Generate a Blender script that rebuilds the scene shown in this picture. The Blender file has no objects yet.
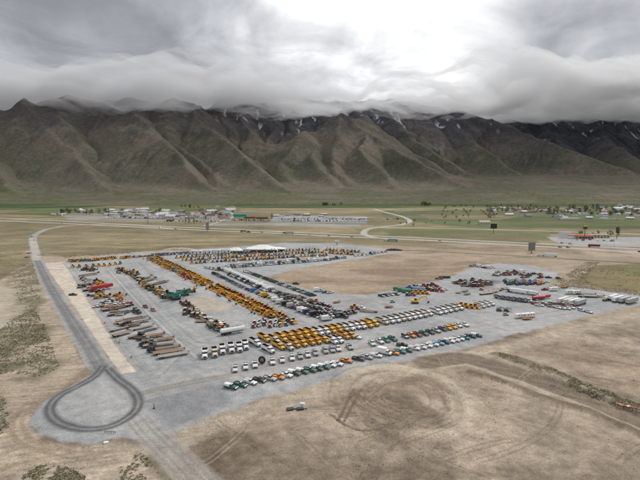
import bpy, bmesh, math, random
import numpy as np
from mathutils import Vector

R = math.radians
SC = bpy.context.scene
COL = SC.collection

# ------------------------------------------------------------------ camera
CAM_H = 80.0                       # a drone 80 m above the yard
FOCAL_PX = 445.0                   # focal length for a frame 640 wide
PITCH = math.atan(52.0 / FOCAL_PX)
cam_data = bpy.data.cameras.new('camera')
cam_data.sensor_width = 36.0
cam_data.lens = 36.0 * FOCAL_PX / 640.0
cam_data.clip_start = 1.0
cam_data.clip_end = 60000.0
cam = bpy.data.objects.new('camera', cam_data)
cam.location = (0.0, 0.0, CAM_H)
cam.rotation_euler = (math.pi / 2 - PITCH, 0.0, 0.0)
COL.objects.link(cam)
SC.camera = cam

# ------------------------------------------------------------------ sun (behind thick cloud, ahead of the camera)
SUN_EL, SUN_AZ = R(46.0), R(38.0)   # azimuth clockwise from +Y
sun_dir = Vector((math.sin(SUN_AZ) * math.cos(SUN_EL), math.cos(SUN_AZ) * math.cos(SUN_EL), math.sin(SUN_EL)))
sun_data = bpy.data.lights.new('sun', 'SUN')
sun_data.energy = 1.5
sun_data.angle = R(14.0)
sun_data.color = (1.0, 0.96, 0.9)
sun = bpy.data.objects.new('sun', sun_data)
sun.rotation_euler = (-sun_dir).to_track_quat('-Z', 'Y').to_euler()
sun.location = (0, 0, 3000)
COL.objects.link(sun)

# ------------------------------------------------------------------ world: clear sky above a procedural overcast deck
world = bpy.data.worlds.new('World')
SC.world = world
world.use_nodes = True
nt = world.node_tree
nt.nodes.clear()
N = nt.nodes.new
L = nt.links.new


def vmath(op, a, b=None):
    n = N('ShaderNodeVectorMath'); n.operation = op
    for i, v in enumerate((a, b)):
        if v is None:
            continue
        if isinstance(v, (tuple, list)):
            n.inputs[i].default_value = v
        else:
            L(v, n.inputs[i])
    return n.outputs['Value'] if op in ('DOT_PRODUCT', 'LENGTH', 'DISTANCE') else n.outputs[0]


def fmath(op, a, b=None, clamp=False):
    n = N('ShaderNodeMath'); n.operation = op; n.use_clamp = clamp
    for i, v in enumerate((a, b)):
        if v is None:
            continue
        if isinstance(v, (int, float)):
            n.inputs[i].default_value = v
        else:
            L(v, n.inputs[i])
    return n.outputs[0]


def smooth_range(v, a, b, lo=0.0, hi=1.0):
    n = N('ShaderNodeMapRange'); n.interpolation_type = 'SMOOTHSTEP'
    L(v, n.inputs['Value'])
    n.inputs['From Min'].default_value = a; n.inputs['From Max'].default_value = b
    n.inputs['To Min'].default_value = lo; n.inputs['To Max'].default_value = hi
    return n.outputs['Result']


def wnoise(vec, scale, detail, rough, dist=0.0):
    n = N('ShaderNodeTexNoise'); n.noise_dimensions = '3D'
    L(vec, n.inputs['Vector'])
    n.inputs['Scale'].default_value = scale; n.inputs['Detail'].default_value = detail
    n.inputs['Roughness'].default_value = rough; n.inputs['Distortion'].default_value = dist
    return n.outputs[0]


tc = N('ShaderNodeTexCoord')
dirv = vmath('NORMALIZE', tc.outputs['Generated'])
sep = N('ShaderNodeSeparateXYZ'); L(dirv, sep.inputs[0])
up = fmath('MAXIMUM', sep.outputs[2], 0.0)
# the cloud deck: a flat sheet overhead, so it foreshortens towards the horizon
inv = fmath('DIVIDE', 1.0, fmath('ADD', up, 0.16))
cmb = N('ShaderNodeCombineXYZ')
L(fmath('MULTIPLY', sep.outputs[0], inv), cmb.inputs[0])
L(fmath('MULTIPLY', sep.outputs[1], inv), cmb.inputs[1])
cmb.inputs[2].default_value = 2.37
sheet = cmb.outputs[0]
big = wnoise(vmath('ADD', vmath('MULTIPLY', sheet, (-1.0, 1.0, 1.0)), (1.7, 0.3, 0.0)), 0.75, 2.0, 0.5, 0.3)
mid = wnoise(vmath('ADD', sheet, (5.2, 8.1, 0.0)), 1.9, 7.0, 0.55, 0.5)
fine = wnoise(dirv, 4.5, 6.0, 0.52, 0.35)
field = fmath('ADD', fmath('MULTIPLY', big, 0.45), fmath('ADD', fmath('MULTIPLY', mid, 0.42), fmath('MULTIPLY', fine, 0.33)))
bil = smooth_range(field, 0.42, 0.80)            # 0 thick dark cloud, 1 thin bright cloud
# the cloud is thinner and whiter round the hidden sun
glow_dir = (math.sin(R(3)) * math.cos(R(20)), math.cos(R(3)) * math.cos(R(20)), math.sin(R(20)))
near_sun = smooth_range(vmath('DOT_PRODUCT', dirv, glow_dir), math.cos(R(21)), math.cos(R(1)))
zen = smooth_range(up, 0.25, 0.9, 0.0, 1.0)
lum = fmath('ADD', fmath('MULTIPLY', bil, 0.42), 0.22)
lum = fmath('ADD', lum, fmath('MULTIPLY', zen, 0.22))
sun_part = fmath('MULTIPLY', near_sun, fmath('ADD', fmath('MULTIPLY', bil, 0.55), 0.16))
lum = fmath('ADD', lum, sun_part)
tint = N('ShaderNodeMix'); tint.data_type = 'RGBA'
L(smooth_range(lum, 0.2, 0.9), tint.inputs['Factor'])
tint.inputs['A'].default_value = (0.94, 0.975, 1.05, 1); tint.inputs['B'].default_value = (1.0, 1.0, 1.0, 1)
cloud_col = vmath('SCALE', tint.outputs['Result'])
cloud_col.node.inputs['Scale'].default_value = 1.0
L(lum, cloud_col.node.inputs['Scale'])
sky = N('ShaderNodeTexSky'); sky.sky_type = 'NISHITA'; sky.sun_disc = False
sky.sun_elevation = SUN_EL; sky.sun_rotation = SUN_AZ
sky.air_density = 1.0; sky.dust_density = 2.0
sky_bg = N('ShaderNodeBackground'); L(sky.outputs[0], sky_bg.inputs['Color']); sky_bg.inputs['Strength'].default_value = 0.08
cl_bg = N('ShaderNodeBackground'); L(cloud_col, cl_bg.inputs['Color']); cl_bg.inputs['Strength'].default_value = 1.0
mixs = N('ShaderNodeMixShader'); mixs.inputs[0].default_value = 0.96
L(sky_bg.outputs[0], mixs.inputs[1]); L(cl_bg.outputs[0], mixs.inputs[2])
wo = N('ShaderNodeOutputWorld'); L(mixs.outputs[0], wo.inputs['Surface'])

SC.view_settings.view_transform = 'Standard'
SC.view_settings.look = 'None'
SC.view_settings.gamma = 1.0
SC.view_settings.use_curve_mapping = False
SC.view_settings.exposure = 0.42
SC.render.engine = 'CYCLES'
SC.cycles.use_denoising = True
SC.cycles.max_bounces = 4
SC.cycles.diffuse_bounces = 2
SC.cycles.glossy_bounces = 2
SC.cycles.volume_bounces = 1
SC.cycles.use_adaptive_sampling = True
SC.cycles.adaptive_threshold = 0.01


# ------------------------------------------------------------------ helpers
def ray(px, py):
    """direction of the ray through a pixel of the 640x480 survey photograph"""
    a, b = (px - 320.0) / FOCAL_PX, (240.0 - py) / FOCAL_PX
    return (a, math.cos(PITCH) + b * math.sin(PITCH), -math.sin(PITCH) + b * math.cos(PITCH))


def gp(px, py, z=0.0):
    """survey: where that sight line meets the level z"""
    d = ray(px, py)
    t = (z - CAM_H) / d[2]
    return (d[0] * t, d[1] * t)


def at(px, py, Y):
    """survey: the point of that sight line at Y metres to the north"""
    d = ray(px, py)
    t = Y / d[1]
    return (d[0] * t, Y, CAM_H + d[2] * t)


def _hash(ix, iy, seed):
    h = (ix.astype(np.int64) * 374761393 + iy.astype(np.int64) * 668265263 + seed * 974634541) & 0x7fffffff
    h = ((h ^ (h >> 13)) * 1274126177) & 0x7fffffff
    h = h ^ (h >> 16)
    return (h & 0xffff) / 65535.0


def vnoise(x, y, seed=0):
    ix, iy = np.floor(x), np.floor(y)
    fx, fy = x - ix, y - iy
    fx = fx * fx * fx * (fx * (fx * 6 - 15) + 10); fy = fy * fy * fy * (fy * (fy * 6 - 15) + 10)
    ix = ix.astype(np.int64); iy = iy.astype(np.int64)
    a, b = _hash(ix, iy, seed), _hash(ix + 1, iy, seed)
    c, d = _hash(ix, iy + 1, seed), _hash(ix + 1, iy + 1, seed)
    return a + (b - a) * fx + (c - a) * fy + (a - b - c + d) * fx * fy


def fbm(x, y, scale, octaves=4, seed=0, gain=0.5):
    """0..1 noise with features about `scale` metres"""
    x = np.asarray(x, float) / scale; y = np.asarray(y, float) / scale
    s = np.zeros(np.broadcast(x, y).shape); amp = 1.0; tot = 0.0
    for o in range(octaves):
        c, q = math.cos(0.6 * o + seed), math.sin(0.6 * o + seed)
        s += amp * vnoise(c * x - q * y + 17.3 * o, q * x + c * y - 9.1 * o, seed * 7 + o)
        tot += amp; amp *= gain; x = x * 2.03; y = y * 2.03
    return s / tot


def sstep(a, b, v):
    t = np.clip((v - a) / (b - a), 0, 1)
    return t * t * (3 - 2 * t)


def poly_dist(X, Y, pts, closed=False):
    """distance to a polyline in plan and the running parameter of the nearest point"""
    best = np.full(X.shape, 1e9); par = np.zeros(X.shape); side = np.zeros(X.shape)
    n = len(pts)
    for i in range(n if closed else n - 1):
        ax, ay = pts[i][0], pts[i][1]; bx, by = pts[(i + 1) % n][0], pts[(i + 1) % n][1]
        dx, dy = bx - ax, by - ay
        t = np.clip(((X - ax) * dx + (Y - ay) * dy) / (dx * dx + dy * dy + 1e-9), 0, 1)
        ex, ey = X - ax - t * dx, Y - ay - t * dy
        d = np.hypot(ex, ey)
        m = d < best
        best = np.where(m, d, best); par = np.where(m, i + t, par)
        side = np.where(m, np.sign(dx * ey - dy * ex), side)
    return best, par, side


def inside(X, Y, pts):
    ins = np.zeros(X.shape, bool)
    n = len(pts); j = n - 1
    for i in range(n):
        xi, yi = pts[i][0], pts[i][1]; xj, yj = pts[j][0], pts[j][1]
        c = ((yi > Y) != (yj > Y)) & (X < (xj - xi) * (Y - yi) / (yj - yi + 1e-12) + xi)
        ins ^= c
        j = i
    return ins


def new_obj(name, data, parent=None, kind=None):
    o = bpy.data.objects.new(name, data)
    COL.objects.link(o)
    if parent is not None:
        o.parent = parent
    if kind:
        o['kind'] = kind
    return o


def grid_mesh(name, V, quads, colors=None, smooth=True):
    me = bpy.data.meshes.new(name)
    nv, nf = len(V), len(quads)
    me.vertices.add(nv); me.vertices.foreach_set('co', np.ascontiguousarray(V, np.float32).ravel())
    me.loops.add(nf * 4); me.loops.foreach_set('vertex_index', np.ascontiguousarray(quads, np.int32).ravel())
    me.polygons.add(nf)
    me.polygons.foreach_set('loop_start', np.arange(0, nf * 4, 4, dtype=np.int32))
    me.polygons.foreach_set('loop_total', np.full(nf, 4, np.int32))
    if smooth:
        me.polygons.foreach_set('use_smooth', np.ones(nf, bool))
    me.update(calc_edges=True)
    if colors is not None:
        a = me.attributes.new('albedo', 'FLOAT_COLOR', 'POINT')
        c = np.ones((nv, 4), np.float32); c[:, :colors.shape[1]] = colors
        a.data.foreach_set('color', c.ravel())
    return me


class Nodes:
    """small node-graph helper for materials"""
    def __init__(self, name):
        self.m = bpy.data.materials.new(name); self.m.use_nodes = True
        self.t = self.m.node_tree
        self.b = self.t.nodes['Principled BSDF']
        self.out = self.t.nodes['Material Output']

    def n(self, kind, **kw):
        x = self.t.nodes.new(kind)
        for k, v in kw.items():
            setattr(x, k, v)
        return x

    def l(self, a, b):
        self.t.links.new(a, b)

    def noise(self, vec, scale, detail=4, rough=0.55, dist=0.0):
        x = self.n('ShaderNodeTexNoise')
        if vec is not None:
            self.l(vec, x.inputs['Vector'])
        x.inputs['Scale'].default_value = scale; x.inputs['Detail'].default_value = detail
        x.inputs['Roughness'].default_value = rough; x.inputs['Distortion'].default_value = dist
        return x.outputs[0]

    def rng(self, v, a, b, lo, hi):
        x = self.n('ShaderNodeMapRange')
        self.l(v, x.inputs['Value'])
        for k, q in (('From Min', a), ('From Max', b), ('To Min', lo), ('To Max', hi)):
            x.inputs[k].default_value = q
        return x.outputs['Result']

    def math(self, op, a, b):
        x = self.n('ShaderNodeMath', operation=op)
        for i, v in enumerate((a, b)):
            if isinstance(v, (int, float)):
                x.inputs[i].default_value = v
            else:
                self.l(v, x.inputs[i])
        return x.outputs[0]

    def scale_color(self, col, f):
        x = self.n('ShaderNodeVectorMath', operation='SCALE')
        if isinstance(col, tuple):
            x.inputs[0].default_value = col[:3]
        else:
            self.l(col, x.inputs[0])
        if isinstance(f, (int, float)):
            x.inputs['Scale'].default_value = f
        else:
            self.l(f, x.inputs['Scale'])
        return x.outputs[0]

    def mix(self, f, a, b):
        x = self.n('ShaderNodeMix', data_type='RGBA')
        for k, v in (('Factor', f), ('A', a), ('B', b)):
            if isinstance(v, (int, float)):
                x.inputs[k].default_value = v
            elif isinstance(v, tuple):
                x.inputs[k].default_value = (*v[:3], 1)
            else:
                self.l(v, x.inputs[k])
        return x.outputs['Result']
# ------------------------------------------------------------------ mountains
def carve(h, cell, k, m=0.45, diffuse=0.16):
    """one step of stream-power erosion: each cell drains to its lowest neighbour, the more water the deeper the gully"""
    ny, nx = h.shape
    idx = np.arange(ny * nx).reshape(ny, nx)
    best = np.zeros_like(h); rec = idx.copy()
    P = np.pad(h, 1, constant_values=1e9); PI = np.pad(idx, 1)
    for oy in (-1, 0, 1):
        for ox in (-1, 0, 1):
            if ox or oy:
                s = (h - P[1 + oy:1 + oy + ny, 1 + ox:1 + ox + nx]) / (cell * math.hypot(ox, oy))
                q = s > best
                best = np.where(q, s, best); rec = np.where(q, PI[1 + oy:1 + oy + ny, 1 + ox:1 + ox + nx], rec)
    order = np.argsort(h.ravel())
    rl = rec.ravel().tolist(); ol = order.tolist()
    area = [cell * cell] * (ny * nx)
    for i in reversed(ol):
        r = rl[i]
        if r != i:
            area[r] += area[i]
    A = np.array(area)
    rx, ry = np.array(rl) % nx, np.array(rl) // nx
    dist = cell * np.hypot(rx - np.arange(ny * nx) % nx, ry - np.arange(ny * nx) // nx) + 1e-6
    F = (k * A ** m / dist).tolist()
    hl = h.ravel().tolist()
    for i in ol:
        r = rl[i]
        if r != i:
            f = F[i]
            hl[i] = (hl[i] + f * hl[r]) / (1 + f)
    h = np.array(hl).reshape(ny, nx)
    return h * (1 - diffuse) + blur(h, 1) * diffuse, A.reshape(ny, nx)


def blur(a, n=1):
    for _ in range(n):
        p = np.pad(a, 1, mode='edge')
        a = (p[:-2, 1:-1] + p[2:, 1:-1] + p[1:-1, :-2] + p[1:-1, 2:] + 4 * p[1:-1, 1:-1]) / 8
    return a


MCELL = 14.0
mx = np.arange(-5600, 5600 + 1, MCELL); my = np.arange(1985, 7200, MCELL)
MX, MY = np.meshgrid(mx, my)
# ridge lines read off the photograph: (pixel x, pixel y, metres to the north)
RIDGES = [
    # left crest and what lies behind the cloud
    [(-160, 118, 4300), (-60, 112, 4300), (0, 110, 4300), (8, 109, 4300), (17, 104, 4320), (27, 99, 4340), (37, 103, 4360), (50, 97, 4400), (65, 95, 4430), (76, 92, 4450), (100, 90, 4480), (126, 90, 4480), (150, 92, 4550), (175, 98, 4650), (190, 103, 4750), (205, 103, 4950), (230, 98, 5250), (262, 94, 5500), (285, 97, 5600), (310, 100, 5700), (340, 102, 5800), (400, 100, 6000)],
    [(27, 100, 4340), (38, 117, 4050), (52, 136, 3700), (68, 152, 3350), (86, 164, 3060), (104, 178, 2800), (122, 193, 2560)],
    [(0, 112, 4300), (-20, 140, 3600), (-10, 165, 3000), (10, 190, 2500)],
    [(50, 98, 4400), (62, 116, 4050), (78, 132, 3750)],
    [(100, 92, 4480), (104, 108, 4280), (98, 126, 3980), (94, 138, 3750)],
    # the big brown spur
    [(126, 92, 4480), (131, 104, 4250), (139, 113, 4060), (152, 125, 3820), (168, 135, 3550), (186, 149, 3240), (202, 166, 2940), (216, 180, 2720), (226, 190, 2560)],
    # second spur
    [(190, 104, 4750), (198, 117, 4350), (212, 130, 3950), (228, 140, 3650), (244, 150, 3350), (258, 162, 3080), (276, 178, 2780), (292, 192, 2520)],
    # snowy peaks behind
    [(230, 99, 5250), (238, 115, 4950), (252, 132, 4600)],
    [(262, 95, 5500), (268, 112, 5200), (276, 128, 4800), (268, 140, 4500)],
    [(285, 98, 5600), (296, 116, 5200)],
    # centre massif
    [(340, 114, 4250), (320, 122, 4080), (302, 130, 3900), (286, 137, 3720), (268, 147, 3480), (262, 158, 3220)],
    [(340, 114, 4250), (352, 119, 4150), (366, 130, 3980), (385, 142, 3780), (402, 150, 3600), (424, 162, 3350), (446, 173, 3120), (470, 184, 2850)],
    [(340, 114, 4250), (332, 132, 3850), (322, 150, 3450), (330, 168, 3100), (346, 184, 2760)],
    [(366, 130, 3980), (360, 148, 3550), (374, 166, 3150), (392, 182, 2800)],
    [(352, 119, 4150), (380, 108, 5000), (400, 102, 5600)],
    # right massif
    [(345, 106, 5300), (380, 104, 5250), (410, 104, 5200), (435, 105, 5150), (450, 106, 5120), (470, 111, 5020), (495, 118, 4880), (515, 129, 4680), (540, 139, 4450), (570, 150, 4150), (600, 160, 3900), (628, 168, 3700)],
    [(380, 104, 5250), (392, 124, 4750), (412, 138, 4400), (430, 150, 4020), (446, 157, 3850), (462, 166, 3600), (482, 175, 3350)],
    [(450, 107, 5120), (456, 126, 4700), (474, 143, 4250), (498, 160, 3850), (520, 172, 3500)],
    # far right massif
    [(470, 108, 6600), (500, 114, 6500), (530, 110, 6420), (560, 107, 6380), (590, 104, 6350), (604, 104, 6350), (640, 104, 6400), (720, 104, 6500), (800, 100, 6600)],
    [(530, 112, 6420), (545, 130, 5800), (562, 144, 5300)],
    [(590, 106, 6350), (598, 122, 5850), (606, 138, 5350), (626, 152, 4900)],
    [(640, 106, 6400), (652, 130, 5600), (668, 150, 4900), (690, 168, 4200)],
    [(760, 110, 6400), (760, 140, 5300), (770, 165, 4200)],
    [(-160, 118, 4300), (-150, 150, 3500), (-140, 180, 2700)],
    [(-60, 112, 4300), (-80, 145, 3500), (-70, 178, 2700)],
]
VALLEYS = [
    [(86, 126, 4050), (90, 140, 3720), (97, 155, 3350), (108, 172, 2980), (122, 190, 2600)],
    [(148, 110, 4380), (164, 128, 4000), (184, 149, 3560), (204, 167, 3180), (220, 182, 2820), (234, 193, 2560)],
    [(205, 106, 5000), (232, 126, 4500), (254, 146, 3950), (262, 155, 3680), (277, 170, 3220), (294, 186, 2750)],
    [(316, 131, 3980), (322, 146, 3640), (332, 165, 3200), (346, 183, 2820)],
    [(372, 118, 4950), (398, 137, 4450), (416, 149, 4150), (440, 160, 3850), (462, 170, 3550), (490, 178, 3250)],
    [(516, 126, 5700), (556, 145, 5050), (600, 158, 4550), (632, 167, 4150)],
    [(28, 126, 3850), (38, 150, 3320), (46, 172, 2900), (54, 188, 2620)],
    [(108, 100, 4420), (104, 112, 4250), (95, 124, 4050)],
    [(280, 112, 5350), (284, 126, 4900), (270, 140, 4500)],
    [(440, 122, 4820), (452, 140, 4420), (470, 158, 3950)],
]
warp_x = (fbm(MX, MY, 420, 4, 3) - 0.5) * 130
warp_y = (fbm(MX, MY, 420, 4, 4) - 0.5) * 130
fan = np.where(MY < 3400, 0.075 * np.maximum(MY - 1990, 0) ** 1.0 + 0.000028 * np.maximum(MY - 1990, 0) ** 2, 0.075 * 1410 + 0.000028 * 1410 ** 2 + 0.06 * (MY - 3400))
fan = fan * (0.55 + 0.45 * sstep(1990, 2500, MY)) + (fbm(MX, MY, 300, 4, 5) - 0.5) * 22 * sstep(2050, 2700, MY)
acc = np.zeros(MX.shape); K = 9.0
top = np.full(MX.shape, -1e9)
fields = []
for ridge in RIDGES:
    pts = [at(*p) for p in ridge]
    z = np.array([p[2] for p in pts])
    d, par, side = poly_dist(MX + warp_x, MY + warp_y, pts)
    zr = np.interp(par, np.arange(len(pts)), z)
    slope = (0.64 if z[0] - z[-1] > 250 else 0.70) + 0.16 * (fbm(MX, MY, 500, 2, 11) - 0.5)
    drop = slope * d * (1.0 + 0.25 * np.exp(-d / 160.0))
    fields.append(zr - drop)
fields.append(fan)
top = np.max(fields, axis=0)
for f in fields:
    acc += np.exp(np.clip((f - top) / K, -30, 0))
MH = top + K * np.log(acc) - K * 0.3
for vl in VALLEYS:
    pts = [at(*p) for p in vl]
    z = np.array([p[2] for p in pts]) - 75
    d, par, side = poly_dist(MX + warp_x, MY + warp_y, pts)
    lim = np.interp(par, np.arange(len(pts)), z) + 0.78 * d
    MH = -np.logaddexp(-MH / 8.0, -np.maximum(lim, fan - 6) / 8.0) * 8.0
rough = sstep(60, 420, MH - fan)
rid = 1 - np.abs(2 * fbm(MX + warp_x, MY * 0.75, 330, 4, 21) - 1)
MH += rough * ((rid - 0.7) * (46 + 50 * sstep(4300, 5200, MY)) + (fbm(MX, MY, 110, 4, 8) - 0.5) * 46)
MH0 = MH.copy()
for it in range(7):
    MH, AREA = carve(MH, MCELL, 0.05)
    MH += 0.13 * (MH0 - MH)                    # slow uplift keeps the ridges where they stand
MH = np.where(MY < 2100, fan * (1 - sstep(2000, 2100, MY)) + MH * sstep(2000, 2100, MY), MH)
MH += rough * (fbm(MX, MY, 45, 3, 9) - 0.5) * 14
MH[0] = -0.5
gyy, gxx = np.gradient(MH, MCELL)
slope = np.hypot(gxx, gyy)
lap = blur(MH, 14) - MH                       # > 0 in hollows
hollow = sstep(2, 26, lap)
crest = sstep(2, 22, -lap)
# ground colours, plus haze tones painted onto the far ranges: dry grass, brush in the hollows, rock high up, scree, snow in a few couloirs
n1 = fbm(MX, MY, 260, 5, 31); n2 = fbm(MX, MY, 70, 4, 32); n3 = fbm(MX, MY, 900, 3, 33)
def C3(*c):
    return np.array(c)[None, None, :]
dry = C3(0.160, 0.137, 0.107); olive = C3(0.122, 0.114, 0.085); rockc = C3(0.086, 0.080, 0.082); brush = C3(0.054, 0.062, 0.045); pale = C3(0.21, 0.19, 0.165)
mixv = lambda a, b, t: a + (b - a) * t[..., None]
MC = mixv(np.broadcast_to(dry, MX.shape + (3,)), olive, sstep(0.42, 0.62, n1))
MC = mixv(MC, C3(0.160, 0.130, 0.098), sstep(0.58, 0.75, n2) * 0.6)
facing = sstep(-0.1, 0.5, gxx)                 # slopes that fall to the west keep more brush
MC = mixv(MC, brush, np.clip(hollow * 0.6 + facing * 0.75 * sstep(0.34, 0.56, n3), 0, 1) * sstep(0.36, 0.62, n2 * 0.5 + n3 * 0.5 + 0.05) * sstep(120, 320, MH))
relz = MH - 80
elev = sstep(420, 760, MH + (n1 - 0.5) * 300 + sstep(4200, 5200, MY) * 120)
MC = mixv(MC, rockc, elev * (0.45 + 0.45 * sstep(0.5, 0.95, slope)) )
MC = mixv(MC, C3(0.066, 0.066, 0.076), np.clip(sstep(4500, 5200, MY) * sstep(0.3, 0.55, n1) + sstep(300, 1200, MX) * sstep(3900, 4500, MY) * 0.6, 0, 1) * 0.8)  # purple-grey rock, with the blue of distance haze painted into its colour
MC = mixv(MC, C3(0.110, 0.112, 0.078), sstep(90, 170, MH) * (1 - sstep(260, 480, MH)) * sstep(0.40, 0.60, fbm(MX, MY, 420, 4, 36)) * 0.75)
MC = mixv(MC, C3(0.036, 0.039, 0.046), np.clip(sstep(5000, 5700, MY) * sstep(500, 900, MX) + sstep(4700, 5200, MY) * (1 - sstep(500, 900, MX)) * 0.75, 0, 1) * (0.7 + 0.3 * sstep(0.35, 0.55, n2)))  # haze contrast painted in: farther masses darker and bluer than nearer ridges
out = sstep(0.60, 0.72, n2) * sstep(0.45, 0.9, slope) * crest * sstep(150, 300, MH)
MC = mixv(MC, pale, out * 0.6)
lowc = 1 - sstep(15, 150, MH)
MC = mixv(MC, C3(0.108, 0.118, 0.060), lowc * sstep(0.35, 0.65, fbm(MX, MY * 3.2, 240, 4, 35)) * 0.9)
snow = sstep(0.56, 0.66, fbm(MX * 2.2 + MY * 0.9, MY * 0.35, 150, 3, 41)) * sstep(2, 12, lap) * sstep(600, 700, MH) * sstep(4600, 4900, MY)
MC = mixv(MC, C3(0.66, 0.68, 0.72), snow * 0.85)
farm = (1 - sstep(2105, 2165, MY + (fbm(MX, MY, 260, 3, 51) - 0.5) * 60)) * np.clip(sstep(-1180, -1260, MX) + sstep(-470, -390, MX), 0, 1)
MC = mixv(MC, C3(0.058, 0.094, 0.033), farm * (0.75 + 0.25 * sstep(0.4, 0.6, n1)))
ny_, nx_ = MX.shape
V = np.stack([MX, MY, MH], -1).reshape(-1, 3)
idx = np.arange(ny_ * nx_).reshape(ny_, nx_)
Q = np.stack([idx[:-1, :-1], idx[:-1, 1:], idx[1:, 1:], idx[1:, :-1]], -1).reshape(-1, 4)
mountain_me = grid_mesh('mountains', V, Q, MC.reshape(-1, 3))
g = Nodes('mountain_ground')
at_ = g.n('ShaderNodeAttribute', attribute_name='albedo')
pos = g.n('ShaderNodeNewGeometry').outputs['Position']
na = g.noise(pos, 0.035, 6, 0.65); nb = g.noise(pos, 0.12, 5, 0.7); 
f = g.math('MULTIPLY', g.rng(na, 0.3, 0.7, 0.72, 1.28), g.rng(nb, 0.3, 0.7, 0.75, 1.25))
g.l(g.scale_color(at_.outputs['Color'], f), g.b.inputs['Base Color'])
g.b.inputs['Roughness'].default_value = 1.0; g.b.inputs['Specular IOR Level'].default_value = 0.1
bp = g.n('ShaderNodeBump'); bp.inputs['Strength'].default_value = 0.7; bp.inputs['Distance'].default_value = 9.0
g.l(g.noise(pos, 0.03, 7, 0.65), bp.inputs['Height']); g.l(bp.outputs[0], g.b.inputs['Normal'])
mountain_me.materials.append(g.m)
mountains = new_obj('mountains', mountain_me, kind='structure')
# ------------------------------------------------------------------ valley floor: one continuous sheet, split where the ground changes
u_ = np.linspace(-0.98, 0.98, 860)
rows = [84.0]
while rows[-1] < 2004:
    rows.append(rows[-1] * 1.0041)
rows = np.array(rows)
GX = rows[:, None] * u_[None, :]; GY = np.repeat(rows[:, None], len(u_), 1)
GC = np.zeros(GX.shape + (3,)); GZ = np.zeros(GX.shape); ZONE = np.zeros(GX.shape, np.int8)
nA = fbm(GX, GY, 38, 5, 1); nB = fbm(GX, GY, 9, 4, 2); nC = fbm(GX, GY, 150, 4, 3); nD = fbm(GX, GY, 2.6, 3, 4)


def P(pts):
    return [gp(*p) for p in pts]


def smooth_line(pts, n=6, closed=False):
    """Catmull-Rom through the given plan points"""
    out = []
    m = len(pts)
    for i in range(m if closed else m - 1):
        p0 = pts[(i - 1) % m] if closed or i > 0 else pts[i]
        p1 = pts[i]; p2 = pts[(i + 1) % m]
        p3 = pts[(i + 2) % m] if closed or i + 2 < m else p2
        for k in range(n):
            t = k / n
            out.append(tuple(0.5 * (2 * p1[a] + (p2[a] - p0[a]) * t + (2 * p0[a] - 5 * p1[a] + 4 * p2[a] - p3[a]) * t * t + (3 * p1[a] - p0[a] - 3 * p2[a] + p3[a]) * t ** 3) for a in (0, 1)))
    if not closed:
        out.append(tuple(pts[-1][:2]))
    return out


def window_of(pts, pad):
    xs = [p[0] for p in pts]; ys = [p[1] for p in pts]
    r0 = max(np.searchsorted(rows, min(ys) - pad) - 1, 0); r1 = min(np.searchsorted(rows, max(ys) + pad) + 1, len(rows))
    if r1 <= r0:
        return None
    lo = min((min(xs) - pad) / rows[r0], (min(xs) - pad) / rows[r1 - 1]); hi = max((max(xs) + pad) / rows[r0], (max(xs) + pad) / rows[r1 - 1])
    c0 = max(np.searchsorted(u_, lo) - 1, 0); c1 = min(np.searchsorted(u_, hi) + 1, len(u_))
    return (slice(r0, r1), slice(c0, c1)) if c1 > c0 else None


def area_mask(pts, soft, wobble=0.0, wscale=12.0, seed=50):
    w = window_of(pts, soft * 2 + wobble * 2)
    X, Y = GX[w], GY[w]
    d, _, _ = poly_dist(X, Y, pts, True)
    sd = np.where(inside(X, Y, pts), d, -d)
    if wobble:
        sd = sd + (fbm(X, Y, wscale, 4, seed) - 0.5) * 2 * wobble
    return w, sstep(-soft, soft, sd)


def line_mask(pts, half, soft, wobble=0.0, seed=60):
    w = window_of(pts, half + soft * 2 + wobble * 2 + 2)
    if w is None:
        return None, None
    X, Y = GX[w], GY[w]
    d, _, _ = poly_dist(X, Y, pts)
    if wobble:
        d = d + (fbm(X, Y, 14, 3, seed) - 0.5) * 2 * wobble
    return w, 1 - sstep(half - soft, half + soft, d)


def paint(w, m, color, zone=None, strength=1.0):
    c = np.asarray(color, float)
    if c.ndim == 1:
        c = c[None, None, :]
    GC[w] += (c - GC[w]) * (m * strength)[..., None]
    if zone is not None:
        z = ZONE[w]; z[m > 0.5] = zone; ZONE[w] = z


def tone(w, color, a, na, b=None, nb=None):
    """a ground colour with its own mottling"""
    f = 1 + (na[w] - 0.5) * 2 * a
    if b is not None:
        f = f * (1 + (nb[w] - 0.5) * 2 * b)
    return np.asarray(color)[None, None, :] * f[..., None]


ALL = (slice(None), slice(None))
# -- bare dirt everywhere first, then drier grass with distance
DIRT = (0.285, 0.215, 0.156)
GC[:] = tone(ALL, DIRT, 0.30, nA, 0.22, nB)

def streaks(angle, across, along, seed, warp=4.0):
    c, q = math.cos(angle), math.sin(angle)
    wv = (fbm(GX, GY, 26, 3, seed + 90) - 0.5) * warp
    return fbm((-q * GX + c * GY + wv) / across, (c * GX + q * GY) / along, 1.0, 4, seed, 0.62)


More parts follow.
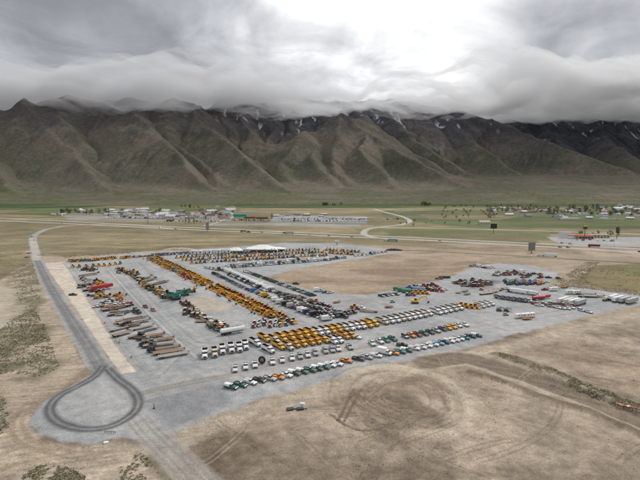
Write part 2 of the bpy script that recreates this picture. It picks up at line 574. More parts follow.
fore = 1 - sstep(230, 330, GY)
ring_c = gp(402, 396)
ang = np.arctan2((GY - ring_c[1]) / 1.15, GX - ring_c[0])
rad = np.hypot((GY - ring_c[1]) / 1.15, GX - ring_c[0]) + (fbm(GX, GY, 16, 3, 71) - 0.5) * 5
st_ring = fbm(rad / 1.1, ang * 2.2, 1.0, 4, 72, 0.62)
w_ring = np.exp(-(rad / 30.0) ** 4)
st_low = streaks(R(14), 1.2, 16, 73)
st_right = streaks(R(-32), 1.3, 22, 74, 2.5)
w_right = sstep(10, 40, GX - 0.35 * (GY - 150)) * (1 - w_ring)
st_all = st_low * (1 - w_right) + st_right * w_right
st_all = st_all * (1 - w_ring) + st_ring * w_ring
pale_m = sstep(0.46, 0.66, fbm(GX, GY, 60, 4, 14))
paint(ALL, pale_m, tone(ALL, (0.43, 0.345, 0.262), 0.15, nB), None, 0.75)
dark_m = sstep(0.50, 0.68, fbm(GX, GY, 30, 5, 15)) * (1 - sstep(200, 320, GY))
paint(ALL, dark_m, tone(ALL, (0.175, 0.132, 0.096), 0.25, nD), None, 0.8)
paint(ALL, sstep(0.44, 0.60, fbm(GX * 0.6 + GY * 0.3, GY, 24, 5, 16, 0.6)) * fore * sstep(30, 60, 175 - GY + 0.25 * np.abs(GX)), tone(ALL, (0.165, 0.126, 0.09), 0.25, nD), None, 0.7)
scr = 0.22 + 0.95 * sstep(0.46, 0.66, fbm(GX, GY, 34, 4, 78))         # scraped in places, smooth elsewhere
GC *= (1 + ((st_all - 0.5) * 1.5 * scr + (nD - 0.5) * 0.55 + (nB - 0.5) * 0.3)[..., None] * fore[..., None] * 0.62)
far_m = sstep(520, 760, GY)
grassy = tone(ALL, (0.235, 0.200, 0.112), 0.30, nA, 0.2, nC)
paint(ALL, far_m, grassy, 4)
paint(ALL, far_m * sstep(0.45, 0.62, fbm(GX * 0.4, GY, 70, 4, 18)), (0.185, 0.165, 0.085), None, 0.8)

# -- olive grass field between yard and highway, left and middle
w, m = area_mask(P([(-200, 232), (20, 228), (38, 226), (70, 228), (130, 227), (200, 231), (290, 235.5), (330, 239), (325, 242), (285, 241), (235, 245), (180, 249.5), (120, 253), (62, 257), (44, 256), (30, 250), (10, 255), (-200, 270)]), 3, 6, 30)
paint(w, m, tone(w, (0.238, 0.202, 0.124), 0.22, nA, 0.25, nC), 4)
w2, m2 = area_mask(P([(60, 243), (100, 234), (160, 233), (240, 238), (230, 243), (150, 247), (70, 252)]), 14, 14, 60)
paint(w2, m2, tone(w2, (0.28, 0.238, 0.142), 0.2, nB), None, 0.7)
# left side: scrub and pale earth
w, m = area_mask(P([(-250, 262), (0, 254), (26, 250), (33, 258), (34, 268), (20, 285), (-250, 320)]), 4, 8, 30)
paint(w, m, tone(w, (0.225, 0.185, 0.112), 0.3, nA, 0.3, nB), 4)
w, m = area_mask(P([(-60, 292), (0, 280), (30, 262), (38, 266), (60, 305), (92, 360), (60, 390), (30, 405), (0, 430), (-80, 440)]), 2, 3, 14)
paint(w, m, tone(w, (0.375, 0.300, 0.226), 0.2, nA, 0.2, nB))
GC[w] *= (1 + (st_all[w] - 0.5) * 0.9 * m)[..., None]
w, m = area_mask(P([(-60, 300), (0, 284), (16, 280), (14, 310), (8, 345), (-60, 370)]), 5, 6, 20)
paint(w, m, tone(w, (0.43, 0.375, 0.285), 0.15, nB), None, 0.8)
for pl, sd in (([(8, 262), (38, 262), (44, 300), (36, 316), (18, 306), (8, 285)], 90), ([(-40, 335), (0, 325), (34, 304), (50, 330), (62, 368), (42, 380), (0, 380), (-60, 395)], 91), ([(-60, 392), (4, 388), (12, 425), (0, 440), (-60, 445)], 92), ([(14, 480), (36, 462), (74, 463), (92, 482), (84, 498), (10, 498)], 93), ([(112, 466), (138, 450), (166, 474), (178, 496), (112, 496)], 94)):
    w, m = area_mask(P(pl), 3.5, 4, 12, sd)
    paint(w, m * sstep(0.36, 0.58, fbm(GX[w], GY[w], 9, 4, sd)), tone(w, (0.195, 0.175, 0.108), 0.3, nB, 0.3, nD), None, 0.85)
w, m = area_mask(P([(-80, 440), (0, 428), (30, 402), (30, 425), (45, 440), (90, 446), (125, 442), (150, 470), (165, 490), (-80, 490)]), 2, 3, 14)
paint(w, m, tone(w, (0.415, 0.335, 0.252), 0.22, nA, 0.22, nB))
GC[w] *= (1 + (st_all[w] - 0.5) * 1.0 * m)[..., None]
# -- dirt strips north of the yard, right of centre
w, m = area_mask(P([(330, 243), (400, 246), (480, 251), (640, 258), (800, 266), (800, 274), (640, 268), (600, 266), (575, 264), (540, 267), (470, 262), (440, 256), (390, 252), (330, 246)]), 3, 5, 30)
paint(w, m, tone(w, (0.345, 0.272, 0.195), 0.2, nA, 0.2, nC), 0)
for ln, hw, c in (([(380, 249.5), (430, 251), (480, 254), (540, 257), (600, 261), (660, 265)], 3.2, (0.12, 0.10, 0.066)), ([(300, 246), (350, 247), (368, 249)], 2.2, (0.17, 0.135, 0.09)), ([(515, 257), (560, 259), (640, 263)], 2.5, (0.15, 0.12, 0.075))):
    w, m = line_mask(P(ln), hw, 1.5, 1.5)
    paint(w, m, c, None, 0.85)
# olive paddock at the right edge with its scrubby bank
w, m = area_mask(P([(575, 266), (640, 264), (780, 268), (780, 306), (640, 291), (600, 287), (572, 283), (585, 273)]), 2, 4, 20)
paint(w, m, tone(w, (0.205, 0.168, 0.092), 0.3, nA, 0.2, nC), 4)
w, m = area_mask(P([(610, 268), (700, 268), (700, 280), (625, 277)]), 8, 8, 30)
paint(w, m, tone(w, (0.165, 0.165, 0.07), 0.25, nA), None, 0.8)
w, m = line_mask(P([(548, 288), (562, 279), (578, 270), (590, 264)]), 6, 3, 3)
paint(w, m, tone(w, (0.33, 0.27, 0.19), 0.2, nB), 0)

# -- the gravel yard
YARD = [(58, 263), (70, 258), (120, 254), (180, 250.5), (235, 247), (284, 242.5), (335, 243.5), (385, 248.5), (405, 252), (380, 255.5), (335, 262.5), (300, 269), (264, 277), (290, 285), (318, 291.5), (345, 294.5), (368, 295), (400, 288), (441, 280), (462, 272), (480, 265.5), (500, 263), (535, 266), (558, 273), (548, 286), (580, 287), (600, 290.5), (640, 295), (700, 300), (700, 296), (660, 303), (640, 305), (612, 310), (590, 316), (540, 328), (505, 337), (480, 344), (440, 353.5), (400, 362), (350, 375), (300, 388), (262, 400), (235, 410), (205, 421), (178, 433), (160, 440), (120, 438), (92, 443), (60, 442), (38, 435), (29, 422), (38, 407), (62, 391), (96, 371), (108, 360), (124, 373), (137, 373), (112, 340), (90, 305), (68, 270)]
YARD_P = P(YARD)
w, m = area_mask(YARD_P, 1.3, 2.4, 7)
GRAVEL = (0.335, 0.339, 0.341)
paint(w, m, tone(w, GRAVEL, 0.09, nA, 0.08, nB), 1)
lane = fbm(GX * 0.8 + GY * 0.6, (GX * 0.6 - GY * 0.8) * 0.12, 5.0, 4, 23)
paint(w, m * sstep(0.5, 0.7, lane[w]), (0.46, 0.455, 0.445), None, 0.5)
w2, m2 = w, m
paint(w2, m2 * sstep(0.52, 0.70, fbm(GX[w2], GY[w2], 26, 5, 24)), (0.30, 0.302, 0.304), None, 0.4)
paint(w2, m2 * sstep(0.56, 0.72, fbm(GX[w2], GY[w2], 40, 5, 26)), (0.46, 0.445, 0.42), None, 0.4)
# fresh dark gravel on the front apron, bare ground inside the yard
for pl, c, s_, so in (([(128, 395), (150, 386), (215, 376), (236, 372), (228, 390), (232, 402), (205, 416), (175, 428), (152, 418)], (0.225, 0.228, 0.236), 0.75, 4),
                      ([(140, 368), (200, 354), (230, 357), (225, 368), (180, 379), (148, 384)], (0.30, 0.302, 0.305), 0.6, 4),
                      ([(180, 300), (206, 296), (232, 304), (226, 311), (200, 313), (186, 308)], (0.46, 0.385, 0.29), 0.7, 4),
                      ([(330, 294), (350, 296), (378, 300), (376, 306), (345, 303)], (0.29, 0.285, 0.275), 0.6, 5),
                      ([(455, 284), (480, 279), (500, 281), (492, 288), (470, 289)], (0.16, 0.155, 0.15), 0.8, 4)):
    w, m = area_mask(P(pl), so, 3, 12)
    paint(w, m, tone(w, c, 0.15, nB), None, s_)
ry_ = random.Random(9)
for ln in ([(140, 262), (170, 290), (200, 315), (235, 340)], [(108, 270), (135, 300), (165, 330), (196, 358)], [(120, 268), (150, 300), (180, 330), (205, 345), (260, 335)], [(205, 275), (240, 298), (290, 322), (330, 326)], [(196, 270), (240, 293), (300, 320)], [(235, 268), (290, 292), (350, 300), (440, 285)], [(340, 320), (420, 302), (500, 287), (560, 290)], [(350, 322), (430, 306), (520, 304), (600, 305)], [(160, 375), (190, 350), (240, 338), (300, 326)], [(70, 268), (90, 295), (125, 345), (150, 370)], [(470, 325), (540, 316), (600, 306)], [(160, 366), (200, 362), (225, 350), (300, 330)]):
    for rep in range(3):
        dx_, dy_ = ry_.uniform(-4, 4), ry_.uniform(-2, 2)
        base_ = smooth_line(P([(q[0] + dx_, q[1] + dy_) for q in ln]))
        for off in (-0.9, 0.9):
            w, m = line_mask([(q[0] + off, q[1] + off * 0.3) for q in base_], 0.42, 0.35, 0.3)
            m = m * (ZONE[w] == 1)
            paint(w, m, (0.235, 0.232, 0.23) if ry_.random() < 0.55 else (0.45, 0.442, 0.43), None, 0.5)
# -- the wide dirt lot in the middle of the yard
w, m = area_mask(P([(266, 276.5), (300, 268.5), (345, 261.5), (400, 253.5), (440, 251.5), (482, 255.5), (476, 264), (458, 271), (441, 279.5), (400, 287.3), (368, 294.3), (345, 293.8), (318, 290.8), (290, 284.3)]), 1.5, 2.5, 14)
paint(w, m, tone(w, (0.335, 0.252, 0.178), 0.22, nA, 0.12, nB), 0)
paint(w, m * sstep(0.50, 0.64, fbm(GX[w] * 0.35, GY[w], 26, 4, 27)), (0.235, 0.172, 0.120), None, 0.75)
paint(w, m * sstep(0.52, 0.66, fbm(GX[w] * 0.4, GY[w], 20, 4, 28)), (0.42, 0.335, 0.25), None, 0.6)
# -- sand strip
w, m = area_mask(P([(44, 263), (62, 262), (69, 271), (90, 305), (112, 340), (136, 372), (122, 374), (103, 350), (86, 324), (70, 300), (52, 276)]), 0.5, 0.7, 8)
paint(w, m, tone(w, (0.57, 0.50, 0.415), 0.12, nB, 0.10, nD), 3)
w, m = line_mask(P([(38, 268), (50, 269.5), (62, 270)]), 1.6, 0.8)
paint(w, m, (0.30, 0.285, 0.265), None, 0.8)

# -- haul road down the left, the turning loop and the track leaving at the bottom
ROADL = smooth_line(P([(62, 226.5), (48, 229), (38, 233), (33, 238), (34, 246), (37, 258), (44, 275), (56, 297), (72, 322), (88, 346), (100, 366)]))
w, m = line_mask(ROADL, 5.2, 0.9, 0.7)
paint(w, m, tone(w, (0.335, 0.325, 0.31), 0.15, nB), 2)
RD2 = smooth_line(P([(37, 260), (46, 279), (57, 298), (73, 323), (88, 346), (101, 368)]))
w, m = line_mask(RD2, 3.3, 0.9, 0.5)
paint(w, m, tone(w, (0.225, 0.222, 0.222), 0.2, nD), None, 0.85)
for off in (-1.9, -0.7, 1.6):
    w, m = line_mask([(q[0] + off, q[1] + off * 0.45) for q in RD2], 0.5, 0.4, 0.3)
    paint(w, m, (0.15, 0.148, 0.15), None, 0.55)
w, m = line_mask(smooth_line(P([(33, 238), (34, 246), (37, 260)])), 4.2, 1.2, 0.8)
paint(w, m, (0.47, 0.42, 0.37), None, 0.8)
# lanes worn across the apron towards the front row
for ln in ([(140, 392), (180, 383), (230, 374), (300, 360), (380, 347), (470, 330), (560, 313)], [(142, 398), (190, 388), (250, 376), (330, 360), (420, 341)], [(150, 380), (200, 371), (260, 359), (320, 349), (400, 336), (480, 322), (560, 308)]):
    for off in (-1.6, 0.6, 2.4):
        w, m = line_mask([(p[0], p[1] + off) for p in smooth_line(P(ln))], 0.7, 0.6, 0.4)
        paint(w, m, (0.43, 0.405, 0.37), None, 0.45)
w, m = line_mask(smooth_line(P([(150, 391), (190, 381), (240, 372), (300, 359), (380, 345)])), 1.2, 0.9, 0.5)
paint(w, m, (0.30, 0.255, 0.205), None, 0.7)

# -- graded ground, berms and wheel tracks of the foreground
w, m = line_mask(smooth_line(P([(130, 452), (178, 440), (232, 418), (300, 398), (380, 377), (450, 360), (520, 344), (580, 328), (640, 314), (720, 300)])), 5.5, 3.0, 2.0)
paint(w, m, tone(w, (0.45, 0.368, 0.28), 0.2, nB, 0.2, nD), 0, 0.75)
SOUTH = smooth_line(P([(128, 408), (146, 430), (162, 446), (182, 466), (215, 500)]))
w, m = line_mask(SOUTH, 5.0, 1.8, 1.2)
sf = sstep(150, 118, GY[w])
paint(w, m, tone(w, (0.37, 0.365, 0.355), 0.12, nB) * (1 - sf[..., None]) + tone(w, (0.335, 0.30, 0.26), 0.2, nB) * sf[..., None], 2)
for off in (-2.4, -0.9, 1.2, 2.7):
    w, m = line_mask([(p[0] + off, p[1] + off * 0.75) for p in SOUTH], 0.5, 0.4, 0.2)
    paint(w, m * sstep(158, 140, GY[w]), (0.235, 0.21, 0.185), None, 0.5)
LOOP = smooth_line(P([(103, 366), (96, 375), (80, 385), (62, 394), (52, 403), (50, 413), (58, 422), (75, 428), (95, 429), (114, 425), (130, 416), (138, 406), (137, 396), (129, 387), (118, 379), (108, 369)]), 6, False)
w, m = line_mask(LOOP, 2.4, 0.6, 0.3)
paint(w, m, tone(w, (0.215, 0.212, 0.212), 0.2, nB), 2, 0.85)
for off in (-1.1, 1.1):
    lo_ = []
    for i in range(len(LOOP)):
        a_, b_ = LOOP[max(i - 1, 0)], LOOP[min(i + 1, len(LOOP) - 1)]
        tx, ty = b_[0] - a_[0], b_[1] - a_[1]; ll = math.hypot(tx, ty) + 1e-9
        lo_.append((LOOP[i][0] - ty / ll * off, LOOP[i][1] + tx / ll * off))
    w, m = line_mask(lo_, 0.6, 0.3, 0.1)
    paint(w, m, (0.095, 0.094, 0.096), None, 0.75)
w, m = area_mask(P([(440, 372), (470, 364), (520, 384), (600, 418), (680, 455), (680, 490), (560, 490), (480, 440), (450, 410)]), 6, 6, 18)
paint(w, m, tone(w, (0.36, 0.29, 0.215), 0.25, nB, 0.25, nD), None, 0.55)
GRADED = smooth_line(P([(760, 470), (700, 444), (640, 418), (600, 402), (540, 380), (495, 366), (462, 358), (430, 362)]))
w, m = line_mask(GRADED, 7.5, 1.6, 1.0)
paint(w, m, tone(w, (0.205, 0.157, 0.116), 0.10, nA, 0.12, nD), 0, 0.95)
GC[w] *= (1 + (streaks(R(-32), 0.8, 40, 77, 1.0)[w] - 0.5) * 0.8 * m)[..., None]
for off in (-8.6, 8.4):
    pp = []
    for i in range(len(GRADED)):
        a_, b_ = GRADED[max(i - 1, 0)], GRADED[min(i + 1, len(GRADED) - 1)]
        tx, ty = b_[0] - a_[0], b_[1] - a_[1]; ll = math.hypot(tx, ty) + 1e-9
        pp.append((GRADED[i][0] - ty / ll * off, GRADED[i][1] + tx / ll * off))
    w, m = line_mask(pp, 1.3, 0.9, 0.8)
    paint(w, m, tone(w, (0.47, 0.39, 0.30), 0.2, nD), None, 0.7)
    GZ[w] += m * 0.25
BERM = smooth_line(P([(500, 356), (520, 361), (545, 371), (580, 386), (620, 402), (660, 418), (720, 444)]))
w, m = line_mask(BERM, 4.2, 2.0, 1.6)
paint(w, m, tone(w, (0.205, 0.168, 0.105), 0.3, nB), 0, 0.9)
GZ[w] += m * (0.9 + nB[w] * 0.8)
w, m = line_mask(smooth_line(P([(640, 414), (600, 396), (540, 374), (500, 360), (485, 356)])), 1.2, 0.8, 0.6)
paint(w, m, (0.46, 0.375, 0.28), None, 0.7)
GZ[w] += m * 0.3
w, m = line_mask(smooth_line(P([(720, 470), (660, 444), (620, 424), (580, 408), (540, 396), (500, 380), (470, 372)])), 2.0, 1.2, 1.2)
paint(w, m, tone(w, (0.15, 0.115, 0.08), 0.3, nD), None, 0.75)
GZ[w] += m * (0.5 + nD[w] * 0.6)
# ring of wheel tracks and the mound inside it
ringm = np.exp(-((rad - 24) / 3.0) ** 2) * sstep(-0.95, -0.2, np.cos(ang - 0.55))
paint(ALL, ringm, tone(ALL, (0.48, 0.395, 0.30), 0.15, nB), None, 0.9)
GZ += ringm * 0.35
for rr in (10.5, 15.5, 20.5, 28.5):
    mm = np.exp(-((rad - rr) / 0.55) ** 2) * sstep(-0.6, 0.4, np.cos(ang - 0.2 - rr * 0.08) + (nA - 0.5))
    paint(ALL, mm, (0.21, 0.158, 0.11) if int(rr * 2) % 2 else (0.40, 0.315, 0.225), None, 0.5)
    GZ -= mm * 0.10
# many single wheel tracks
rt = random.Random(5)
for k in range(16):
    px, py = rt.uniform(180, 660), rt.uniform(372, 490)
    x0_, y0_ = gp(px, py)
    yedge = 0
    a0 = rt.choice((R(30), R(35), R(25), R(150), R(-55), R(60), R(10))) + rt.uniform(-0.25, 0.25)
    bend = rt.uniform(-0.02, 0.02); pts = [(x0_, y0_)]
    for q in range(rt.randint(6, 14)):
        a0 += bend * 4
        pts.append((pts[-1][0] + 4 * math.cos(a0), pts[-1][1] + 4 * math.sin(a0)))
    pts = [p for p in pts if not inside(np.array([p[0]]), np.array([p[1]]), YARD_P)[0]]
    if len(pts) < 3:
        continue
    dk = rt.random() < 0.55
    for off in (-0.95, 0.95):
        pp = []
        for i in range(len(pts)):
            a_, b_ = pts[max(i - 1, 0)], pts[min(i + 1, len(pts) - 1)]
            tx, ty = b_[0] - a_[0], b_[1] - a_[1]; ll = math.hypot(tx, ty) + 1e-9
            pp.append((pts[i][0] - ty / ll * off, pts[i][1] + tx / ll * off))
        w, m = line_mask(pp, 0.30, 0.2, 0.1)
        if w is None:
            continue
        m = m * (1 - (ZONE[w] == 1)) * (1 - (ZONE[w] == 2))
        paint(w, m, (0.195, 0.147, 0.104) if dk else (0.41, 0.325, 0.235), None, 0.5)
        GZ[w] -= m * 0.09
# two marked tracks shown at the middle of the dirt
for ln in ([(338, 420), (344, 408), (350, 395), (354, 388)], [(344, 421), (350, 409), (357, 396), (361, 389)], [(338, 420), (348, 426), (362, 430), (380, 428)], [(345, 425), (330, 414)]):
    w, m = line_mask(smooth_line(P(ln)), 0.55, 0.35, 0.2)
    paint(w, m, (0.16, 0.12, 0.085), None, 0.8)
    GZ[w] -= m * 0.2
for ln, hw in (([(60, 392), (35, 403), (22, 420), (28, 437), (55, 447), (95, 452), (128, 450)], 0.8), ([(52, 392), (25, 404), (12, 424), (18, 442), (50, 454), (95, 460)], 0.8), ([(0, 470), (40, 458), (90, 450)], 1.0), ([(0, 455), (30, 448), (70, 452)], 0.9)):
    w, m = line_mask(smooth_line(P(ln)), hw, 0.5, 0.5)
    paint(w, m, (0.30, 0.225, 0.155), None, 0.65)
    GZ[w] -= m * 0.1

# -- far valley: highway, side roads, ramps, farm fields
def strip(ln, half, color, zone, soft=1.5, strength=1.0):
    w, m = line_mask(smooth_line(P(ln)), half, soft)
    if w is not None:
        paint(w, m, tone(w, color, 0.10, nA), zone, strength)


GREEN = (0.060, 0.095, 0.034); GREEN2 = (0.112, 0.136, 0.058); TAN = (0.30, 0.245, 0.15); BROWN = (0.185, 0.145, 0.10)
for pl, c, zone in (
        ([(-250, 206.3), (-50, 206.0), (60, 205.3), (110, 206.2), (60, 209.2), (0, 210.0), (-250, 212)], GREEN, 5),
        ([(40, 208.5), (110, 207.5), (150, 209), (120, 213), (60, 216), (0, 214)], GREEN2, 5),
        ([(232, 204.6), (330, 203.8), (450, 204.2), (470, 206.5), (380, 208.2), (290, 208.0), (236, 207.6)], GREEN, 5),
        ([(150, 206.5), (230, 206.0), (236, 209), (170, 212), (140, 211)], GREEN2, 5),
        ([(240, 208.5), (420, 208.3), (440, 211), (330, 213.5), (240, 212)], TAN, 4),
        ([(450, 204.3), (640, 203.8), (900, 203.6), (900, 208.5), (640, 207.5), (480, 207.2)], GREEN, 5),
        ([(380, 210.5), (640, 209), (900, 210), (900, 231), (640, 229), (560, 228.5), (480, 228), (420, 223), (385, 217)], GREEN2, 5),
        ([(500, 219), (640, 219.5), (860, 222), (860, 230), (640, 228.3), (520, 227), (500, 224)], (0.098, 0.118, 0.048), 5),
        ([(420, 214.5), (520, 216), (500, 220), (430, 219.5)], (0.20, 0.18, 0.10), 4),
        ([(376, 228.5), (470, 230), (550, 232), (548, 240), (450, 238), (392, 235)], (0.155, 0.160, 0.075), 5),
        ([(280, 224.5), (345, 226), (360, 232), (330, 234.5), (260, 230)], (0.285, 0.225, 0.14), 4),
        ([(205, 222), (280, 222.5), (360, 224.5), (360, 227), (270, 225.5), (205, 226)], (0.27, 0.265, 0.25), 1),
        ([(275, 215), (368, 216.5), (366, 224), (270, 222)], (0.33, 0.325, 0.315), 7),
        ([(60, 213), (230, 214), (232, 221), (170, 222.5), (70, 221)], (0.285, 0.265, 0.225), 7),
        ([(450, 234), (530, 235.5), (545, 246), (480, 241), (450, 239)], (0.17, 0.155, 0.085), 4),
        ([(548, 237), (640, 237), (740, 241), (740, 252), (640, 247), (560, 245)], (0.36, 0.355, 0.345), 7),
        ([(558, 231), (572, 231), (574, 238), (560, 239)], (0.215, 0.213, 0.215), 7)):
    w, m = area_mask(P(pl), 4, 4, 60)
    paint(w, m, tone(w, c, 0.22, nC, 0.15, nA), zone)
for ln, c in (([(-200, 212.5), (100, 212), (330, 212.5), (560, 212)], (0.30, 0.25, 0.16)), ([(380, 209.3), (640, 208.2), (900, 209)], (0.27, 0.23, 0.14)), ([(230, 204.2), (460, 203.2), (900, 203)], (0.20, 0.16, 0.095))):
    strip(ln, 9, c, None, 4, 0.7)
patch = fbm(GX * 0.5, GY * 1.6, 110, 5, 95, 0.6)
pm = sstep(900, 1050, GY)
fm = sstep(470, 560, GY) * (ZONE == 4)
GC *= (1 + ((fbm(GX * 0.6, GY * 1.5, 34, 5, 97, 0.62) - 0.5) * 1.0 * fm))[..., None]
paint(ALL, fm * sstep(0.50, 0.64, fbm(GX * 0.5, GY * 1.4, 60, 4, 98)), (0.20, 0.155, 0.095), None, 0.5)
GC *= (1 + (patch - 0.5) * 1.1 * pm)[..., None]
paint(ALL, pm * sstep(0.52, 0.66, fbm(GX * 0.45, GY * 1.8, 90, 4, 96)), (0.19, 0.165, 0.095), None, 0.55)
CONC = (0.44, 0.415, 0.38)
HWY_A = [(-250, 215), (-60, 219), (30, 222), (100, 225.2), (180, 229.2), (270, 233), (330, 236), (400, 239), (480, 243.2), (560, 247.6), (640, 252.4), (800, 262)]
HWY_B = [(-250, 213), (-60, 216.5), (30, 219.6), (100, 223.0), (180, 227.0), (270, 231.2), (330, 233.8), (400, 236.9), (480, 240.8), (560, 244.8), (640, 249.0), (800, 258)]
strip(HWY_A, 6.0, CONC, 6, 0.8)
strip(HWY_B, 6.0, CONC, 6, 0.8)
strip([(-200, 219), (0, 218.6), (100, 218.6), (170, 220.5)], 5, (0.40, 0.37, 0.32), 7)
strip([(60, 226.5), (90, 224.5), (130, 225), (170, 228)], 5, (0.42, 0.37, 0.30), 7)
strip([(376, 238), (364, 234), (368, 229), (385, 226.5), (402, 224.5), (410, 221), (402, 216.5), (388, 213), (374, 209)], 6, CONC, 7)
strip([(380, 227.5), (440, 228.3), (520, 230.3), (600, 232.8), (700, 236)], 6, (0.40, 0.375, 0.335), 7)
strip([(205, 226), (225, 219), (232, 211)], 5, (0.40, 0.37, 0.32), 7)
strip([(268, 222.7), (330, 225), (372, 226)], 4, (0.40, 0.385, 0.36), 7)
strip([(395, 211.8), (450, 209.3), (520, 208.6)], 5, (0.38, 0.34, 0.27), 7)

GC[..., 1] *= 1 + 0.02 * (ZONE == 0); GC[..., 2] *= 1 + 0.035 * (ZONE == 0)
# relief: flat where things stand, uneven on the open dirt
loose = (ZONE == 0) | (ZONE == 4)
lw = blur(loose.astype(float), 6)
lw = np.clip(lw * 2 - 1, 0, 1)
near = 1 - sstep(260, 420, GY)
GZ += lw * ((fbm(GX, GY, 22, 4, 81) - 0.5) * 0.9 * near + (nB - 0.5) * 0.55 * near + (nD - 0.5) * 0.28 * near + (st_all - 0.5) * 0.6 * scr * near)
GZ -= 0.12 * lw * near
pad_m = 1 - blur(((ZONE == 1) | (ZONE == 2) | (ZONE == 3)).astype(float), 4)
GZ *= np.clip(pad_m * 1.6 - 0.3, 0, 1)

gm = Nodes('earth')
ga = gm.n('ShaderNodeAttribute', attribute_name='albedo')
gpos = gm.n('ShaderNodeNewGeometry').outputs['Position']
fa = gm.rng(gm.noise(gpos, 1.4, 6, 0.72), 0.3, 0.7, 0.70, 1.30)
fb = gm.rng(gm.noise(gpos, 0.23, 6, 0.65), 0.3, 0.7, 0.80, 1.20)
fc = gm.rng(gm.noise(gpos, 0.03, 5, 0.62), 0.3, 0.7, 0.90, 1.10)
gm.l(gm.scale_color(ga.outputs['Color'], gm.math('MULTIPLY', fa, gm.math('MULTIPLY', fb, fc))), gm.b.inputs['Base Color'])
gm.b.inputs['Roughness'].default_value = 0.95; gm.b.inputs['Specular IOR Level'].default_value = 0.15
gb = gm.n('ShaderNodeBump'); gb.inputs['Strength'].default_value = 0.9; gb.inputs['Distance'].default_value = 0.22
gm.l(gm.noise(gpos, 1.3, 6, 0.7), gb.inputs['Height']); gm.l(gb.outputs[0], gm.b.inputs['Normal'])
EARTH = gm.m

gr_, gc_ = GX.shape
gi = np.arange(gr_ * gc_).reshape(gr_, gc_)
GQ = np.stack([gi[:-1, :-1], gi[:-1, 1:], gi[1:, 1:], gi[1:, :-1]], -1).reshape(-1, 4)
GV = np.stack([GX, GY, GZ], -1).reshape(-1, 3); GCC = np.clip(GC, 0.01, 0.9).reshape(-1, 3)
fz = ZONE[:-1, :-1].ravel()
for zid, zname in enumerate(('dirt_ground', 'gravel_pavement', 'gravel_road', 'sand_path', 'dry_grass_terrain', 'green_field', 'highway_road', 'side_road')):
    q = GQ[fz == zid]
    if not len(q):
        continue
    used, invq = np.unique(q, return_inverse=True)
    me = grid_mesh(zname, GV[used], invq.reshape(-1, 4), GCC[used])
    me.materials.append(EARTH)
    new_obj(zname, me, kind='structure')
# ground beyond the surveyed part, out to the horizon on every side
bs = 30000.0
me = grid_mesh('ground', np.array([(-bs, -bs, -1.2), (bs, -bs, -1.2), (bs, bs, -1.2), (-bs, bs, -1.2)]), np.array([(0, 1, 2, 3)]), np.array([(0.25, 0.205, 0.13)] * 4))
me.materials.append(EARTH)
new_obj('ground', me, kind='structure')

# loose clods of earth on the scraped ground
rsC = np.random.RandomState(21)
cx_ = rsC.uniform(-110, 150, 90000); cy_ = rsC.uniform(112, 240, 90000)
jj = np.clip(np.searchsorted(rows, cy_), 0, len(rows) - 1); ii = np.clip(np.searchsorted(u_, cx_ / rows[jj]), 0, len(u_) - 1)
okc = (ZONE[jj, ii] == 0) & (rsC.uniform(0, 1, len(cx_)) < 0.015 + 0.34 * sstep(0.5, 0.72, fbm(cx_, cy_, 13, 4, 79))) & (np.abs(cx_ / rows[jj]) < 0.9)
cx_, cy_, jj, ii = cx_[okc], cy_[okc], jj[okc], ii[okc]
cs_ = rsC.uniform(0.05, 0.16, len(cx_)) * rsC.choice((1, 1, 1, 1.7), len(cx_))
oct_ = np.array([(1, 0, 0), (0, 1, 0), (-1, 0, 0), (0, -1, 0), (0.1, 0.1, 0.8), (0, 0, -0.5)])
cv = oct_[None] * cs_[:, None, None] * rsC.uniform(0.6, 1.4, (len(cx_), 6, 3))
cv += np.stack([cx_, cy_, GZ[jj, ii] + cs_ * 0.2], -1)[:, None, :]
cf = np.array([(0, 1, 4, 4), (1, 2, 4, 4), (2, 3, 4, 4), (3, 0, 4, 4)])
cme = bpy.data.meshes.new('dirt')
cme.from_pydata(cv.reshape(-1, 3).tolist(), [], (np.array([(0, 1, 4), (1, 2, 4), (2, 3, 4), (3, 0, 4)])[None] + 6 * np.arange(len(cx_))[:, None, None]).reshape(-1, 3).tolist())
ca = cme.attributes.new('albedo', 'FLOAT_COLOR', 'POINT')
cc = np.ones((len(cx_), 6, 4), np.float32); cc[..., :3] = (GC[jj, ii] * rsC.uniform(0.7, 1.25, (len(cx_), 1)))[:, None, :]
ca.data.foreach_set('color', cc.ravel())
cme.materials.append(EARTH)
clods = new_obj('dirt_clods', cme, kind='stuff'); clods['label'] = 'loose brown earth clods strewn over the scraped foreground'; clods['category'] = 'earth clods'
# ------------------------------------------------------------------ materials of the things
MATS = []
MAT_ID = {}


